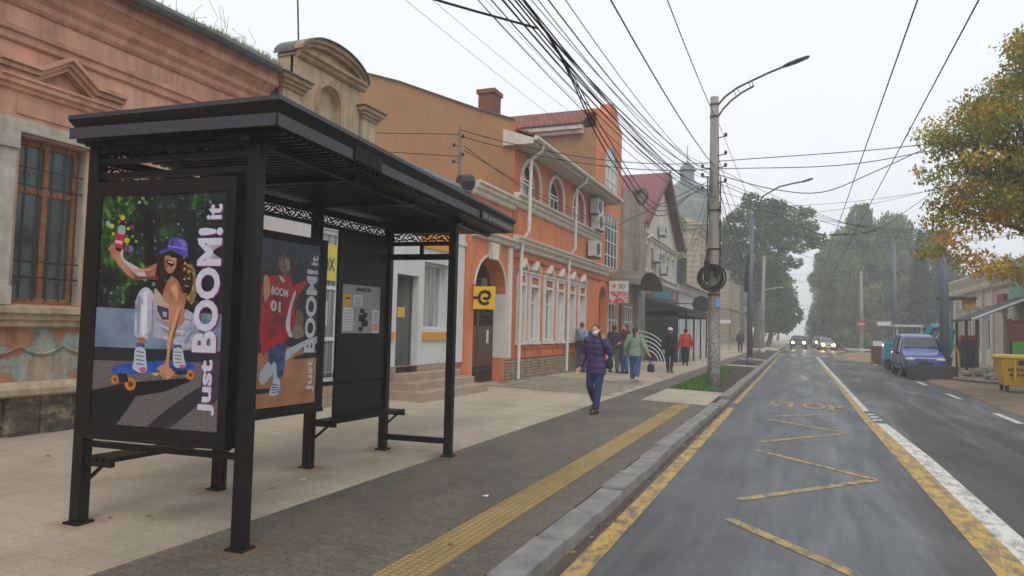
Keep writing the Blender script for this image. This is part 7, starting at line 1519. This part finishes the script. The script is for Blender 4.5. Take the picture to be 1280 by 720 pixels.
# woman in the green hoodie walking away
px, py = -4.62, 21.4
J = walk(.55); J.update(elR=(-.30, .02, 1.14), wrR=(-.40, -.02, .92), elL=(.26, -.04, 1.13), wrL=(.24, -.2, 1.0))
J['elL'], J['wrL'] = (.29, .02, 1.14), (.34, -.1, .93)
o, k, H_ = person('woman with a ponytail in a grey green hoodie and jeans walking away', (px, py, pz(px)), R(180), 1.66, {**J, 'elR': (-.29, .02, 1.13), 'wrR': (-.40, .0, .90)}, [('trousers', C_denim2, .022, .012), ('jacket', C_green, .034, -.10, 1), ('shoes', C_pink), ('hair', H_dark, 'tail')])
bag(o, 'small dark blue bag carried low in the hand of the woman in the green hoodie', (-.50*k, .02, .46*k), .20, .10, .24, cmat('dark_blue_bag', (36, 40, 62)), [(-.46*k, .0, .56*k), (-.43*k, 0, .80*k), (-.45*k, .03, .80*k), (-.52*k, .03, .56*k)])
# two people farther up the pavement
px, py = -4.55, 27.2
o, k, H_ = person('person in black with a white knitted hat walking away up the pavement', (px, py, pz(px)), R(176), 1.68, walk(.5), [('trousers', C_black, .014), ('jacket', C_black, .034, -.08, 1), ('shoes', C_boot, .10), ('hat', C_white), ('hair', H_dark, 'short')])
bag(o, 'dark red shoulder bag on the person in the white knitted hat', (-.26*k, .06*k, .98*k), .12, .28, .30, C_maroon, [(-.24*k, .0, 1.12*k), (-.21*k, .0, 1.3*k), (-.18*k, .02, 1.46*k), (-.22*k, .1, 1.3*k), (-.25*k, .12, 1.12*k)])
px, py = -4.85, 33.2
person('person in a red padded jacket and dark hat walking away past the awning', (px, py, pz(px)), R(184), 1.66, walk(.35), [('trousers', C_black, .02, .01), ('jacket', C_red, .040, -.02, 1), ('shoes', C_boot), ('hat', C_black), ('hair', H_dark, 'short')])
m = MB(); c = Vector((-5.15, 33.1, .75)); m.tube([c+Vector((0, 0, .3)), c+Vector((0, 0, -.05)), c+Vector((.0, 0, -.55))], [.008, .03, .012], 8); tag(m.build('umbrella', C_white, origin=c), 'folded pale umbrella carried beside the person in the red jacket', 'umbrella')
px, py = -4.3, 58
person('small distant person in dark clothes just right of the concrete pole', (px, py, pz(px)), R(190), 1.72, walk(.4), [('trousers', C_black), ('jacket', C_char, .034, -.08), ('shoes', C_boot), ('hair', H_dark, 'short')])
# ================================================================ TREES
def leafmat(name, rgb, var=.4):
    t = NT(name); c = lin(rgb); f = t.noise(t.pos(), .9, 4, .6); f2 = t.noise(t.pos(), 11, 2, .5)
    cc = t.mix(1.0, t.ramp(f, [(.3, tuple(x*(1-var) for x in c)), (.7, tuple(x*(1+var) for x in c))]), t.ramp(f2, [(.3, .7), (.7, 1.3)]), 'MULTIPLY'); t.col(cc); t.rough(.6); t.b.inputs['Specular IOR Level'].default_value = .25
    tl = t.N('ShaderNodeBsdfTranslucent'); t.L(cc, tl.inputs['Color']); ms = t.N('ShaderNodeMixShader'); ms.inputs[0].default_value = .3
    t.L(t.b.outputs[0], ms.inputs[1]); t.L(tl.outputs[0], ms.inputs[2]); t.L(ms.outputs[0], t.out.inputs['Surface']); return t.m
M_bark = mat('grey_brown_bark', (86, 76, 66), .95, .3, 5, .8, 14); M_birch = mat('pale_birch_bark', (176, 172, 164), .85, .35, 4, .4, 14)
def leaves(clumps, n, size, aspect, nm, droop=0.0, hollow=.55, seed=1, mixf=None):
    """many small leaf faces spread through clumps [(x,y,z,rx,ry,rz)]"""
    g = np.random.default_rng(seed); C = np.array(clumps, float); vol = (C[:, 3]*C[:, 4]*C[:, 5])**.72; idx = g.choice(len(C), n, p=vol/vol.sum())
    d = g.normal(size=(n, 3)); d /= np.linalg.norm(d, axis=1)[:, None]; r = hollow+(1-hollow)*g.random(n)**.6; r *= 1+.22*g.normal(size=n)*.5
    P = C[idx, :3]+d*r[:, None]*C[idx, 3:]
    a = g.normal(size=(n, 3)); a[:, 2] -= droop*2; a /= np.linalg.norm(a, axis=1)[:, None]; b = np.cross(a, g.normal(size=(n, 3))); b /= np.linalg.norm(b, axis=1)[:, None]
    s = size*(.6+.8*g.random(n))[:, None]; A = a*s*.5; B = b*s*.5*aspect
    V = np.stack([P-A, P-A*.1+B, P+A, P-A*.1-B], 1).reshape(-1, 3)
    mi = np.zeros(n, int)
    if nm > 1:
        cl = g.integers(0, nm, len(C)); mi = np.where(g.random(n) < .62, cl[idx], g.integers(0, nm, n))
        if mixf is not None: mi = mixf(P, mi, g)
    return V, mi
def crown(name, V, mi, mats, parent):
    n = len(V)//4; off = np.array(ORG[parent.name]); me = bpy.data.meshes.new(name); me.vertices.add(n*4); me.vertices.foreach_set('co', (V-off).astype('f').ravel()); me.loops.add(n*4); me.loops.foreach_set('vertex_index', np.arange(n*4, dtype='i'))
    me.polygons.add(n); me.polygons.foreach_set('loop_start', np.arange(0, n*4, 4, dtype='i')); me.polygons.foreach_set('loop_total', np.full(n, 4, 'i'))
    for m in mats: me.materials.append(m)
    me.polygons.foreach_set('material_index', mi.astype('i')); me.update(); me.validate(); o = bpy.data.objects.new(name, me); COL.objects.link(o); o.parent = parent; return o
def limbs(m, root, tips, r0, seed=0, bend=.12):
    rr = random.Random(seed); root = Vector(root)
    for t_ in tips:
        t_ = Vector(t_); L_ = (t_-root).length; pts = [root.lerp(t_, i/4)+Vector((rr.uniform(-1, 1), rr.uniform(-1, 1), rr.uniform(-.2, 1)))*L_*bend*math.sin(PI*i/4)*.6 for i in range(5)]
        m.tube(pts, [r0*(1-.8*i/4) for i in range(5)], 6)
        for k in range(3):
            p = pts[2+k % 2]; q = p+Vector((rr.uniform(-1, 1), rr.uniform(-1, 1), rr.uniform(-.1, .9))).normalized()*L_*.35; m.tube([p, p.lerp(q, .5)+Vector((0, 0, .04*L_)), q], [r0*.4, r0*.25, r0*.08], 5)
def tree(name, label, base, h_fork, fork, clumps, n, size, aspect, mats, r0=.3, bark=None, droop=0, seed=1, group=None, hollow=.5, mixf=None, ntips=9):
    o = thing(name, label, 'tree', base, 0, group); bx, by, bz = base; f = Vector(fork)
    m = MB(); b0 = Vector(base); m.tube([b0-Vector((0, 0, .2)), b0+Vector((0, 0, .15)), b0.lerp(f, .5)+Vector((.1, 0, 0)), f], [r0*1.35, r0*1.05, r0*.9, r0*.75], 10)
    rr = random.Random(seed); cs = sorted(clumps, key=lambda c: -c[3]*c[5]); tips = [c[:3] for c in cs[:ntips]]; limbs(m, f, tips, r0*.55, seed); m.build('trunk', bark or M_bark, o, smooth=True)
    V, mi = leaves(clumps, n, size, aspect, len(mats), droop, hollow, seed, mixf); crown('crown', V, mi, mats, o); return o
Lg = [leafmat('avenue_leaf_green', (80, 112, 50)), leafmat('avenue_leaf_dark', (58, 86, 40)), leafmat('avenue_leaf_olive', (104, 122, 60))]
Lw = [leafmat('willow_leaf', (94, 122, 54)), leafmat('willow_leaf_dark', (62, 92, 40)), leafmat('willow_leaf_pale', (124, 132, 76))]
Ls = [leafmat('spruce_needle', (40, 56, 54)), leafmat('spruce_needle_dark', (28, 42, 42))]
La = [leafmat('autumn_leaf_olive', (126, 136, 52)), leafmat('autumn_leaf_yellow', (200, 170, 54)), leafmat('autumn_leaf_orange', (190, 146, 48))]
rr = random.Random(21)
def jit(cl, k, s_): return cl+[(c[0]+rr.uniform(-1, 1)*c[3]*s_, c[1]+rr.uniform(-1, 1)*c[4]*s_, c[2]+rr.uniform(-1, 1)*c[5]*s_, c[3]*.55, c[4]*.55, c[5]*.5) for c in cl for _ in range(k)]
# spreading avenue tree on the left
cl = [(-8.0, 80, 11.2, 1.7, 2.2, 1.3), (-6.7, 81, 13.2, 1.7, 2.2, 1.3), (-4.8, 79, 14.3, 1.8, 2.2, 1.3), (-2.8, 81, 14.6, 1.7, 2.2, 1.1), (-1.0, 80, 13.9, 1.7, 2.2, 1.2), (.2, 79, 12.4, 1.5, 2, 1.0), (1.5, 80, 11.3, 1.2, 1.6, .8), (-3.2, 80, 12.4, 2.0, 2.4, 1.3), (-5.6, 80, 11.6, 1.9, 2.4, 1.3), (-7.2, 79, 9.4, 1.5, 2, 1.2), (-1.4, 80, 11.4, 1.7, 2.2, 1.1), (-4.3, 80, 9.6, 1.9, 2.2, 1.3), (-2.2, 80, 9.2, 1.6, 2.2, 1.2), (-5.6, 80, 7.8, 1.5, 2, 1.1), (-3.2, 80, 7.2, 1.5, 2, 1.1)]
tree('avenue_tree', 'tall spreading green tree with a broad full crown leaning over the street on the left', (-4.4, 80, 0), 4, (-4.1, 80, 5.0), jit(cl, 3, 1.05), 19000, .38, .5, Lg, .38, seed=3, ntips=13)
cl = [(-3.0, 92, 3.4, 1.7, 2.2, 2.0), (-2.0, 92, 5.2, 1.9, 2.2, 2.2), (-2.6, 93, 7.8, 1.8, 2.2, 2.0), (-1.6, 92, 3.2, 1.2, 2, 1.5), (-3.6, 92, 9.6, 1.3, 2, 1.4)]
tree('avenue_tree', 'dense dark green tree low behind the broad-crowned tree on the left pavement', (-3.6, 92, 0), 2, (-3.2, 92, 2.4), jit(cl, 2, .8), 9000, .45, .5, Lg, .3, seed=5)
for i, (y, x, h, l) in enumerate(((112, -5.2, 11, 'third misty tree along the left side of the far street'), (138, -5.0, 12.5, 'fourth misty tree along the left side of the far street'), (170, -4.6, 13, 'faintest tree at the far left end of the misty street'))):
    cl = [(x+rr.uniform(-1.3, 1.3), y+rr.uniform(-2, 2), h*f, 2.3, 2.6, 1.7) for f in (.32, .42, .55, .68, .8, .92)]; tree('avenue_tree', l, (x, y, 0), 2, (x, y, 3), jit(cl, 1, .9), 4200, .7, .5, Lg, .3, seed=30+i)
cl = [(-10.4, 60, 9.4, 1.0, 1.2, .8), (-9.6, 60, 10.6, .9, 1.2, .9), (-11, 60, 11.4, .9, 1.2, .7), (-9.9, 60, 8.2, .9, 1, .8)]
tree('young_tree', 'thin pale leafed tree growing behind the low grey building by the dome', (-10.2, 60, 0), 4, (-10.2, 60, 7), jit(cl, 1, .9), 1500, .3, .5, Lw, .14, seed=8)
# misty weeping group on the right
for i, (x, y, h, w_, n, l) in enumerate(((4.4, 112, 14.5, 2.6, 6500, 'left tree of the misty weeping group on the right of the street'), (7.6, 104, 18.0, 2.9, 8000, 'tallest weeping tree in the misty group on the right of the street'), (11.6, 106, 17.2, 3.0, 8000, 'broad weeping tree in the middle of the misty group on the right'), (15.6, 104, 14.6, 2.8, 6000, 'rightmost weeping tree of the misty group, partly behind the yellow tree'), (9.8, 114, 17.6, 3.0, 5500, 'inner tree filling the middle of the misty weeping group'), (13.8, 115, 16.6, 3.0, 5000, 'inner tree towards the right of the misty weeping group'), (6.0, 116, 16.4, 2.9, 5000, 'inner tree towards the left of the misty weeping group'), (4.0, 136, 15, 2.8, 4500, 'paler tree behind the misty weeping group, close to the road'), (5.4, 172, 15, 3.2, 3500, 'faintest tree at the far right end of the misty street'))):
    cl = []
    for f in (.07, .16, .26, .36, .46, .56, .66, .76, .86, .95):
        for _ in range(3): 
            a = rr.uniform(0, 2*PI); q = 1.35*w_*(.75 if f < .7 else .75*(1.15-f)/.45); cl.append((x+math.cos(a)*q*.7, y+math.sin(a)*q, h*f, w_*.52*(1 if f < .8 else .7), w_*.6, h*.095))
    tree('weeping_tree', l, (x, y, 0), 3, (x, y, 4), jit(cl, 1, .9), int(n*1.7), .62, .34, Lw, .3, M_birch, droop=1.1, seed=40+i, group='misty trees beyond the junction')
for i, (x, y, h, l) in enumerate(((12.6, 92, 13.2, 'dark spruce standing behind the slim steel mast'), (15.6, 97, 14.2, 'second dark spruce, right of the first and behind the thick mast'))):
    o = thing('spruce', l, 'tree', (x, y, 0)); m = MB(); m.tube([(x, y, -.1), (x, y, h)], [.2, .03], 8); m.build('trunk', M_bark, o)
    g = np.random.default_rng(60+i); n = 5200; zz_ = h*(.04+.96*g.random(n)**1.25); lay = np.floor(zz_/.62)*.62; rad = (1-zz_/h)*2.3+.12; ang = g.random(n)*2*PI; q = rad*(.35+.65*g.random(n)**.5)*(.8+.35*np.sin(ang*5+lay*3)); zb = lay+.5-.30*q
    P = np.stack([x+q*np.cos(ang), y+q*np.sin(ang), zb], 1); q = q*(.75+.5*g.random(n)); P = np.stack([x+q*np.cos(ang), y+q*np.sin(ang), zb+.25*g.normal(size=n)], 1); d_ = np.stack([np.cos(ang), np.sin(ang), -.45+.3*g.normal(size=n)], 1); s_ = np.stack([-np.sin(ang), np.cos(ang), .3*g.normal(size=n)], 1); L_ = (.22+.2*g.random(n))[:, None]
    V = np.stack([P-d_*L_, P+s_*L_*.3, P+d_*L_, P-s_*L_*.3], 1).reshape(-1, 3); crown('crown', V, g.integers(0, 2, n), Ls, o)
# autumn tree, near right
def amix(P, mi, g):
    lowy = (P[:, 2] < 4.9)&(g.random(len(P)) < .25); mi = mi.copy(); mi[lowy] = 2; top = (P[:, 2] > 5.6)&(g.random(len(P)) < .45); mi[top] = 0; return mi
cl = []
for _ in range(150):
    a, b = rr.uniform(0, 2*PI), math.acos(rr.uniform(-1, 1)); q = rr.uniform(.35, 1.0)**.5
    x, y, z = 6.5+3.2*q*math.sin(b)*math.cos(a), 22+3.2*q*math.sin(b)*math.sin(a), 6.7+3.0*q*math.cos(b)
    if x < 5.4 and z > 6.4+(x-2.6)*1.15: continue
    s_ = rr.uniform(.38, .74); cl.append((x, y, z, s_*1.2, s_*1.2, s_*.62))
cl += [(3.3, 22, 5.9, .45, .5, .22), (3.0, 21.8, 6.1, .3, .4, .15), (3.5, 22.2, 5.2, .5, .6, .25), (3.7, 22, 4.2, .6, .8, .35), (4.2, 22, 3.7, .7, .8, .3), (5.0, 21.8, 3.5, .7, .8, .3), (3.9, 22, 6.7, .5, .6, .25), (4.4, 22, 7.5, .55, .6, .3), (5.0, 22, 8.4, .5, .6, .3), (5.6, 22, 9.2, .5, .6, .3), (6.0, 22, 3.5, .7, .8, .3), (4.6, 22, 4.6, .8, .9, .4), (5.3, 22, 5.5, .8, .9, .4), (3.6, 22, 4.7, .7, .8, .35), (3.9, 22, 5.5, .7, .8, .35), (4.3, 22, 6.2, .7, .8, .35), (4.7, 21.8, 6.9, .7, .8, .35), (5.2, 22, 7.6, .7, .8, .35), (3.3, 22, 3.9, .5, .7, .25), (4.5, 21.6, 3.35, .7, .8, .25), (5.4, 21.6, 3.2, .7, .8, .25), (6.3, 21.6, 3.3, .7, .8, .25), (4.9, 22, 5.0, .9, .9, .4), (5.6, 22, 6.4, .9, .9, .4)]
tree('autumn_tree', 'spreading tree with yellow and olive autumn leaves filling the right edge', (7.9, 22.4, -.05), 3, (7.4, 22.3, 3.4), cl, 54000, .125, .42, La, .26, droop=.5, seed=77, hollow=.15, mixf=amix, ntips=40)
# ================================================================ mist
m = MB(); m.box(-700, -60, -1.3, 700, 700, 45); hz = m.build('haze', mat('haze', (255, 255, 255), var=0, bump=0)); hz['kind'] = 'stuff'
hm = bpy.data.materials.new('haze_volume'); hm.use_nodes = True; hn = hm.node_tree; hn.nodes.clear()
ho = hn.nodes.new('ShaderNodeOutputMaterial'); pv = hn.nodes.new('ShaderNodeVolumePrincipled'); pv.inputs['Color'].default_value = (.97, .98, .99, 1); pv.inputs['Density'].default_value = 0.0028
hn.links.new(pv.outputs[0], ho.inputs['Volume']); hz.data.materials.clear(); hz.data.materials.append(hm)
